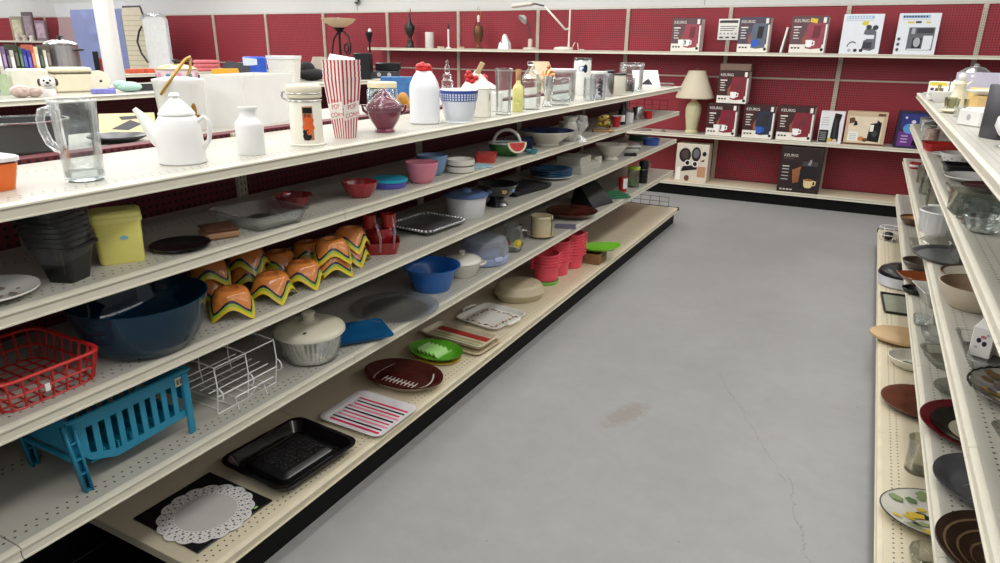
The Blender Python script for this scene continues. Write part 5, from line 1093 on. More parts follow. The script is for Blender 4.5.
for s in (-1, 1):
    for k in range(8):
        v0, v1 = -.085 + .02125 * k, -.085 + .02125 * (k + 1)
        ft = lambda v: s * (.140 - .028 * (v / .085) ** 2)
        zf = lambda v: .0155 + .013 * max(0, (abs(v) - .02) / .085) ** 1.1 + .003
        b.poly([(ft(v0) - .004, v0, zf(v0)), (ft(v0) + .005, v0, zf(v0) + .002), (ft(v1) + .005, v1, zf(v1) + .002), (ft(v1) - .004, v1, zf(v1))])
b.build('white_laces', mat((222, 214, 206), .4), t, None)
# green chip tray on a yellow plate
solo('yellow_plate', B().lathe(plate(.14, .008), n=40, sy=.74), mat((198, 164, 60), .3, coat=.3), 'yellow oval plate underneath the green sectioned dish', 'plate', (-1.752, 2.640, ZB), -.10)
t = thing('relish_dish', 'lime green oval sectioned relish dish with stepped dividers', 'dish', (-1.755, 2.644, ZB + .0125), -.10)
CH = mat((92, 172, 44), .25, coat=.4)
B().lathe([(0, 0), (.10, 0), (.13, .010), (.150, .024), (.151, .027), (.143, .024), (.125, .014), (.10, .004), (0, .004)], n=44, sy=.76).build('body', CH, t)
b = B()
for k in range(5):
    T = Matrix.Translation((-.075 + .026 * k, .0, .016)) @ Matrix.Rotation(.9, 4, 'Y'); b.box(.030, .100, .004, (0, 0, 0), .001, T=T)
b.box(.006, .12, .014, (.055, 0, .004), .002)
b.build('dividers', mat((140, 206, 84), .25, coat=.4), t)
# trays
solo('melamine_tray', B().tray(.115, .165, .014, .004, .012, .3, rim=.004), mat((206, 190, 158), .35, coat=.2), 'plain beige tray beneath the cream striped tray', 'tray', (-1.71, 2.855, ZB), 1.50)
t = thing('striped_server', 'cream rectangular tray with red and green leaf stripes, lying on the plain beige tray', 'tray', (-1.755, 2.872, ZB + .018), 1.50)
B().tray(.090, .195, .022, .004, .012, .3, rim=.006).build('body', mat((216, 206, 178), .3, coat=.3), t)
b = B()
for u, w_, mi in ((-.052, .014, 0), (-.012, .010, 1), (.042, .026, 2)): b.poly([(u - w_, -.165, .0045), (u + w_, -.165, .0045), (u + w_, .165, .0045), (u - w_, .165, .0045)], mi)
b.build('stripes', [mat((96, 140, 52), .4, var=.5, scale=50), mat((176, 168, 120), .4), mat((168, 44, 36), .35)], t, None)
x, y, lx, ly, a = L['fruittray']
t = thing('handled_tray', 'white serving tray with cut-out handles and painted fruit border', 'tray', (x, y, ZB), a)
FT = mat((240, 237, 230), .3, coat=.3)
B().tray(.158, .152, .020, .004, .016, .3, rim=.004).build('body', FT, t)
for s in (-1, 1):
    B().tube([(-.060, s * .146, .020), (-.056, s * .166, .025), (-.035, s * .176, .027), (.035, s * .176, .027), (.056, s * .166, .025), (.060, s * .146, .020)], .008, n=8).build('handle', FT, t)
b = B(); fc = 0
for i in range(44):
    q = i / 44 * 4; sd = int(q); u = (q % 1) * 2 - 1
    px_, py_ = [(u * .105, -.098), (.105, u * .098), (-u * .105, .098), (-.105, -u * .098)][sd]
    px_ += .006 * math.sin(i * 5.1); py_ += .006 * math.cos(i * 3.7); r_ = .007 + .004 * ((i * 7) % 3) / 2
    b.poly([(px_ + r_ * math.cos(k * .7854), py_ + r_ * .8 * math.sin(k * .7854), .0044 + .00015 * (i % 5)) for k in range(8)], (i * 3) % 5)
b.build('fruit_border', [mat((176, 50, 40), .4), mat((214, 150, 50), .4), mat((92, 124, 60), .4), mat((96, 70, 110), .4), mat((150, 90, 50), .4)], t, None)
# oval server
x, y, R, h = L['oval']
t = thing('oval_container', 'beige lidded oval container with shallow dome', 'container', (x, y + .02, ZB), .9)
OV = mat((196, 184, 154), .4, var=.03)
B().lathe([(0, 0), (.14, 0), (.148, .006), (.158, .036), (0, .036)], n=44, sy=.85).build('base', OV, t)
B().lathe([(.160, .0365), (.168, .040), (.168, .050), (.160, .056), (.150, .080), (.138, .094), (.12, .098), (0, .101)], n=48, sy=.85).build('lid', OV, t)
# pink pails
PK = mat((236, 84, 102), .4, var=.04)
def pail(loc, lab, grp, rz):
    b = B().lathe([(0, 0), (.076, 0), (.080, .004), (.086, .086), (.094, .088), (.094, .100), (.084, .100), (.074, .008), (0, .006)], n=36)
    t = thing('plastic_pail', lab, 'pail', loc, rz, grp); b.build('body', PK, t)
    for s in (-1, 1):
        B().box(.022, .034, .018, (s * .102, 0, .080), .006).build('handle_lug', PK, t)
solo('green_tub', B().lathe([(0, 0), (.082, 0), (.090, .02), (.086, .024), (.078, .006), (0, .006)], n=32), mat((120, 190, 80), .4), 'green plastic lid under the nearest stack of pink pails', 'lid', (-1.745, 3.985, ZB))
nm = ['bottom', 'second', 'third', 'fourth', 'fifth', 'sixth', 'seventh', 'eighth', 'ninth']
for k in range(5): pail((-1.745, 3.985, ZB + .0245 + .021 * k), '%s pink plastic pail in the short nearest stack on the green lid' % nm[k], 'nearest stack of pink pails', .8)
for k in range(8): pail((-1.76, 4.20, ZB + .021 * k), '%s pink plastic pail up in the tall middle stack' % nm[k], 'middle stack of pink pails', .75)
for k in range(8): pail((-1.735, 4.405, ZB + .022 * k), '%s pink plastic pail up in the tall stack by the wooden crate' % nm[k], 'far stack of pink pails', .7)
t = thing('wooden_crate', 'small brown wooden crate box under the lime green leaf bowl', 'crate', (-1.63, 4.60, ZB), PI / 2)
WD = mat((136, 104, 66), .6, var=.2, scale=24)
B().tray(.085, .072, .078, .008, .0, .05, k=1).build('body', WD, t, 25)
B().pr(-.03, .045, .03, .062, -.0726, 0).build('grip_slot', INK, t, None)
t = solo('leaf_bowl', B().rings([[(a_ * (1 if math.cos(q) >= 0 else -1) * abs(math.cos(q)) ** .8, b_ * (1 if math.sin(q) >= 0 else -1) * abs(math.sin(q)) ** 1.2, z + c_ * abs(math.cos(q)) ** 3) for q in [2 * PI * i / 40 for i in range(40)]] for a_, b_, z, c_ in ((.07, .05, 0, 0), (.12, .08, .012, 0), (.165, .105, .035, .012), (.160, .100, .036, .012), (.115, .076, .018, 0), (.07, .048, .006, 0))]), mat((112, 184, 40), .3, coat=.3), 'lime green leaf shaped bowl resting on the wooden crate', 'bowl', (-1.60, 4.63, ZB + .0785), .75)
# ================================================================== right gondola
def oval(R, h, e=.75, well=.62, n=44): return B().lathe(plate(R, h, well), n=n, sy=e)
def pt_(k): return L[k][0], L[k][1]
# base deck
x, y = pt_('rbwire')
t = thing('wire_stand', 'white wire stand holding a black bag at the far end of the right base deck', 'stand', (x, y, RB))
b = B()
for z, r_ in ((.12, .075), (.06, .07), (.004, .06)): b.tube([(r_ * math.cos(q), r_ * math.sin(q), z) for q in [2 * PI * i / 20 for i in range(20)]], .003, closed=True)
for i in range(6): q = PI * i / 3; b.tube([(.06 * math.cos(q), .06 * math.sin(q), .004), (.075 * math.cos(q), .075 * math.sin(q), .12)], .0025)
b.build('wire_frame', WHITE, t); B().ball(.045, .045, .035, (0, 0, .045)).build('black_bag', BLACK, t)
x, y = pt_('helmet')
t = thing('electric_skillet', 'round white cooker with a glossy black domed lid on the right base deck', 'cooker', (x, y, RB))
B().lathe([(0, 0), (.125, 0), (.140, .01), (.150, .07), (.152, .076), (0, .076)], n=44).build('body', mat((222, 226, 236), .35), t)
B().lathe([(.150, .0765), (.152, .084), (.140, .11), (.10, .132), (.03, .142), (.028, .156), (0, .158)], n=44).build('lid', BLACK, t)
t = thing('serving_tray', 'rectangular grey-green tray edged in black on the right base deck', 'tray', (.39, 4.68, RB), .05)
B().tray(.115, .19, .014, .004, .004, .1, rim=.004).build('body', mat((30, 28, 28), .4), t)
B().box(.205, .355, .002, (0, 0, .0045), .0005).build('picture_insert', mat((142, 146, 128), .35, var=.1), t)
x, y = pt_('rbwood')
solo('oval_board', B().lathe([(0, 0), (.160, 0), (.170, .004), (.170, .016), (.164, .020), (0, .020)], n=48, sy=.78), mat((190, 160, 118), .5, var=.06), 'plain oval wooden board jutting over the edge of the right base deck', 'board', (x, y, RB + .0205))
solo('board_block', B().box(.18, .16, .020, bev=.003), TAN, 'low tan block beneath the oval wooden board', 'block', (x + .06, y, RB), .1)
x, y = pt_('rbdish')
t = thing('oval_dish', 'white scalloped oval dish with a dark green motif inside', 'dish', (x, y, RB), .2)
B().lathe(bowl(.148, .05, .7, .006, .6), n=48, sy=.75, flute=16, fa=.015).build('body', mat((222, 218, 204), .3, coat=.4), t)
b = B()
for i in range(7): b.poly([(-.045 + .016 * math.cos(i * .9) * (1 + i * .3) + .017 * math.cos(k), .018 * math.sin(i * .9) * (1 + i * .3) + .014 * math.sin(k), .0072 + .0001 * i) for k in range(6)])
b.build('green_motif', mat((40, 84, 62), .4), t, None)
x, y = pt_('rbbrown')
t = solo('wood_plate', B().lathe([(0, 0), (.09, 0), (.11, .006), (.165, .026), (.170, .031), (.163, .032), (.11, .014), (0, .012)], n=48), mat((84, 40, 26), .3, var=.45, scale=20, coat=.3), 'reddish brown carved wooden plate on the right base deck', 'plate', (x, y, RB))
x, y = pt_('rbcup')
vase(None, 'clear flared glass vase standing on the right base deck', .048, .135, SMOKE, (x, y, RB), flare=.1)
def pz(R, h, well=.62, t=.004):
    pts = [(0, t), (well * .85, t), (well, h * .2 + t), (.9, h * .75 + t), (1, h + t)]
    def z(u):
        for (a, za), (c, zc) in zip(pts[:-1], pts[1:]):
            if u <= c: return za + (zc - za) * (u - a) / (c - a)
        return h + t
    return z
def floral(t, R, e, z, seed, cols, n=16, rmin=.3, rmax=.85):
    b = B(); rr = random.Random(seed)
    for i in range(n):
        q = rr.uniform(0, 2 * PI); r_ = R * rr.uniform(rmin, rmax); s = R * rr.uniform(.07, .14); P = []
        for k in range(10):
            sx_, sy_ = r_ * math.cos(q) + s * (1 + .25 * (k % 2)) * math.cos(k * .6283), r_ * math.sin(q) + s * (1 + .25 * (k % 2)) * math.sin(k * .6283) * .8
            P.append((sx_, sy_ * e, z(math.hypot(sx_, sy_) / R) + .0008 + .0001 * i))
        b.poly(P, i % len(cols))
    return b.build('painted_flowers', cols, t, None)
x, y = pt_('rbfloral')
t = thing('floral_platter', 'large oval white platter with painted green and yellow flowers and dark rim', 'platter', (x, y, RB), .1)
B().lathe(plate(.188, .030, .6), n=48, sy=.75).build('body', mat((214, 212, 200), .25, coat=.4), t)
B().lathe([(.186, .030), (.189, .031), (.189, .0345), (.185, .0345)], n=48, sy=.75).build('dark_rim', mat((52, 52, 44), .4), t)
floral(t, .188, .75, pz(.188, .030, .6), 4, [mat((104, 132, 84), .4), mat((210, 180, 60), .4), mat((40, 50, 44), .4), mat((140, 156, 110), .4)], 40, .25, .84)
x, y = pt_('rbheart')
t = thing('leaf_dish', 'white pointed leaf shaped dish with yellow flower, lying in the floral platter', 'dish', (x + .05, y + .01, RB + .0052), 1.1)
hrt = lambda s, z: [(s * (math.cos(q) * (1 if math.cos(q) > 0 else 1.25)), s * .8 * math.sin(q) * (1 - .35 * (math.cos(q) < 0) * abs(math.cos(q))), z) for q in [2 * PI * i / 40 for i in range(40)]]
B().rings([hrt(.06, 0), hrt(.085, .02), hrt(.098, .045), hrt(.100, .050), hrt(.092, .050), hrt(.08, .024), hrt(.055, .006)]).build('body', mat((206, 200, 178), .3, coat=.4), t)
floral(t, .05, .9, lambda u: .0065, 9, [mat((216, 190, 50), .4), mat((220, 200, 90), .4), mat((110, 70, 70), .4)], 9, .0, .7)
solo('glass_dish', B().lathe(bowl(.07, .06, .6, .005), n=36, flute=12, fa=.02), SMOKE, 'clear greyish fluted glass dish nearest the camera on the right base deck', 'dish', (.40, 2.10, RB))
# fourth shelf right
x, y = pt_('r4wood')
t = thing('wooden_bowl', 'brown carved wooden bowl with a pale patterned inside near the far end', 'bowl', (x, y, R4)); B().lathe(bowl(.10, .055, .5, .006), n=36).build('body', DKWOOD, t); B().lathe([(.092, .048), (.06, .016), (0, .0135)], n=36).build('patterned_inside', mat((170, 130, 84), .5, var=.5, scale=70), t)
solo('glass_box', B().tray(.09, .11, .06, .005, .012, .3), SMOKE, 'smoky rectangular glass dish on the right fourth shelf', 'dish', (.46, 4.82, R4), .1)
x, y = pt_('r4brown'); solo('brown_dish', B().lathe(bowl(.10, .045, .6, .005), n=36), mat((84, 70, 58), .3, coat=.3), 'dull brown round dish behind the orange leaf dish', 'dish', (x, y + .03, R4))
x, y = pt_('r4basket')
t = thing('leaf_platter', 'glossy orange-brown leaf shaped dish filled with ochre pattern', 'dish', (x, y, R4), .15)
B().rings([[(a_ * (1 if math.cos(q) >= 0 else -1) * abs(math.cos(q)) ** .8, .7 * a_ * (1 if math.sin(q) >= 0 else -1) * abs(math.sin(q)) ** 1.15, z + .014 * abs(math.cos(q)) ** 4) for q in [2 * PI * i / 36 for i in range(36)]] for a_, z in ((.06, 0), (.10, .02), (.13, .05), (.126, .052), (.096, .026), (.05, .01))]).build('body', mat((128, 66, 32), .2, coat=.5, var=.2), t)
floral(t, .075, .6, lambda u: .0115 + .010 * u, 3, [mat((196, 150, 70), .4), mat((150, 96, 44), .4)], 14, 0, .8)
x, y = pt_('r4black'); solo('black_bowl', B().lathe(bowl(.055, .028, .6, .004), n=28), BLACK, 'small shallow black bowl beside the white square bowl', 'bowl', (x - .018, y, R4))
x, y = pt_('r4white')
solo('square_bowl', B().loft([(.045, .045, 0), (.055, .055, .01), (.085, .085, .075), (.10, .10, .088), (.097, .097, .09), (.08, .08, .075), (.048, .048, .012)], .12), mat((222, 220, 212), .3, coat=.4), 'white flared square bowl on the right fourth shelf', 'bowl', (x + .012, y - .005, R4), .25)
for k, (dx, dy) in enumerate(((.367, 3.425), (.446, 3.445))): solo('glass_cup', B().lathe([(0, 0), (.022, 0), (.026, .005), (.035, .045), (.032, .045), (.023, .008), (0, .006)], n=24), clear((248, 250, 250), .16), ['small clear glass cup at the shelf edge, left one of the pair', 'small clear glass cup, right one of the pair, farther from the shelf edge'][k], 'cup', (dx, dy, R4), 0, 'pair of small glass cups')
x, y = pt_('r4glass'); solo('glass_bowl', B().lathe(bowl(.072, .048, .55, .005), n=36, flute=9, fa=.03), GLASS2, 'small lobed clear glass bowl in front of the pair of glass cups', 'bowl', (x, y, R4))
x, y = pt_('r4tray'); solo('glass_tray', B().tray(.115, .10, .032, .005, .012, .45, rim=.006), SMOKE, 'clear glass rectangular scalloped tray on the right fourth shelf', 'tray', (x + .005, y - .01, R4), .3)
x, y = pt_('r4oval'); solo('glass_plate', deco_plate(.09, .022), SMOKE, 'clear grey glass plate beyond the red rimmed plate', 'plate', (x, y + .03, R4))
x, y = pt_('r4red')
t = thing('red_plate', 'large dark red rimmed plate with a black ring and pale centre', 'plate', (x, y, R4))
B().lathe(plate(.178, .030, .6), n=52).build('body', mat((92, 16, 24), .2, coat=.5), t)
B().lathe([(.145, .0245), (.128, .0182), (.110, .0118), (.094, .0056), (.09, .0056)], n=48).build('black_ring', mat((30, 28, 24), .2, coat=.5), t, None)
B().lathe([(.09, .0054), (0, .0054)], n=40).build('pale_centre', mat((160, 152, 132), .25, coat=.4), t, None)
x, y = pt_('r4grey')
t = thing('grey_plate', 'dark grey glass plate with brushed streaks', 'plate', (x, y, R4))
B().lathe(plate(.156, .030, .75), n=52).build('body', mat((84, 84, 88), .15, var=.35, scale=9, coat=.6), t)
b = B(); rr = random.Random(5)
for i in range(12):
    q = rr.uniform(0, 6.28); r_ = rr.uniform(.0, .09); l_ = rr.uniform(.03, .06); dx, dy = math.cos(.7 + .2 * rr.random()), math.sin(.7 + .2 * rr.random())
    px_, py_ = r_ * math.cos(q), r_ * math.sin(q); b.poly([(px_ - dx * l_, py_ - dy * l_, .0052), (px_ + dy * .0014, py_ - dx * .0014, .0052), (px_ + dx * l_, py_ + dy * l_, .0052), (px_ - dy * .0014, py_ + dx * .0014, .0052)])
b.build('brushed_streaks', mat((120, 120, 122), .4), t, None)
x, y = pt_('r4platter')
t = thing('spiral_platter', 'blackish brown pottery platter with a pale spiral', 'platter', (x, y - .01, R4))
B().lathe(plate(.160, .034, .55, .006), n=52).build('body', mat((50, 36, 26), .35, var=.4, scale=40, coat=.2), t)
b = B(); N_ = 160
zp = pz(.160, .034, .55, .006)
def sp_(k, w_):
    r_ = .03 + .115 * k / N_ + w_; q = k / N_ * 24
    return (r_ * math.cos(q), r_ * math.sin(q), zp(r_ / .160) + .0012)
for k in range(N_):
    b.poly([sp_(k, 0), sp_(k, .006), sp_(k + 1, .006), sp_(k + 1, 0)])
b.build('spiral_glaze', mat((110, 88, 64), .4, var=.3, scale=50), t, None)
# third shelf right
x, y = pt_('r3redcup'); solo('striped_cup', B().lathe([(0, 0), (.03, 0), (.038, .018), (.040, .035), (.040, .05), (.036, .05), (.028, .006), (0, .006)], mi=[0, 0, 1, 0, 0, 0, 0], n=28), [mat((168, 40, 40), .3), WHITE], 'red and white banded cup at the far end of the right third shelf', 'cup', (x, y, R3))
for k, kk in enumerate(('r3shaker', 'r3shaker2')):
    x, y = pt_(kk); R = L[kk][2]; hh = L[kk][3]
    t = thing('glass_shaker', ['ribbed grey glass tumbler nearest the red banded cup', 'ribbed grey glass tumbler nearer the fluted white casserole'][k], 'tumbler', (x + .01, y, R3)); B().lathe([(0, 0), (R * .85, 0), (R, hh), (R - .003, hh), (R * .8, .006), (0, .006)], n=24, flute=12, fa=.03).build('body', SMOKE, t)
for k, (xx, yy) in enumerate(((.47, 5.42), (.48, 5.20), (.42, 4.62))): solo('glass_tumbler', B().lathe([(0, 0), (.034, 0), (.040, .10), (.037, .10), (.032, .008), (0, .006)], n=24, flute=10, fa=.03), SMOKE, ['grey glass tumbler standing back between the two ribbed grey tumblers', 'grey glass tumbler standing back, beside the nearer ribbed tumbler', 'grey glass tumbler just past the white box on the right third shelf'][k], 'tumbler', (xx, yy, R3), 0, 'grey glass tumblers')
solo('white_box', B().box(.15, .12, .07, bev=.004), MATTE, 'plain white box just past the fluted white casserole', 'box', (.46, 4.32, R3), .2)
x, y = pt_('r3casserole')
b = B().lathe([(0, 0), (.095, 0), (.098, .006), (.105, .10), (.111, .106), (.108, .112), (.102, .108), (.10, .10), (.09, .01), (0, .008)], n=80, flute=30, fa=.012)
solo('souffle_dish', b, mat((214, 214, 212), .3, coat=.4), 'white fluted souffle dish on the right third shelf', 'dish', (x, y, R3))
solo('pot_cover', B().lathe([(.112, .0), (.115, .003), (.108, .010), (.06, .032), (.014, .038), (.012, .052), (.018, .058), (0, .060), (0, .034), (.06, .028), (.106, .006)], n=40), SMOKE, 'clear glass pot lid with knob, in front of the fluted souffle dish', 'lid', (.435, 3.755, R3))
x, y = pt_('r3grey'); solo('pizza_pan', B().lathe([(0, 0), (.155, 0), (.168, .012), (.172, .014), (.172, .017), (.165, .016), (.154, .004), (0, .004)], n=48), mat((104, 106, 106), .45, .5), 'round grey metal pan overhanging the edge of the right third shelf', 'pan', (x, y, R3))
t = thing('refrigerator_dish', 'clear lidded rectangular glass refrigerator dish standing in the round grey pan', 'dish', (x + .04, y - .03, R3 + .0045), .15)
B().tray(.07, .085, .07, .005, .008, .2, rim=.004).build('body', SMOKE, t)
B().loft([(.078, .093, .074), (.080, .095, .078), (.06, .075, .086), (.015, .03, .087), (.014, .025, .098), (.002, .002, .1)], .25).build('lid', SMOKE, t)
x, y = pt_('r3plate')
t = thing('stoneware_plate', 'white stoneware plate with a brown rim behind the big stoneware bowl', 'plate', (x + .01, y + .02, R3)); B().lathe(plate(.135, .022), n=44).build('body', mat((206, 198, 182), .3, coat=.3), t); B().lathe([(.134, .022), (.136, .024), (.134, .0275), (.126, .0235)], n=44).build('brown_rim', mat((92, 64, 48), .4), t, None)
x, y = pt_('r3bowl')
t = thing('stoneware_bowl', 'large cream stoneware bowl with a tan speckled inside', 'bowl', (.447, 2.80, R3)); B().lathe([(0, 0), (.078, 0), (.083, .004), (.110, .04), (.122, .078), (.123, .086), (.118, .086)], n=48).build('body', mat((196, 184, 162), .4, coat=.2), t)
B().lathe([(.118, .0858), (.105, .042), (.078, .012), (0, .009)], n=48).build('speckled_inside', mat((164, 142, 118), .35, var=.14, scale=30, coat=.2), t)
x, y = .505, 2.60
t = thing('stoneware_cup', 'small cream stoneware bowl with a dark rim beside the large one', 'bowl', (x, y, R3)); B().lathe(bowl(.066, .072, .6, .005), n=36).build('body', mat((190, 182, 166), .4, coat=.2), t); B().lathe([(.0665, .071), (.068, .073), (.066, .0755), (.060, .074)], n=36).build('dark_rim', mat((96, 84, 72), .4), t, None)
solo('spice_jar', B().lathe([(0, 0), (.028, 0), (.03, .004), (.03, .06), (.022, .07), (.02, .08), (0, .08)], n=24), mat((132, 76, 34), .3, var=.3, coat=.3), 'little amber brown jar behind the box printed with cherries', 'jar', (.475, 2.49, R3))
x, y, lx, ly, a = L['r3dish']
solo('baking_dish', B().tray(.085, .135, .034, .005, .010, .3, rim=.006), GLASS2, 'clear rectangular glass baking dish at the edge of the right third shelf', 'baking dish', (.452, 2.30, R3), .06)
x, y, w_, d, h, a = L['r3salt']
t = thing('cherry_box', 'small white box printed with dark cherries, standing in the glass baking dish', 'box', (.425, 2.335, R3 + .0052), -.35)
b = B().box(.055, .10, .092, bev=.002)
for dx, dz in ((-.008, .052), (.007, .044)): b.prdisc(dx, dz, .006, .008, -.0508, 1)
b.prdisc(.002, .064, .008, .005, -.0508, 2); b.prdisc(-.012, .030, .005, .004, -.0508, 3); b.prdisc(.012, .072, .005, .004, -.0508, 3)
b.build('body', [PAPER, mat((44, 24, 40), .5), mat((196, 120, 130), .5), mat((190, 190, 196), .5)], t, 25)
B().box(.10, .05, .028, (.075, .02, 0), .003).build('cream_tray', CREAM, t)
x, y = pt_('r3floral')
t = thing('pressed_glass_plate', 'beaded clear pressed glass plate with gold and purple flowers', 'plate', (x, y + .01, R3)); B().lathe(plate(.145, .028), n=60, flute=20, fa=.02).build('body', mat((150, 148, 140), .12, var=.3, scale=30, coat=.5), t)
floral(t, .145, .97, pz(.145, .028), 8, [mat((190, 160, 70), .3), mat((96, 84, 110), .3), mat((110, 90, 60), .3), mat((200, 196, 186), .3)], 60, .1, .86)
B().tube([(.148 * (1 + .0 * i) * math.cos(2 * PI * i / 60), .148 * math.sin(2 * PI * i / 60), .031 + .003 * (i % 2)) for i in range(60)], .003, closed=True, n=5).build('beaded_rim', mat((60, 56, 50), .2, .6), t)
x, y = pt_('r3heart'); solo('heart_dish', B().rings([[(s * 16 * math.sin(q) ** 3 / 16, s * (13 * math.cos(q) - 5 * math.cos(2 * q) - 2 * math.cos(3 * q) - math.cos(4 * q)) / 16, z) for q in [2 * PI * i / 48 for i in range(48)]] for s, z in ((.06, 0), (.075, .02), (.086, .036), (.082, .037), (.07, .022), (.055, .006))]), SMOKE, 'clear grey heart shaped glass dish nearest the camera on the third right shelf', 'dish', (x + .01, 1.775, R3), .4)
solo('glass_tube', B().lathe([(0, 0), (.016, 0), (.016, .16), (.012, .17), (0, .17)], n=20, T=Matrix.Translation((0, 0, .0165)) @ Matrix.Rotation(PI / 2, 4, 'Y')), clear((248, 250, 250), .2, .1, .15), 'frosted clear glass tube lying across the right third shelf', 'tube', (.45, 1.60, R3), .15)
# second shelf right
x, y = pt_('r2red'); solo('red_dish', B().tray(.11, .09, .045, .004, .012, .4), mat((176, 30, 30), .3, coat=.3), 'bright red oblong dish at the far end of the right second shelf', 'dish', (x + .02, 5.0, R2), .1)
for k, (xx, yy, cc) in enumerate(((.40, 5.75, (150, 150, 142)), (.42, 5.95, (86, 92, 84)), (.42, 6.2, (196, 196, 204)), (.41, 5.5, (160, 140, 132)), (.42, 6.45, (120, 120, 112)))):
    solo('patterned_mug', B().lathe([(0, 0), (.036, 0), (.04, .01), (.042, .085), (.039, .085), (.036, .01), (0, .008)], n=24), mat(cc, .35, var=.5, scale=60), ['grey patterned mug, third from the far end of the right second shelf', 'dark green grey mug, next to the pale lilac one', 'pale lilac white mug near the far end of the right second shelf', 'brownish pink patterned mug nearest the red oblong dish', 'olive grey mug at the very far end of the right second shelf'][k], 'mug', (xx, yy, R2), 0, 'patterned mugs')
solo('tin_tray', B().tray(.10, .12, .02, .003, .01, .2), mat((110, 114, 118), .4, .4), 'dark grey tin tray leaning flat behind the red oblong dish', 'tray', (.46, 5.26, R2), .2)
solo('oval_plate', deco_plate(.125, .022, .62, 1, .75), mat((214, 214, 210), .25, coat=.4), 'white oval plate between the red dish and the patterned white bowl', 'plate', (.49, 4.68, R2), .1)
t = thing('patterned_bowl', 'white bowl with grey sprig pattern on the right second shelf', 'bowl', (.487, 4.36, R2)); B().lathe(bowl(.108, .065, .55, .005), n=40).build('body', mat((214, 214, 210), .3, coat=.4), t)
b = B()
for i in range(26): q = i * .2417; z = .032 + .012 * (i % 2); wdisc(b, .108 * (.55 + .45 * (z / .065) ** .5) + .0012, q, z, .006, .004, 0, 8)
b.build('sprig_pattern', mat((120, 124, 128), .4), t, None)
solo('black_pan', B().tray(.11, .085, .040, .004, .010, .25, rim=.008), BLACK, 'black rectangular pan on the right second shelf', 'pan', (.495, 4.10, R2), .08)
solo('white_platter', deco_plate(.138, .024), mat((206, 206, 202), .25, coat=.4), 'round white plate between the black pan and the maroon plate', 'plate', (.505, 3.83, R2))
solo('maroon_plate', deco_plate(.118, .026), mat((84, 24, 30), .25, coat=.5), 'maroon plate on the right second shelf', 'plate', (.53, 3.565, R2))
solo('glass_casserole', B().tray(.10, .12, .045, .005, .012, .3, rim=.006), clear((246, 249, 248), .16), 'clear oblong glass casserole beside the maroon plate', 'dish', (.455, 3.33, R2), .1)
solo('acrylic_box', B().tray(.075, .07, .085, .004, .002, .08), SMOKE, 'clear square acrylic box at the edge of the right second shelf', 'box', (.41, 3.05, R2), .1)
CUT = clear((244, 247, 246), .22, .02)
for k, (xx, yy) in enumerate(((.378, 2.92), (.450, 2.925), (.522, 2.92), (.386, 2.835), (.460, 2.84), (.534, 2.835))):
    solo('crystal_glass', B().lathe([(0, 0), (.028, 0), (.030, .006), (.035, .075), (.032, .075), (.027, .01), (0, .01)], n=24, flute=8, fa=.05), CUT, ['cut crystal glass in the far row, nearest the aisle', 'cut crystal glass in the far row, middle', 'cut crystal glass in the far row, nearest the back panel', 'cut crystal glass in the near row, nearest the aisle', 'cut crystal glass in the near row, middle', 'cut crystal glass in the near row, nearest the back panel'][k], 'glass', (xx, yy, R2), 0, 'cut crystal glasses')
for k, (xx, yy, R_) in enumerate(((.405, 2.715, .062), (.545, 2.72, .062))): solo('crystal_bowl', B().lathe(bowl(R_, .055, .5, .006), n=40, flute=10, fa=.06), CUT, ['cut crystal bowl at the edge of the right second shelf', 'cut crystal bowl farther back on the right second shelf'][k], 'bowl', (xx, yy, R2), 0, 'cut crystal bowls')
# top shelf right
t = thing('card_box', 'small white and yellow lettered box at the far tip of the right top shelf', 'box', (.45, 6.20, R1), -.5)
b = B().box(.14, .08, .115, bev=.003)
b.pr(-.06, .085, .06, .110, -.0405, 1)
for k in range(3): b.pr(-.05 + .034 * k, .050, -.026 + .034 * k, .068, -.0405, 2)
b.build('body', [PAPER, YELLOW, mat((44, 50, 90), .5)], t, 25)
t = thing('cruet_stand', 'wire and glass cruet stand near the small lettered box', 'cruet stand', (.47, 5.75, R1), .2)
b = B()
for q in (-.06, .06): b.lathe([(0, .006), (.026, .006), (.028, .07), (.010, .09), (.010, .11), (0, .11)], n=16, off=(q, 0))
b.build('bottles', clear((226, 214, 176), .15), t)
B().tube([(-.10, -.04, .004), (.10, -.04, .004), (.10, .04, .004), (-.10, .04, .004)], .003, closed=True).tube([(-.10, -.04, .05), (.10, -.04, .05), (.10, .04, .05), (-.10, .04, .05)], .003, closed=True).tube([(0, 0, .004), (0, 0, .16)], .003).build('wire_holder', DGREY, t)
t = thing('cake_cover', 'silver domed glass cake cover standing tall at the back of the right top shelf', 'cake cover', (.66, 6.35, R1))
B().lathe([(0, 0), (.11, 0), (.12, .01), (.118, .02), (0, .02)], n=36).build('base', STEEL, t); B().lathe([(.112, .0205), (.110, .12), (.098, .165), (.09, .165), (.104, .12), (.106, .0205)], n=36).build('glass_wall', clear((214, 216, 226), .2, .05, .1), t); B().lathe([(.104, .166), (.10, .185), (.06, .215), (.02, .225), (.02, .24), (0, .245)], n=36).build('silver_dome', STEEL, t)
solo('lilac_box', B().tray(.19, .09, .11, .004, .004, .06), mat((206, 204, 226), .5), 'pale lilac open box at the back of the right top shelf', 'box', (.69, 5.65, R1 + .085), .12)
solo('carton', B().box(.32, .16, .084, bev=.004), mat((224, 214, 186), .6), 'cream carton under the pale lilac open box', 'carton', (.69, 5.65, R1), .12)
t = thing('yellow_figurine', 'pale yellow and white draped porcelain figurine near the cream cartons', 'figurine', (.50, 5.40, R1))
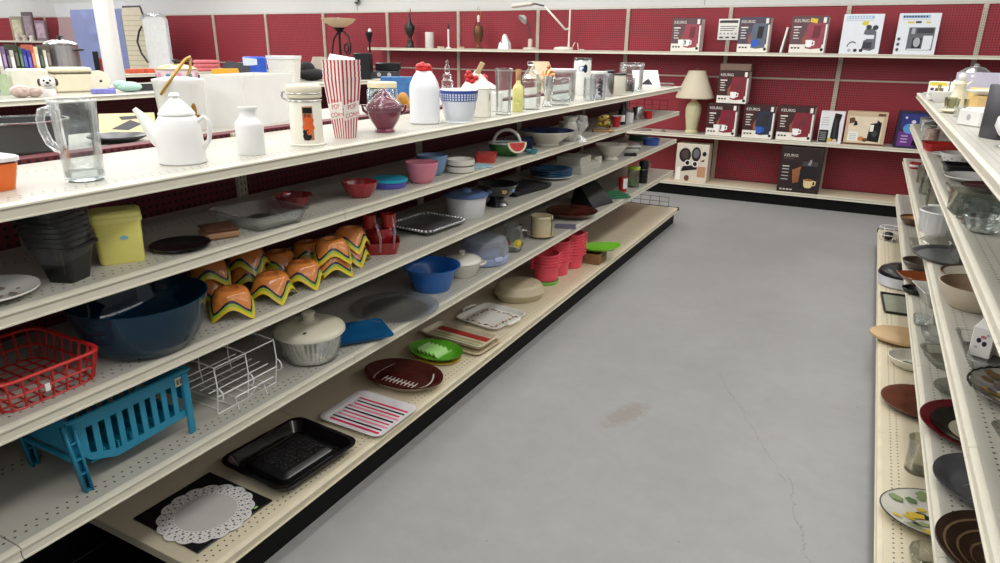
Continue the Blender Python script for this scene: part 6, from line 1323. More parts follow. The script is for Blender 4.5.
B().lathe([(0, 0), (.05, 0), (.048, .03), (.034, .08), (.028, .11), (.034, .13), (.022, .15), (0, .15)], n=24, flute=6, fa=.06).build('draped_body', mat((232, 226, 196), .3, coat=.4), t); B().ball(.022, .022, .026, (0, 0, .172)).build('head', WHITE, t); B().tube([(.03, 0, .12), (.06, -.01, .15), (.05, -.02, .18)], .008, n=8).build('arm', WHITE, t)
solo('tan_carton', B().box(.20, .16, .10, bev=.004), mat((226, 190, 128), .6), 'tan orange carton on which the white oval plate leans', 'carton', (.60, 4.62, R1), .1)
t = solo('oval_plate', deco_plate(.12, .022, .62, 1, .7), WHITE, 'white oval plate tilted on top of the tan orange carton', 'plate', (.575, 4.60, R1 + .103), .1); t.rotation_euler = (.0, .0, .1)
solo('clear_tray', B().tray(.11, .13, .05, .004, .006, .15), clear((248, 250, 250), .2, .05, .05), 'clear open plastic tray in front of the tan orange carton', 'tray', (.52, 4.30, R1), .1)
for k, (xx, yy) in enumerate(((.44, 4.95), (.53, 4.98), (.44, 5.10))): solo('glass_votive', B().lathe([(0, 0), (.03, 0), (.036, .06), (.033, .06), (.028, .006), (0, .006)], n=20), clear((236, 236, 226), .18), ['clear votive glass nearest the shelf edge, by the tan orange carton', 'clear votive glass set back from the shelf edge', 'clear votive glass nearer the draped porcelain figurine'][k], 'votive', (xx, yy, R1), 0, 'clear votive glasses')
t = thing('white_organizer', 'white plastic two-compartment box in front of the tall dark grey box', 'box', (.475, 3.86, R1), -1.0)
B().box(.14, .15, .074, bev=.006).build('body', MATTE, t); B().prdisc(.0, .04, .012, .014, -.0757, 0).build('emblem', LGREY, t, None); B().box(.10, .12, .008, (0, 0, .0745), .003).build('lid', WHITE, t)
x, y, w_, d, h, a = L['r1dark']
t = thing('dark_box', 'tall dark grey box with black side standing on the right top shelf', 'box', (x + .02, y + .01, R1), a)
b = B().box(.105, .11, .205, bev=.003)
b.build('body', [mat((70, 70, 76), .45, var=.1)], t, 25); B().box(.004, .10, .18, (.0550, 0, .012), .001).build('black_side', BLACK, t)
t = thing('white_figurine', 'white glazed bird-like figurine on a clear base beside the dark grey box', 'figurine', (.455, 3.00, R1), .4)
B().lathe([(0, 0), (.032, 0), (.034, .005), (.012, .016), (.010, .03), (0, .03)], n=28).build('clear_base', clear((248, 250, 250), .2), t)
B().rings([[(r_ * math.cos(q) + dx, r_ * .75 * math.sin(q), z) for q in [2 * PI * i / 24 for i in range(24)]] for r_, z, dx in ((.010, .03, 0), (.034, .045, 0), (.046, .075, -.006), (.044, .105, -.004), (.028, .130, .008), (.020, .150, .020), (.024, .168, .026), (.016, .184, .030), (.002, .19, .03))]).build('body', WHITE, t)
B().tube([(.045, 0, .170), (.064, 0, .164)], [.006, .001], n=8).build('beak', CREAM, t)
vase(None, 'clear stubby glass vase nearest the camera on the right top shelf', .045, .10, GLASS2, (.56, 2.62, R1), flare=.1)
vase(None, 'clear tall tumbler shaped glass vase behind the dark grey box', .04, .15, GLASS2, (.66, 3.45, R1), flare=.1)
solo('ochre_carton', B().box(.16, .14, .115, bev=.004), mat((222, 196, 120), .6, var=.06), 'ochre yellow carton close behind the draped porcelain figurine', 'carton', (.63, 5.22, R1), .2)
solo('gravy_boat', B().rings([[(a_ * math.cos(q) + .02 * (math.cos(q) > .9), .6 * a_ * math.sin(q), z) for q in [2 * PI * i / 28 for i in range(28)]] for a_, z in ((.04, 0), (.05, .012), (.085, .055), (.09, .07), (.084, .07), (.05, .018))]).tube([(-.08, 0, .06), (-.115, 0, .06), (-.11, 0, .025), (-.06, 0, .02)], .006, n=8), WHITE, 'white gravy boat beside the draped porcelain figurine', 'gravy boat', (.42, 5.58, R1), .4)
solo('cream_saucer', B().lathe(plate(.07, .014), n=32), CREAM, 'small cream saucer lying before the clear open plastic tray', 'saucer', (.42, 4.62, R1))
solo('lace_bundle', B().ball(.07, .06, .05, (0, 0, .049)).ball(.05, .05, .06, (.03, .02, .085)), mat((232, 228, 210), .7, var=.1, scale=40, bump=.5), 'crumpled cream lace bundle by the silver domed cake cover', 'bundle', (.52, 6.0, R1), .3)
# ================================================================== back wall shelves
CM = [mat((60, 36, 36), .35, var=.2, scale=12), mat((234, 228, 218), .4), mat((128, 36, 50), .35, var=.1), mat((240, 240, 238), .4), mat((136, 80, 56), .5, var=.35, scale=16), INK, mat((112, 40, 50), .4, var=.2, scale=20), mat((220, 190, 60), .5)]
CMB = list(CM); CMB[2] = mat((40, 48, 66), .35, var=.2); CMB[3] = mat((44, 92, 190), .4)
CML = list(CM); CML[0] = mat((96, 70, 76), .35, var=.15, scale=12); CML[2] = mat((150, 66, 80), .35, var=.1)
CMLB = list(CMB); CMLB[0] = mat((78, 70, 84), .35, var=.15, scale=12); CMLB[2] = mat((92, 102, 118), .35, var=.1)
def coffee_box(k, label, z, mats, blue=False, sticker=False, pair=False, rz=0.0):
    x, y, w_, d, h, a = L[k]
    t = thing('coffee_maker_box', label, 'box', (x, y, z), rz, 'coffee maker boxes')
    b = B().box(w_, d, h, bev=.004); f = -d / 2 - .0006; X = w_ / 2
    b.pr(-X + .004, .004, X - .004, h * .24, f, 1)
    b.pr(X - .022, .004, X - .004, h * .78, f - .0002, 1)
    b.prp([(-.05, h * .26), (.0, h * .26), (.01, h * .52), (-.02, h * .60), (-.055, h * .44)], f - .0003, 4)
    b.prp([(-.03, h * .36), (-.015, h * .78), (.0, h * .82), (X - .035, h * .82), (X - .024, h * .70), (X - .036, h * .14), (.035, h * .11), (-.02, h * .14), (.0, h * .32)], f - .0006, 2)
    b.prp([(.035, h * .40), (.045, h * .74), (X - .06, h * .74), (X - .07, h * .40)], f - .0009, 6 if not blue else 5)
    cx = .015
    for c_ in ((cx, cx - .065) if pair else (cx,)):
        b.prp([(c_ - .034, h * .36), (c_ + .034, h * .36), (c_ + .030, h * .20), (c_ + .018, h * .165), (c_ - .018, h * .165), (c_ - .030, h * .20)], f - .0012, 3)
        b.prp([(c_ + .032, h * .34), (c_ + .058, h * .33), (c_ + .056, h * .22), (c_ + .030, h * .20), (c_ + .030, h * .235), (c_ + .046, h * .245), (c_ + .046, h * .30), (c_ + .032, h * .31)], f - .0012, 3)
    b.prdisc(X - .03, h * .10, .016, .016, f - .0008, 5)
    b.pr(X - .05, h * .82, X - .02, h * .96, f - .0008, 1)
    if sticker: b.prp([(.0, h * .84), (.07, h * .80), (.075, h * .92), (.005, h * .95)], f - .0014, 7)
    for i in range(4): b.pr(-X + .03, h * (.62 - .075 * i), -X + .075 + .012 * (i % 2), h * (.62 - .075 * i) + .008, f - .0008, 1)
    b.pr(-X + .025, h * .69, -X + .10, h * .725, f - .0008, 1)
    for i in range(3): b.pr(-X + .03 + .026 * i, h * .775, -X + .047 + .026 * i, h * .80, f - .0008, 6)
    for i in range(3): b.pr(-X + .022 + .032 * i, h * .12, -X + .044 + .032 * i, h * .165, f - .0008, 5)
    b.text('KEURIG', h * .115, front(-X + .022, f - .001, h * .835), 1)
    b.build('body', mats, t, 20)
    s = B().box(.002, d - .008, h - .02, (X + .0008, 0, .008), .0005); s.build('side_print', mat((196, 186, 180), .45, var=.25, scale=20), t)
    return t
coffee_box('wt1', 'faded red coffee maker box alone at the left of the top wall shelf', 1.6395, CML, pair=True)
coffee_box('wt2', 'faded blue-grey coffee maker box with blue mug on the top wall shelf', 1.6395, CMLB, True)
coffee_box('wt3', 'faded red coffee maker box with a yellow sticker on the top wall shelf', 1.6395, CML, sticker=True)
coffee_box('wm1', 'dark red coffee maker box showing two mugs, beside the cream table lamp', .7144, CM, pair=True)
coffee_box('wm2', 'dark coffee maker box showing a blue mug, on the middle wall shelf', .7144, CMB, True)
coffee_box('wm3', 'dark red coffee maker box at the right of the three on the middle wall shelf', .7144, CM)
x, y, w_, d, h, a = L['wm4']; L['wm4'] = (-1.405, y - .045, .335, .16, .36, 0)
coffee_box('wm4', 'dark red coffee maker box stacked on top of the middle shelf boxes', .7144 + .3685, CM)
solo('open_carton', B().box(.335, .16, .075, bev=.003), mat((120, 98, 84), .6, var=.1), 'flat brown carton lid lying on the stacked coffee maker box', 'carton', (-1.40, 8.395, .7144 + .3685 + .3605), 0)
# sign on the upright
t = thing('price_sign', 'white paper notice with a dark heading hung on the wall upright', 'sign', (-1.578, YW - .024, 1.772), -.02)
b = B().box(.235, .002, .23, bev=.0004); f = -.0014
b.pr(-.09, .185, .10, .215, f, 1); b.prdisc(-.095, .198, .014, .014, f - .0002, 1)
for i in range(3): b.pr(-.095, .145 - .022 * i, .095 - .02 * i, .152 - .022 * i, f, 1)
for i in range(5): b.prdisc(-.085 + .042 * i, .07, .012, .010, f, 2)
for i in range(3): b.pr(-.095 + .07 * i, .02, -.055 + .07 * i, .036, f, 1)
b.build('sheet', [PAPER, mat((70, 66, 70), .7), LGREY], t, 20)
x, y, w_, d, h, a = L['wtthin']
solo('slim_box', B().box(.02, .17, .265, bev=.003, T=Matrix.Rotation(.16, 4, 'Y')), MATTE, 'thin white slim box leaning between two coffee maker boxes', 'box', (x - .01, 8.40, 1.6395 + .002), 0)
x, y, w_, d, h, a = L['wt4']
def appliance_box(x, y, w_, d, h, label, right):
    t = thing('appliance_box', label, 'box', (x, y, 1.6395)); b = B().box(w_, d, h, bev=.003); f = -d / 2 - .0006; X = w_ / 2
    b.pr(-X + .03, h * .88, X - .09, h * .955, f, 1)
    for i in range(9): b.pr(-X + .036 + i * (w_ - .14) / 9, h * .895, -X + .036 + (i + .6) * (w_ - .14) / 9, h * .94, f - .0003, 0 if not right else 5)
    b.pr(-X + .03, h * .84, X - .09, h * .85, f, 4)
    if not right:
        b.prp([(-.01, h * .74), (.045, h * .70), (.055, h * .82), (.0, h * .82)], f, 3)
        b.prp([(.02, h * .12), (.10, h * .08), (.145, h * .14), (.135, h * .56), (.10, h * .64), (.03, h * .62), (.02, h * .50), (.055, h * .48), (.05, h * .36), (.03, h * .34)], f, 2)
        b.pr(.045, h * .38, .12, h * .48, f - .0003, 0); b.pr(.03, h * .14, .11, h * .30, f - .0003, 6); b.prdisc(.06, h * .67, .026, .024, f - .0004, 6); b.prdisc(.12, h * .66, .026, .024, f - .0004, 6)
        for i in range(7): q0 = PI * (.95 - .1 * i); b.prp([(-.07 + .04 * math.cos(q0), h * .16 + .05 * math.sin(q0)), (-.07 + .05 * math.cos(q0), h * .16 + .062 * math.sin(q0)), (-.07 + .05 * math.cos(q0 - .28), h * .16 + .062 * math.sin(q0 - .28)), (-.07 + .04 * math.cos(q0 - .28), h * .16 + .05 * math.sin(q0 - .28))], f, 5)
        for i in range(3): b.prdisc(-.09 + .055 * i, h * .09, .018, .016, f, 5 if i else 4)
    else:
        b.pr(-.10, h * .76, -.04, h * .80, f, 3); b.pr(-.03, h * .76, .02, h * .81, f, 6); b.pr(.06, h * .76, .10, h * .80, f, 3)
        b.pr(-.075, h * .11, .15, h * .66, f, 2); b.pr(-.005, h * .52, .14, h * .64, f - .0003, 6); b.pr(-.05, h * .50, -.02, h * .64, f - .0003, 4); b.pr(-.03, h * .16, .05, h * .40, f - .0003, 5); b.pr(.06, h * .14, .14, h * .46, f - .0003, 0); b.pr(-.065, h * .12, .13, h * .145, f - .0004, 0); b.prdisc(.01, h * .30, .03, .045, f - .0005, 4)
        for i in range(3): b.prdisc(-X + .03, h * (.12 + .13 * i), .016, .020, f, 4); b.prdisc(-X + .03, h * (.12 + .13 * i), .010, .012, f - .0003, 5)
    b.build('body', [mat((226, 230, 236), .4, var=.02), mat((150, 186, 216), .4), mat((96, 96, 102), .4, var=.2), mat((216, 196, 60), .5), mat((170, 174, 180), .4), INK, mat((54, 54, 60), .4)], t, 20)
appliance_box(-.191, 8.395, .37, .2, .387, 'white box picturing an espresso machine with a yellow sticker', False)
appliance_box(.305, 8.395, .36, .2, .39, 'white box picturing a drip coffee maker, rightmost on the top wall shelf', True)
# middle shelf right
x, y, w_, d, h, a = L['wm5']
t = thing('carafe_box', 'narrow white and black box picturing a tall dark carafe', 'box', (-.325, 8.355, .7144)); b = B().box(.235, .14, .335, bev=.003); f = -.0706
b.pr(-.112, .006, -.02, .14, f, 1); b.prp([(.0, .02), (.085, .02), (.075, .22), (.09, .31), (.02, .32), (.01, .22)], f, 1); b.prp([(.03, .06), (.05, .06), (.045, .26), (.03, .26)], f - .0003, 2); b.prdisc(-.0, .035, .025, .022, f - .0004, 3); b.prdisc(.05, .03, .022, .02, f - .0005, 4)
for i in range(5): b.pr(-.10, .03 + .02 * i, -.04, .036 + .02 * i, f - .0003, 5)
for i in range(4): b.pr(-.10, .19 + .025 * i, -.03, .197 + .025 * i, f, 5)
b.build('body', [mat((226, 226, 228), .4), BLACK, DGREY, mat((206, 176, 80), .5), mat((214, 190, 170), .5), LGREY], t, 20)
x, y, w_, d, h, a = L['wm6']
t = thing('brewer_box', 'tan and cream box picturing a black single cup brewer', 'box', (.005, 8.375, .7144)); b = B().box(.385, .19, .345, bev=.003); f = -.0956
b.pr(-.165, .03, .155, .30, f, 1); b.prp([(.025, .05), (.14, .04), (.145, .24), (.10, .27), (.10, .24), (.04, .23)], f - .0003, 2); b.pr(.04, .15, .075, .22, f - .0006, 3); b.prdisc(.09, .13, .028, .034, f - .0006, 4); b.pr(-.155, .05, -.06, .14, f - .0003, 3)
for i in range(4): b.pr(-.145, .06 + .018 * i, -.075, .066 + .018 * i, f - .0006, 5)
b.prp([(-.16, .22), (-.10, .24), (-.12, .29), (-.165, .28)], f - .0004, 6); b.prp([(-.12, .20), (-.08, .21), (-.09, .25), (-.11, .25)], f - .0005, 2); b.prdisc(-.03, .07, .03, .024, f - .0004, 7); b.prdisc(.01, .06, .025, .02, f - .0005, 6)
b.pr(.10, .31, .17, .335, f, 6); b.pr(-.19, .006, .19, .022, f, 6)
b.build('body', [mat((200, 176, 146), .45, var=.06), mat((226, 210, 184), .45), BLACK, PAPER, DGREY, LGREY, mat((96, 60, 44), .5), mat((206, 130, 70), .5)], t, 20)
t = thing('purple_box', 'dark blue and purple appliance box by the tip of the right gondola', 'box', (.425, 8.385, .7144)); b = B().box(.27, .19, .37, bev=.003); f = -.0956
b.pr(-.10, .20, .12, .35, f, 1); b.prdisc(-.02, .20, .055, .05, f - .0003, 2); b.prdisc(.01, .27, .02, .018, f - .0004, 3); b.prdisc(-.06, .31, .012, .012, f - .0004, 3); b.pr(-.11, .02, .05, .17, f, 4); b.prp([(.02, .03), (.12, .03), (.12, .22), (.07, .21), (.04, .14)], f - .0005, 5)
for i in range(3): b.pr(-.08, .06 + .03 * i, -.02, .068 + .03 * i, f - .0006, 3)
b.build('body', [mat((36, 34, 60), .4), mat((44, 52, 120), .4), mat((90, 150, 206), .4), mat((214, 206, 226), .5), mat((104, 52, 132), .4), BLACK], t, 20)
# base deck boxes
x, y, w_, d, h, a = L['wb1']
t = thing('kitchen_gadget_box', 'white and tan box picturing two round black gadgets on the wall base deck', 'box', (x, y, ZB)); b = B().box(w_, d, h, bev=.003); f = -d / 2 - .0006; X = w_ / 2
b.prdisc(-.085, h * .70, .070, .085, f, 1); b.prdisc(.045, h * .74, .055, .085, f - .0003, 1); b.prdisc(.045, h * .76, .036, .055, f - .0006, 2); b.prdisc(-.085, h * .72, .045, .055, f - .0006, 3); b.prdisc(-.05, h * .50, .034, .036, f - .0008, 4); b.prdisc(-.05, h * .50, .024, .026, f - .001, 1); b.prdisc(.04, h * .48, .034, .036, f - .0008, 4); b.prdisc(.04, h * .48, .024, .026, f - .001, 1)
b.prp([(-.12, h * .26), (.07, h * .34), (.06, h * .46), (-.10, h * .40)], f - .0005, 1); b.prdisc(.14, h * .76, .024, .028, f, 1); b.pr(.075, h * .14, .17, h * .42, f, 5); b.prdisc(-.045, h * .09, .030, .036, f, 6); b.prp([(-X + .01, h * .03), (-.12, h * .03), (-.13, h * .40), (-X + .02, h * .36)], f, 4); b.prp([(.10, h * .56), (.14, h * .55), (.15, h * .62), (.12, h * .60)], f, 6)
b.build('body', [mat((216, 206, 190), .4), mat((38, 34, 36), .3), mat((110, 110, 116), .3), mat((80, 66, 64), .35), PAPER, mat((196, 144, 110), .5), mat((110, 70, 60), .5)], t, 20)
x, y, w_, d, h, a = L['wb2']
t = thing('espresso_machine_box', 'big near-black coffee machine box with a cream cup on the wall base deck', 'box', (x, y, ZB), .02); b = B().box(w_, d, h, bev=.004); f = -d / 2 - .0006; X = w_ / 2
b.prp([(-.06, h * .20), (.02, h * .26), (.02, h * .60), (-.08, h * .50)], f, 4); b.prp([(-.0, h * .10), (.17, h * .10), (.17, h * .60), (.15, h * .72), (.02, h * .68), (.0, h * .50)], f - .0003, 1); b.pr(.02, h * .60, .17, h * .70, f - .0006, 2); b.prp([(.07, h * .62), (.09, h * .74), (.11, h * .74), (.10, h * .62)], f - .0008, 3)
b.prp([(.05, h * .30), (.15, h * .30), (.145, h * .17), (.125, h * .12), (.075, h * .12), (.055, h * .17)], f - .001, 5); b.prdisc(.10, h * .30, .048, .014, f - .0012, 4); b.prp([(.15, h * .29), (.18, h * .28), (.175, h * .19), (.147, h * .17), (.147, h * .19), (.165, h * .20), (.166, h * .26), (.15, h * .27)], f - .001, 5)
for i in range(3): b.pr(-X + .035 + .035 * i, h * .735, -X + .060 + .035 * i, h * .76, f - .0006, 6)
for i in range(4): b.pr(-X + .03, h * (.50 - .075 * i), -X + .10, h * (.50 - .075 * i) + .008, f - .0006, 7)
b.pr(-X + .03, h * .56, -X + .10, h * .585, f - .0006, 7)
for i in range(4): b.pr(-X + .03 + .035 * i, h * .045, -X + .055 + .035 * i, h * .075, f - .0006, 7)
b.text('KEURIG', h * .085, front(-X + .03, f - .001, h * .785), 7)
b.build('body', [mat((40, 26, 24), .4, var=.3, scale=10), mat((22, 20, 22), .35), mat((70, 66, 66), .3), mat((150, 150, 152), .3), mat((140, 88, 52), .5, var=.4, scale=16), mat((226, 206, 150), .4), mat((96, 74, 66), .5), mat((214, 206, 198), .5)], t, 20)
B().tube([(-X + .01, 0, h + .001), (-.10, 0, h + .035), (0, 0, h + .045), (.10, 0, h + .038), (X - .01, 0, h + .001)], .006, n=6).build('carry_strap', mat((86, 76, 72), .5), t)
# cream table lamp
t = thing('table_lamp', 'cream ceramic table lamp with a pleated cone shade on the middle wall shelf', 'lamp', (-1.845, 8.420, .7144))
B().lathe([(0, 0), (.075, 0), (.08, .01), (.075, .03), (.062, .036), (.066, .05), (.088, .20), (.092, .28), (.076, .335), (.045, .36), (.030, .375), (.034, .385), (.028, .40), (0, .40)], n=40, flute=10, fa=.02).build('base', mat((206, 200, 160), .3, coat=.5, var=.05), t)
B().lathe([(.0, .40), (.018, .40), (.016, .44), (0, .44)], n=16).tube([(0, 0, .44), (0, 0, .72)], .004).build('stem', GOLD, t)
B().lathe([(.216, .405), (.221, .415), (.098, .712), (.095, .716), (.091, .712), (.212, .415), (.208, .405)], n=48, flute=24, fa=.006).build('lamp_shade', shade_mat((236, 228, 208)), t)
B().ball(.010, .010, .012, (0, 0, .730)).build('finial', GOLD, t)
solo('light_bulb_socket', B().lathe([(0, 0), (.03, 0), (.03, .012), (.012, .02), (.012, .035), (0, .035)], n=20), mat((110, 100, 84), .5), 'little brown lamp fitting lying left of the cream table lamp', 'fitting', (-2.16, 8.33, .7144))
# top shelf, left part
YT = 8.44; ZW = 1.6395
t = thing('urn_lamp', 'dark bronze urn shaped lamp with pointed finial on the top wall shelf', 'lamp', (-5.93, YT, ZW))
DB = mat((40, 40, 36), .35, .3, var=.4)
B().lathe([(0, 0), (.060, 0), (.064, .012), (.048, .03), (.046, .09), (.030, .10), (.020, .13), (.030, .16), (.056, .20), (.064, .25), (.060, .29), (.040, .33), (.022, .36), (.014, .42), (.010, .47), (0, .475)], n=28).build('body', DB, t)
for s in (-1, 1): B().tube([(s * .058, 0, .22), (s * .082, 0, .25), (s * .08, 0, .30), (s * .045, 0, .325)], .006, n=8).build('handle', DB, t)
B().tube([(0, 0, .46), (.02, 0, .50), (.012, 0, .53)], [.006, .010, .003], n=8).build('finial', GOLD, t)
solo('white_pillar', B().lathe([(0, 0), (.058, 0), (.060, .004), (.060, .206), (.056, .212), (.052, .206), (0, .2)], n=32), mat((206, 204, 196), .5, var=.02), 'plain whitish cylinder candle holder next to the dark urn lamp', 'candle holder', (-5.60, YT, ZW))
t = thing('candlestick', 'slim white candlestick with black top beside the wall upright', 'candlestick', (-5.275, YT - .02, ZW)); B().lathe([(0, 0), (.035, 0), (.034, .01), (.012, .02), (.013, .25), (0, .25)], n=20).build('stem', MATTE, t); B().lathe([(.016, .2505), (.018, .27), (.014, .285), (.008, .32), (0, .33)], n=20).build('black_top', BLACK, t)
for k, (xx, lb) in enumerate(((-5.41, 'cluster of tiny pale trinkets left of the slim candlestick'), (-5.09, 'cluster of tiny pale trinkets right of the slim candlestick'))): solo('trinket_dish', B().lathe([(0, 0), (.04, 0), (.045, .025), (.04, .022), (0, .01)], n=16).ball(.018, .014, .012, (.05, .0, .012)), mat((190, 170, 150), .5, var=.2), lb, 'trinket dish', (xx, YT - .02, ZW))
t = thing('bronze_lamp', 'slender brown bronze table lamp with a bare bulb on the top wall shelf', 'lamp', (-4.81, YT, ZW)); BZ = mat((112, 74, 48), .35, .5, var=.25)
B().lathe([(0, 0), (.055, 0), (.058, .01), (.028, .03), (.022, .05), (.05, .16), (.058, .21), (.054, .26), (.046, .285), (.02, .30), (.018, .34), (0, .34)], n=28, flute=6, fa=.05).build('body', BZ, t)
for s in (-1, 1): B().tube([(s * .045, 0, .09), (s * .066, 0, .18), (s * .066, 0, .27), (s * .03, 0, .33)], .005, n=6).build('handle', DB, t)
B().lathe([(0, .34), (.013, .34), (.013, .37), (.018, .39), (.014, .42), (0, .43)], n=16).build('bulb', MATTE, t)
B().tube([(-.02, 0, .35), (-.035, 0, .44), (-.012, 0, .51), (0, 0, .54), (.012, 0, .51), (.035, 0, .44), (.02, 0, .35)], .002).build('shade_harp', GOLD, t)
t = thing('figurine', 'little white china house figurine on the top wall shelf', 'figurine', (-4.40, YT - .02, ZW)); B().rings([[(-.075, -.05, 0), (.075, -.05, 0), (.075, .05, 0), (-.075, .05, 0)], [(-.06, -.045, .075), (.07, -.045, .075), (.07, .045, .075), (-.06, .045, .075)], [(-.03, -.03, .10), (.05, -.03, .11), (.05, .03, .11), (-.03, .03, .10)], [(-.02, -.02, .17), (.02, -.02, .175), (.02, .02, .175), (-.02, .02, .17)], [(-.006, -.006, .19), (.006, -.006, .19), (.006, .006, .19), (-.006, .006, .19)]]).build('body', WHITE, t, 25); B().prdisc(-.02, .085, .012, .014, -.043, 0).build('dark_window', DGREY, t, None)
# gooseneck desk lamp and swing-arm magnifier lamp
t = thing('desk_lamp', 'gooseneck desk lamp with a round grey head on a pale square base', 'lamp', (-4.02, YT - .03, ZW)); LB = mat((206, 196, 182), .4)
B().lathe([(0, 0), (.09, 0), (.095, .008), (.09, .022), (.03, .03), (0, .03)], n=32).build('base', LB, t); B().box(.05, .04, .10, (.0, 0, .028), .006).build('socket_block', LB, t)
B().tube([(.0, 0, .12), (-.005, 0, .20), (-.02, -.01, .28), (-.05, -.02, .33)], .008, n=8).build('gooseneck', DGREY, t)
B().lathe([(0, .03), (.03, .03), (.066, -.01), (.070, -.025), (.062, -.025), (.02, .0), (0, .0)], n=28, T=Matrix.Translation((-.085, -.04, .375)) @ Matrix.Rotation(-.7, 4, 'X') @ Matrix.Rotation(.5, 4, 'Y')).build('lamp_head', mat((176, 176, 172), .4), t)
t = thing('magnifier_lamp', 'white swing-arm work lamp with a long flat head and round base', 'lamp', (-3.55, YT - .03, ZW)); WL = mat((226, 222, 210), .4)
B().lathe([(0, 0), (.12, 0), (.125, .01), (.11, .032), (.03, .04), (0, .04)], n=36).build('base', WL, t)
B().lathe([(0, .04), (.016, .04), (.012, .09), (.011, .47), (0, .475)], n=16, off=(.07, 0)).build('post', WL, t)
B().tube([(.03, -.03, .24), (-.26, -.05, .52)], .013, n=8).tube([(.03, -.03, .24), (.07, 0, .26)], .010, n=8).build('lower_arm', WL, t); B().tube([(-.26, -.05, .52), (-.38, -.05, .545), (-.42, -.05, .545)], .010, n=8).build('neck', DGREY, t)
B().box(.30, .10, .045, (0, 0, 0), .015, T=Matrix.Translation((-.56, -.06, .515)) @ Matrix.Rotation(-.10, 4, 'Y')).build('lamp_head', WL, t)
B().tube([(.12, 0, .03), (.15, 0, .09), (.19, 0, .08), (.20, 0, .01), (.28, 0, .006)], .005).build('cord', WL, t)

# ================================================================== second and third gondolas, and the far left corner
G2 = 1.33
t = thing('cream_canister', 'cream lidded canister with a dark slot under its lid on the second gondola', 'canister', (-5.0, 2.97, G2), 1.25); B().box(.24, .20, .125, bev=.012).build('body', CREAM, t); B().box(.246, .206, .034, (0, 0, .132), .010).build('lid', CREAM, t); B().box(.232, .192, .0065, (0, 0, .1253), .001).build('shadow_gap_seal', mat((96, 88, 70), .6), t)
solo('cream_box', B().box(.22, .16, .16, bev=.010), mat((226, 224, 206), .5), 'plain cream box left of the lidded cream canister on the second gondola', 'box', (-5.02, 2.70, G2), 1.25)
t = thing('puppy_jar', 'small white ceramic puppy head jar with dark brown ears', 'jar', (-4.70, 2.645, G2), 1.0); B().lathe([(0, 0), (.034, 0), (.038, .02), (.034, .045), (0, .05)], n=24).build('body', WHITE, t); B().ball(.046, .040, .040, (0, 0, .085)).build('head', WHITE, t)
for s in (-1, 1): B().ball(.012, .014, .024, (s * .046, 0, .085)).build('ear', mat((74, 52, 42), .4), t)
B().ball(.010, .006, .008, (.0, -.040, .084)).ball(.006, .004, .007, (-.018, -.036, .098)).ball(.006, .004, .007, (.016, -.036, .098)).tube([(-.020, -.036, .068), (0, -.040, .062), (.020, -.036, .068)], .002).build('face', BLACK, t)
solo('bagged_ornaments', B().ball(.06, .045, .038, (0, 0, .037)).ball(.045, .04, .032, (.07, .01, .032)), mat((176, 150, 140), .3, var=.5, scale=40, coat=.4), 'mottled pink and grey bagged ornaments left of the puppy jar', 'ornament', (-4.70, 2.47, G2), 1.0)
t = thing('green_tumbler', 'pale green glass tumbler on the second gondola near its visible end', 'tumbler', (-5.00, 2.52, G2)); B().lathe([(0, 0), (.035, 0), (.045, .13), (.041, .13), (.032, .008), (0, .008)], n=24).build('body', mat((176, 196, 160), .2, coat=.4), t)
solo('blue_bowl', B().lathe(bowl(.07, .05, .6, .005), n=28), mat((70, 92, 150), .3, var=.4, scale=50), 'blue and white patterned bowl at the near end of the second gondola', 'bowl', (-4.70, 2.28, G2))
solo('cream_disc', B().lathe([(0, 0), (.068, 0), (.072, .006), (.070, .016), (.02, .024), (0, .022)], n=36, T=Matrix.Translation((0, 0, .0735)) @ Matrix.Rotation(1.35, 4, 'X')).prdisc(.012, .073, .009, .009, -.026, 1), [mat((226, 218, 196), .5), BLACK], 'round cream disc with a black centre standing on edge', 'disc', (-4.86, 3.09, G2), .95)
solo('blue_label_box', B().box(.15, .05, .032, bev=.004), mat((120, 120, 190), .5, var=.3, scale=30), 'small lilac and blue packet lying before the cream disc', 'packet', (-4.66, 2.98, G2), 1.0)
solo('mint_bag', B().ball(.085, .06, .036, (0, 0, .035)).ball(.05, .04, .03, (-.05, 0, .05)), mat((176, 214, 200), .4, var=.06), 'mint green cloth bundle on the second gondola', 'bundle', (-4.70, 3.20, G2), 1.0)
solo('dark_tray', B().tray(.15, .06, .045, .004, .006, .1), DGREY, 'long dark grey tray behind the ice bucket on the second gondola', 'tray', (-4.74, 3.43, G2), 1.2)
t = thing('stew_pot', 'floral decorated stock pot with glass lid and black knob', 'pot', (-4.95, 3.80, G2)); b = B().lathe([(0, 0), (.14, 0), (.15, .01), (.155, .13), (.16, .134), (.15, .136), (0, .13)], n=40)
for k in range(12):
    for q in range(6): wdisc(b, .1565, k * .52 + .06 * math.cos(q * 1.05), .085 + .012 * math.sin(q * 1.05) + .01 * (k % 2), .012, .011, 1 + k % 2, 8)
b.build('body', [mat((226, 204, 208), .3, coat=.3), mat((70, 140, 160), .4), mat((214, 150, 176), .4)], t)

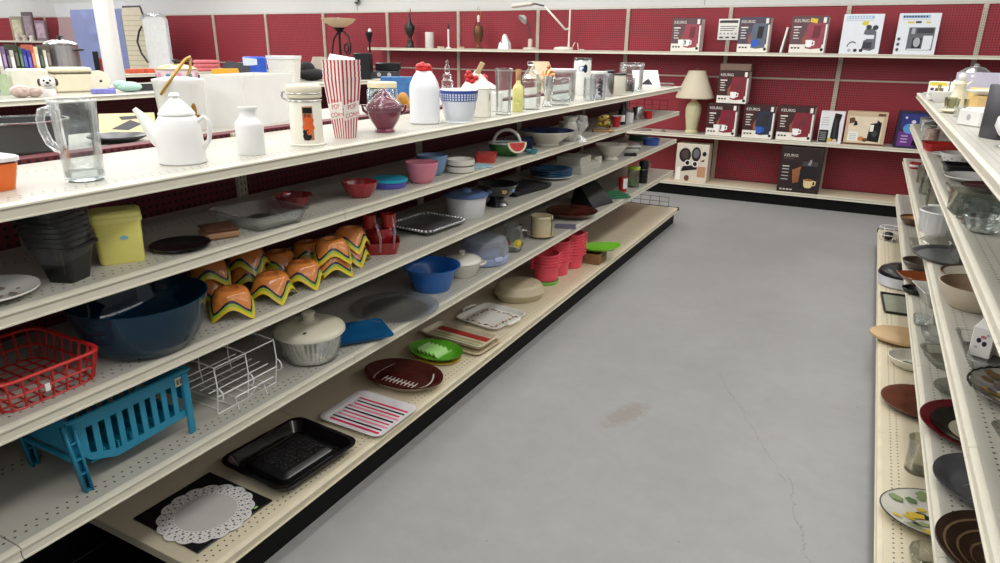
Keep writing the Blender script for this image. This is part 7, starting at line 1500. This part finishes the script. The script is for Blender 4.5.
B().lathe([(.156, .137), (.158, .142), (.12, .165), (.03, .178), (0, .178)], n=36).build('lid', mat((196, 170, 120), .3, coat=.4), t); B().lathe([(.012, .178), (.012, .19), (.028, .20), (.026, .208), (0, .21)], n=20).build('knob', BLACK, t)
solo('pink_cloth', B().ball(.08, .06, .05, (0, 0, .049)).ball(.06, .05, .04, (.06, .0, .04)), mat((226, 186, 200), .7, var=.08, scale=30), 'folded pink cloth next to the floral stock pot', 'cloth', (-4.68, 4.06, G2), .9)
solo('yellow_case', B().rings([[(-.12, -.03, 0), (.12, -.03, 0), (.12, .03, 0), (-.12, .03, 0)], [(-.115, -.02, .13), (.09, -.02, .135), (.09, .03, .135), (-.115, .03, .13)]]), mat((222, 166, 44), .45), 'bright yellow case behind the white carton', 'case', (-4.92, 4.27, G2), .62)
solo('black_bag', B().rings([[(-.12, -.04, 0), (.14, -.04, 0), (.14, .05, 0), (-.12, .05, 0)], [(-.10, -.02, .16), (.12, -.02, .15), (.12, .04, .15), (-.10, .04, .16)], [(-.07, 0, .19), (.09, 0, .17), (.09, .02, .17), (-.07, .02, .19)]]), mat((44, 44, 50), .5, var=.2), 'dark grey bag between the yellow case and the blue package', 'bag', (-5.02, 4.46, G2), .62)
t = thing('blue_package', 'bright blue plastic package with white label standing up', 'package', (-4.90, 4.57, G2), .62); B().box(.20, .07, .23, bev=.015).build('body', mat((40, 84, 190), .4, var=.2, scale=20), t); B().prp([(-.09, .15), (.03, .16), (.03, .21), (-.09, .22)], -.0365, 0).build('label', mat((210, 222, 236), .5), t, None)
t = thing('wastebasket', 'white square woven bin with a thick rim behind the clasp-lid canister', 'bin', (-4.94, 4.97, G2), .45); B().loft([(.11, .10, 0), (.13, .12, .21), (.125, .115, .21), (.105, .095, .01)], .2).build('body', mat((232, 230, 220), .6, bump=.4, scale=60), t); B().loft([(.134, .124, .205), (.136, .126, .235), (.124, .114, .235), (.124, .114, .206)], .2, cap0=False, cap1=False).build('rim', WHITE, t)
solo('black_hat', B().ball(.14, .12, .06, (0, 0, .059)).ball(.08, .07, .08, (-.04, 0, .10)), mat((20, 20, 22), .8, var=.3), 'black soft bag heaped right of the woven bin', 'bag', (-4.90, 5.28, G2), .4)
t = thing('shade_lamp', 'small lamp with a pale cone shade right of the woven bin', 'lamp', (-5.0, 5.52, G2)); B().lathe([(0, 0), (.05, 0), (.05, .01), (.012, .02), (.012, .09), (0, .09)], n=20).build('base', CREAM, t); B().lathe([(.12, .08), (.065, .22), (.062, .22), (.117, .08)], n=28).build('lamp_shade', shade_mat((206, 196, 180)), t)
solo('blue_boxes', B().box(.26, .12, .05, bev=.004), mat((96, 140, 190), .5, var=.2, scale=24), 'flat pale blue box behind the popcorn boxes on the second gondola', 'box', (-4.68, 5.50, G2), .5)
solo('white_container', B().box(.20, .16, .20, bev=.010), MATTE, 'white upright container just left of the popcorn boxes, far back', 'container', (-4.93, 5.72, G2), .5)
solo('black_speaker', B().box(.17, .15, .26, bev=.006), BLACK, 'tall black box speaker behind the popcorn boxes', 'speaker', (-4.70, 5.84, G2), .45)
t = thing('cassette_player', 'low black and silver stereo on the second gondola', 'stereo', (-4.70, 6.20, G2), .45); B().box(.30, .15, .075, bev=.004).build('body', DGREY, t); B().prdisc(-.05, .04, .022, .022, -.0757, 0).prdisc(.06, .04, .022, .022, -.0757, 0).build('dial', LGREY, t, None)
solo('black_radio', B().box(.26, .13, .085, bev=.008), BLACK, 'black radio resting on the low stereo', 'radio', (-4.70, 6.26, G2 + .0755), .45)
t = thing('wrapped_kettle', 'film wrapped dark kettle on a lower shelf of the second gondola, behind the glass mug', 'kettle', (-4.68, 2.72, 1.0)); B().lathe([(0, 0), (.11, 0), (.12, .02), (.11, .12), (.05, .17), (0, .18)], n=28).build('body', mat((100, 90, 96), .3, .4), t); B().lathe([(.13, .0), (.132, .14), (.08, .20), (.04, .21)], n=20, flute=7, fa=.03).build('film_wrap', PLASTIC, t, None)
# third gondola
G3 = 1.33
t = thing('stockpot', 'tall shiny steel stockpot with domed lid and black handles', 'pot', (-7.66, 4.52, G3)); B().lathe([(0, 0), (.15, 0), (.158, .006), (.158, .30), (.165, .304), (.15, .306), (0, .3)], n=48).build('body', mat((186, 184, 184), .22, .75, var=.12, scale=6), t)
B().lathe([(.163, .3065), (.164, .312), (.13, .338), (.05, .356), (0, .358)], n=44).build('lid', mat((226, 226, 226), .2, .9), t); B().lathe([(.012, .358), (.012, .37), (.032, .378), (.030, .392), (0, .394)], n=20).build('knob', BLACK, t)
for s in (-1, 1): B().tube([(s * .157, -.05, .25), (s * .20, -.045, .255), (s * .205, 0, .256), (s * .20, .045, .255), (s * .157, .05, .25)], .010, n=8, T=Matrix.Rotation(.5, 4, 'Z')).build('handle', BLACK, t)
bc = [(92, 88, 92), (206, 200, 190), (120, 100, 140), (60, 52, 62), (196, 190, 186), (50, 56, 40), (60, 90, 60), (44, 50, 140), (60, 60, 150), (196, 96, 70), (226, 206, 170), (40, 60, 56), (226, 216, 196), (90, 80, 74)]
bn = ['grey', 'off-white', 'purple', 'charcoal', 'pale grey', 'dark olive', 'green', 'deep blue', 'royal blue', 'brick red', 'cream', 'dark teal', 'ivory', 'brown']
xx = 3.80
for k, c_ in enumerate(bc):
    th = .030 + .010 * ((k * 5) % 3) / 2; hh = .25 + .05 * ((k * 7) % 4) / 3
    b = B().box(th - .002, .17, hh, bev=.002); b.pr(-th * .3, hh * .35, th * .3, hh * .75, -.0855, 1)
    solo('hardback_book', b, [mat(c_, .6, var=.1), mat([min(255, q + 60) for q in c_], .6)], '%s spined book in the leaning row of books left of the steel stockpot' % bn[k], 'book', (-7.62, xx, G3), PI / 2, 'row of books'); xx += th + .004
t = thing('tall_black_box', 'narrow black box with red edge just right of the steel stockpot', 'box', (-7.50, 4.78, G3), .9); B().box(.05, .10, .24, bev=.003).build('body', BLACK, t); B().box(.09, .05, .17, (.075, .02, 0), .004).build('red_edge', mat((196, 54, 44), .5), t)
for k in range(3): solo('red_carton', B().box(.16, .12, .05, bev=.004), mat((206, 92, 62), .5, var=.15), ['small orange-red carton nearest the white column on the third gondola', 'small orange-red carton, middle of the three on the third gondola', 'small orange-red carton farthest from the white column on the third gondola'][k], 'carton', (-7.52, 5.22 + .20 * k, G3), PI / 2, 'orange-red cartons')
for k in range(3): solo('pink_towel', B().box(.26, .20, .045, bev=.018), mat((206, 110, 116), .8, var=.08, bump=.3), ['lowest folded pink towel on the third gondola', 'middle folded pink towel on the third gondola', 'topmost folded pink towel on the third gondola'][k], 'towel', (-7.56, 6.25, G3 + .0455 * k), 1.3, 'folded pink towels')
# frames on the far left wall shelf
for k, (px_, w_, h_, c_, lb) in enumerate(((-15.62, .28, .46, (150, 140, 118), 'gilt framed picture standing at the left of the far left wall shelf'), (-15.22, .24, .54, (110, 94, 100), 'tall dark grey book box in the middle of the far left wall shelf'), (-14.82, .24, .38, (140, 116, 128), 'low mauve box at the right of the far left wall shelf'))):
    t = thing('framed_picture' if k == 0 else 'display_box', lb, 'picture' if k == 0 else 'box', (px_, 8.42, 1.68), .3); B().box(w_, .05, h_, bev=.006).build('body', mat(c_, .5, var=.15), t); B().pr(-w_ * .36, h_ * .14, w_ * .36, h_ * .86, -.0256, 0).build('front_print', mat([min(255, q + 34) for q in c_], .5, var=.4, scale=12), t, None)
for k, (dx, c_) in enumerate(((0, (214, 206, 196)), (.14, (206, 196, 180)), (.27, (226, 222, 214)))): solo('figurine', B().lathe([(0, 0), (.05, 0), (.04, .04), (.05, .07), (.02, .10), (0, .10)], n=16), mat(c_, .5), ['little pale figurine in front of the gilt framed picture', 'little pale figurine in front of the tall dark grey box', 'little pale figurine in front of the low mauve box'][k], 'figurine', (-15.5 + dx * 1.8, 8.31, 1.68))
# wrapped boards against the back wall
t = thing('wrapped_board', 'tall blue panel shrouded in crinkled clear plastic against the back wall', 'panel', (-12.42, 8.09, 0), 0)
B().box(1.52, .10, 2.22, bev=.02).build('body', mat((44, 94, 196), .5, var=.2, scale=5), t)
b = B(); rr = random.Random(2); G = []
nx, nz = 16, 18
for j in range(nz + 1): G.append([(-1.10 + 2.05 * i / nx + .03 * math.sin(j * 1.3), -.075 - .03 * rr.random(), .02 + 2.30 * j / nz) for i in range(nx + 1)])
for j in range(nz):
    for i in range(nx): b.poly([G[j][i], G[j][i + 1], G[j + 1][i + 1], G[j + 1][i]])
b.build('plastic_sheet', clear((248, 249, 252), .3, .22, .22), t, None)
t = thing('ironing_board', 'tall slatted cream board with rounded top and dark edge against the back wall', 'ironing board', (-11.20, 7.90, 0)); B().prism([(-.26, 0), (.26, 0), (.26, 2.12), (.22, 2.22), (-.22, 2.22), (-.26, 2.12)], -.02, .02, T=Matrix.Rotation(PI / 2, 4, 'X')).build('board', mat((206, 196, 172), .6, var=.05), t, 20)
B().tube([(-.27, 0, .02), (-.27, 0, 2.10), (-.22, 0, 2.235), (.22, 0, 2.235), (.27, 0, 2.10), (.27, 0, .02)], .018, n=6).build('dark_edge', DGREY, t)
b = B()
for k in range(24): b.pr(-.25, .25 + .08 * k, .25, .262 + .08 * k, -.0212, 0)
b.build('slat_lines', mat((176, 164, 138), .6), t, None)
t = thing('ironing_board', 'white plastic wrapped ironing board with black curved leg against the back wall', 'ironing board', (-10.60, 7.86, 0)); B().prism([(-.30, 0), (.30, 0), (.29, 2.02), (.20, 2.08), (-.20, 2.08), (-.29, 2.02)], -.02, .02, T=Matrix.Rotation(PI / 2, 4, 'X')).build('board', mat((226, 226, 224), .5), t, 20)
B().tube([(-.26, -.05, 1.35), (-.34, -.09, 1.50), (-.40, -.09, 1.68), (-.36, -.06, 1.84), (-.30, -.04, 1.92)], .016, n=6).build('leg', BLACK, t)
B().tube([(.30, -.03, .1), (.31, -.03, 2.02), (.20, -.03, 2.10), (-.20, -.03, 2.10), (-.31, -.03, 2.04)], .022, n=6).build('plastic_edge', PLASTIC, t)
# floor lamps by the wall
t = thing('torchiere_lamp', 'black scrolled floor lamp with a wide amber glass bowl shade', 'floor lamp', (-6.86, 8.02, 0)); IR = mat((26, 24, 24), .45, .3)
B().lathe([(0, 0), (.15, 0), (.15, .015), (.03, .05), (.016, .07), (.016, 1.80), (.025, 1.84), (.09, 1.90), (0, 1.90)], n=28).build('pole', IR, t)
B().lathe([(.05, 1.90), (.12, 1.925), (.20, 1.965), (.245, 2.02), (.240, 2.022), (.195, 1.975), (.11, 1.935), (0, 1.92)], n=40).build('glass_shade', shade_mat((238, 222, 196)), t)
B().ball(.035, .035, .03, (0, 0, 2.005)).build('bulb', WHITE, t)
for s in (-1, 1):
    pts = [V((s * .16, 0, .9)), V((s * .165, 0, 1.3)), V((s * .15, 0, 1.60)), V((s * .10, 0, 1.76)), V((s * .02, 0, 1.84))]
    if s > 0: pts = [V((.07 + .001, 0, 1.60)), V((.10, 0, 1.56)), V((.14, 0, 1.58)), V((.155, 0, 1.64)), V((.13, 0, 1.69)), V((.09, 0, 1.67)), V((.08, 0, 1.61)), V((.12, 0, 1.53)), V((.18, 0, 1.57)), V((.195, 0, 1.66)), V((.17, 0, 1.77)), V((.10, 0, 1.84)), V((.03, 0, 1.86))]
    B().tube(pts, .012, n=6).build('scroll', IR, t)
t = thing('floor_lamp', 'plain slim black floor lamp with a small cup head beside the scrolled one', 'floor lamp', (-6.35, 8.05, 0)); B().lathe([(0, 0), (.13, 0), (.13, .015), (.02, .04), (.014, .06), (.014, 1.70), (.045, 1.80), (.05, 1.84), (0, 1.82)], n=24).build('pole', IR, t); B().ball(.024, .024, .03, (.012, 0, 1.86)).build('bulb', WHITE, t)
t = thing('wall_fixture', 'grey wall bracket with a black pipe on the white wall above the pegboard', 'bracket', (-7.02, YW + .03, 2.24)); B().box(.05, .05, .20, bev=.008).build('bracket', LGREY, t); B().tube([(.05, -.03, .28), (.05, -.03, .05), (.02, -.03, .02), (-.02, -.03, .03)], .014, n=8).build('pipe', DGREY, t)
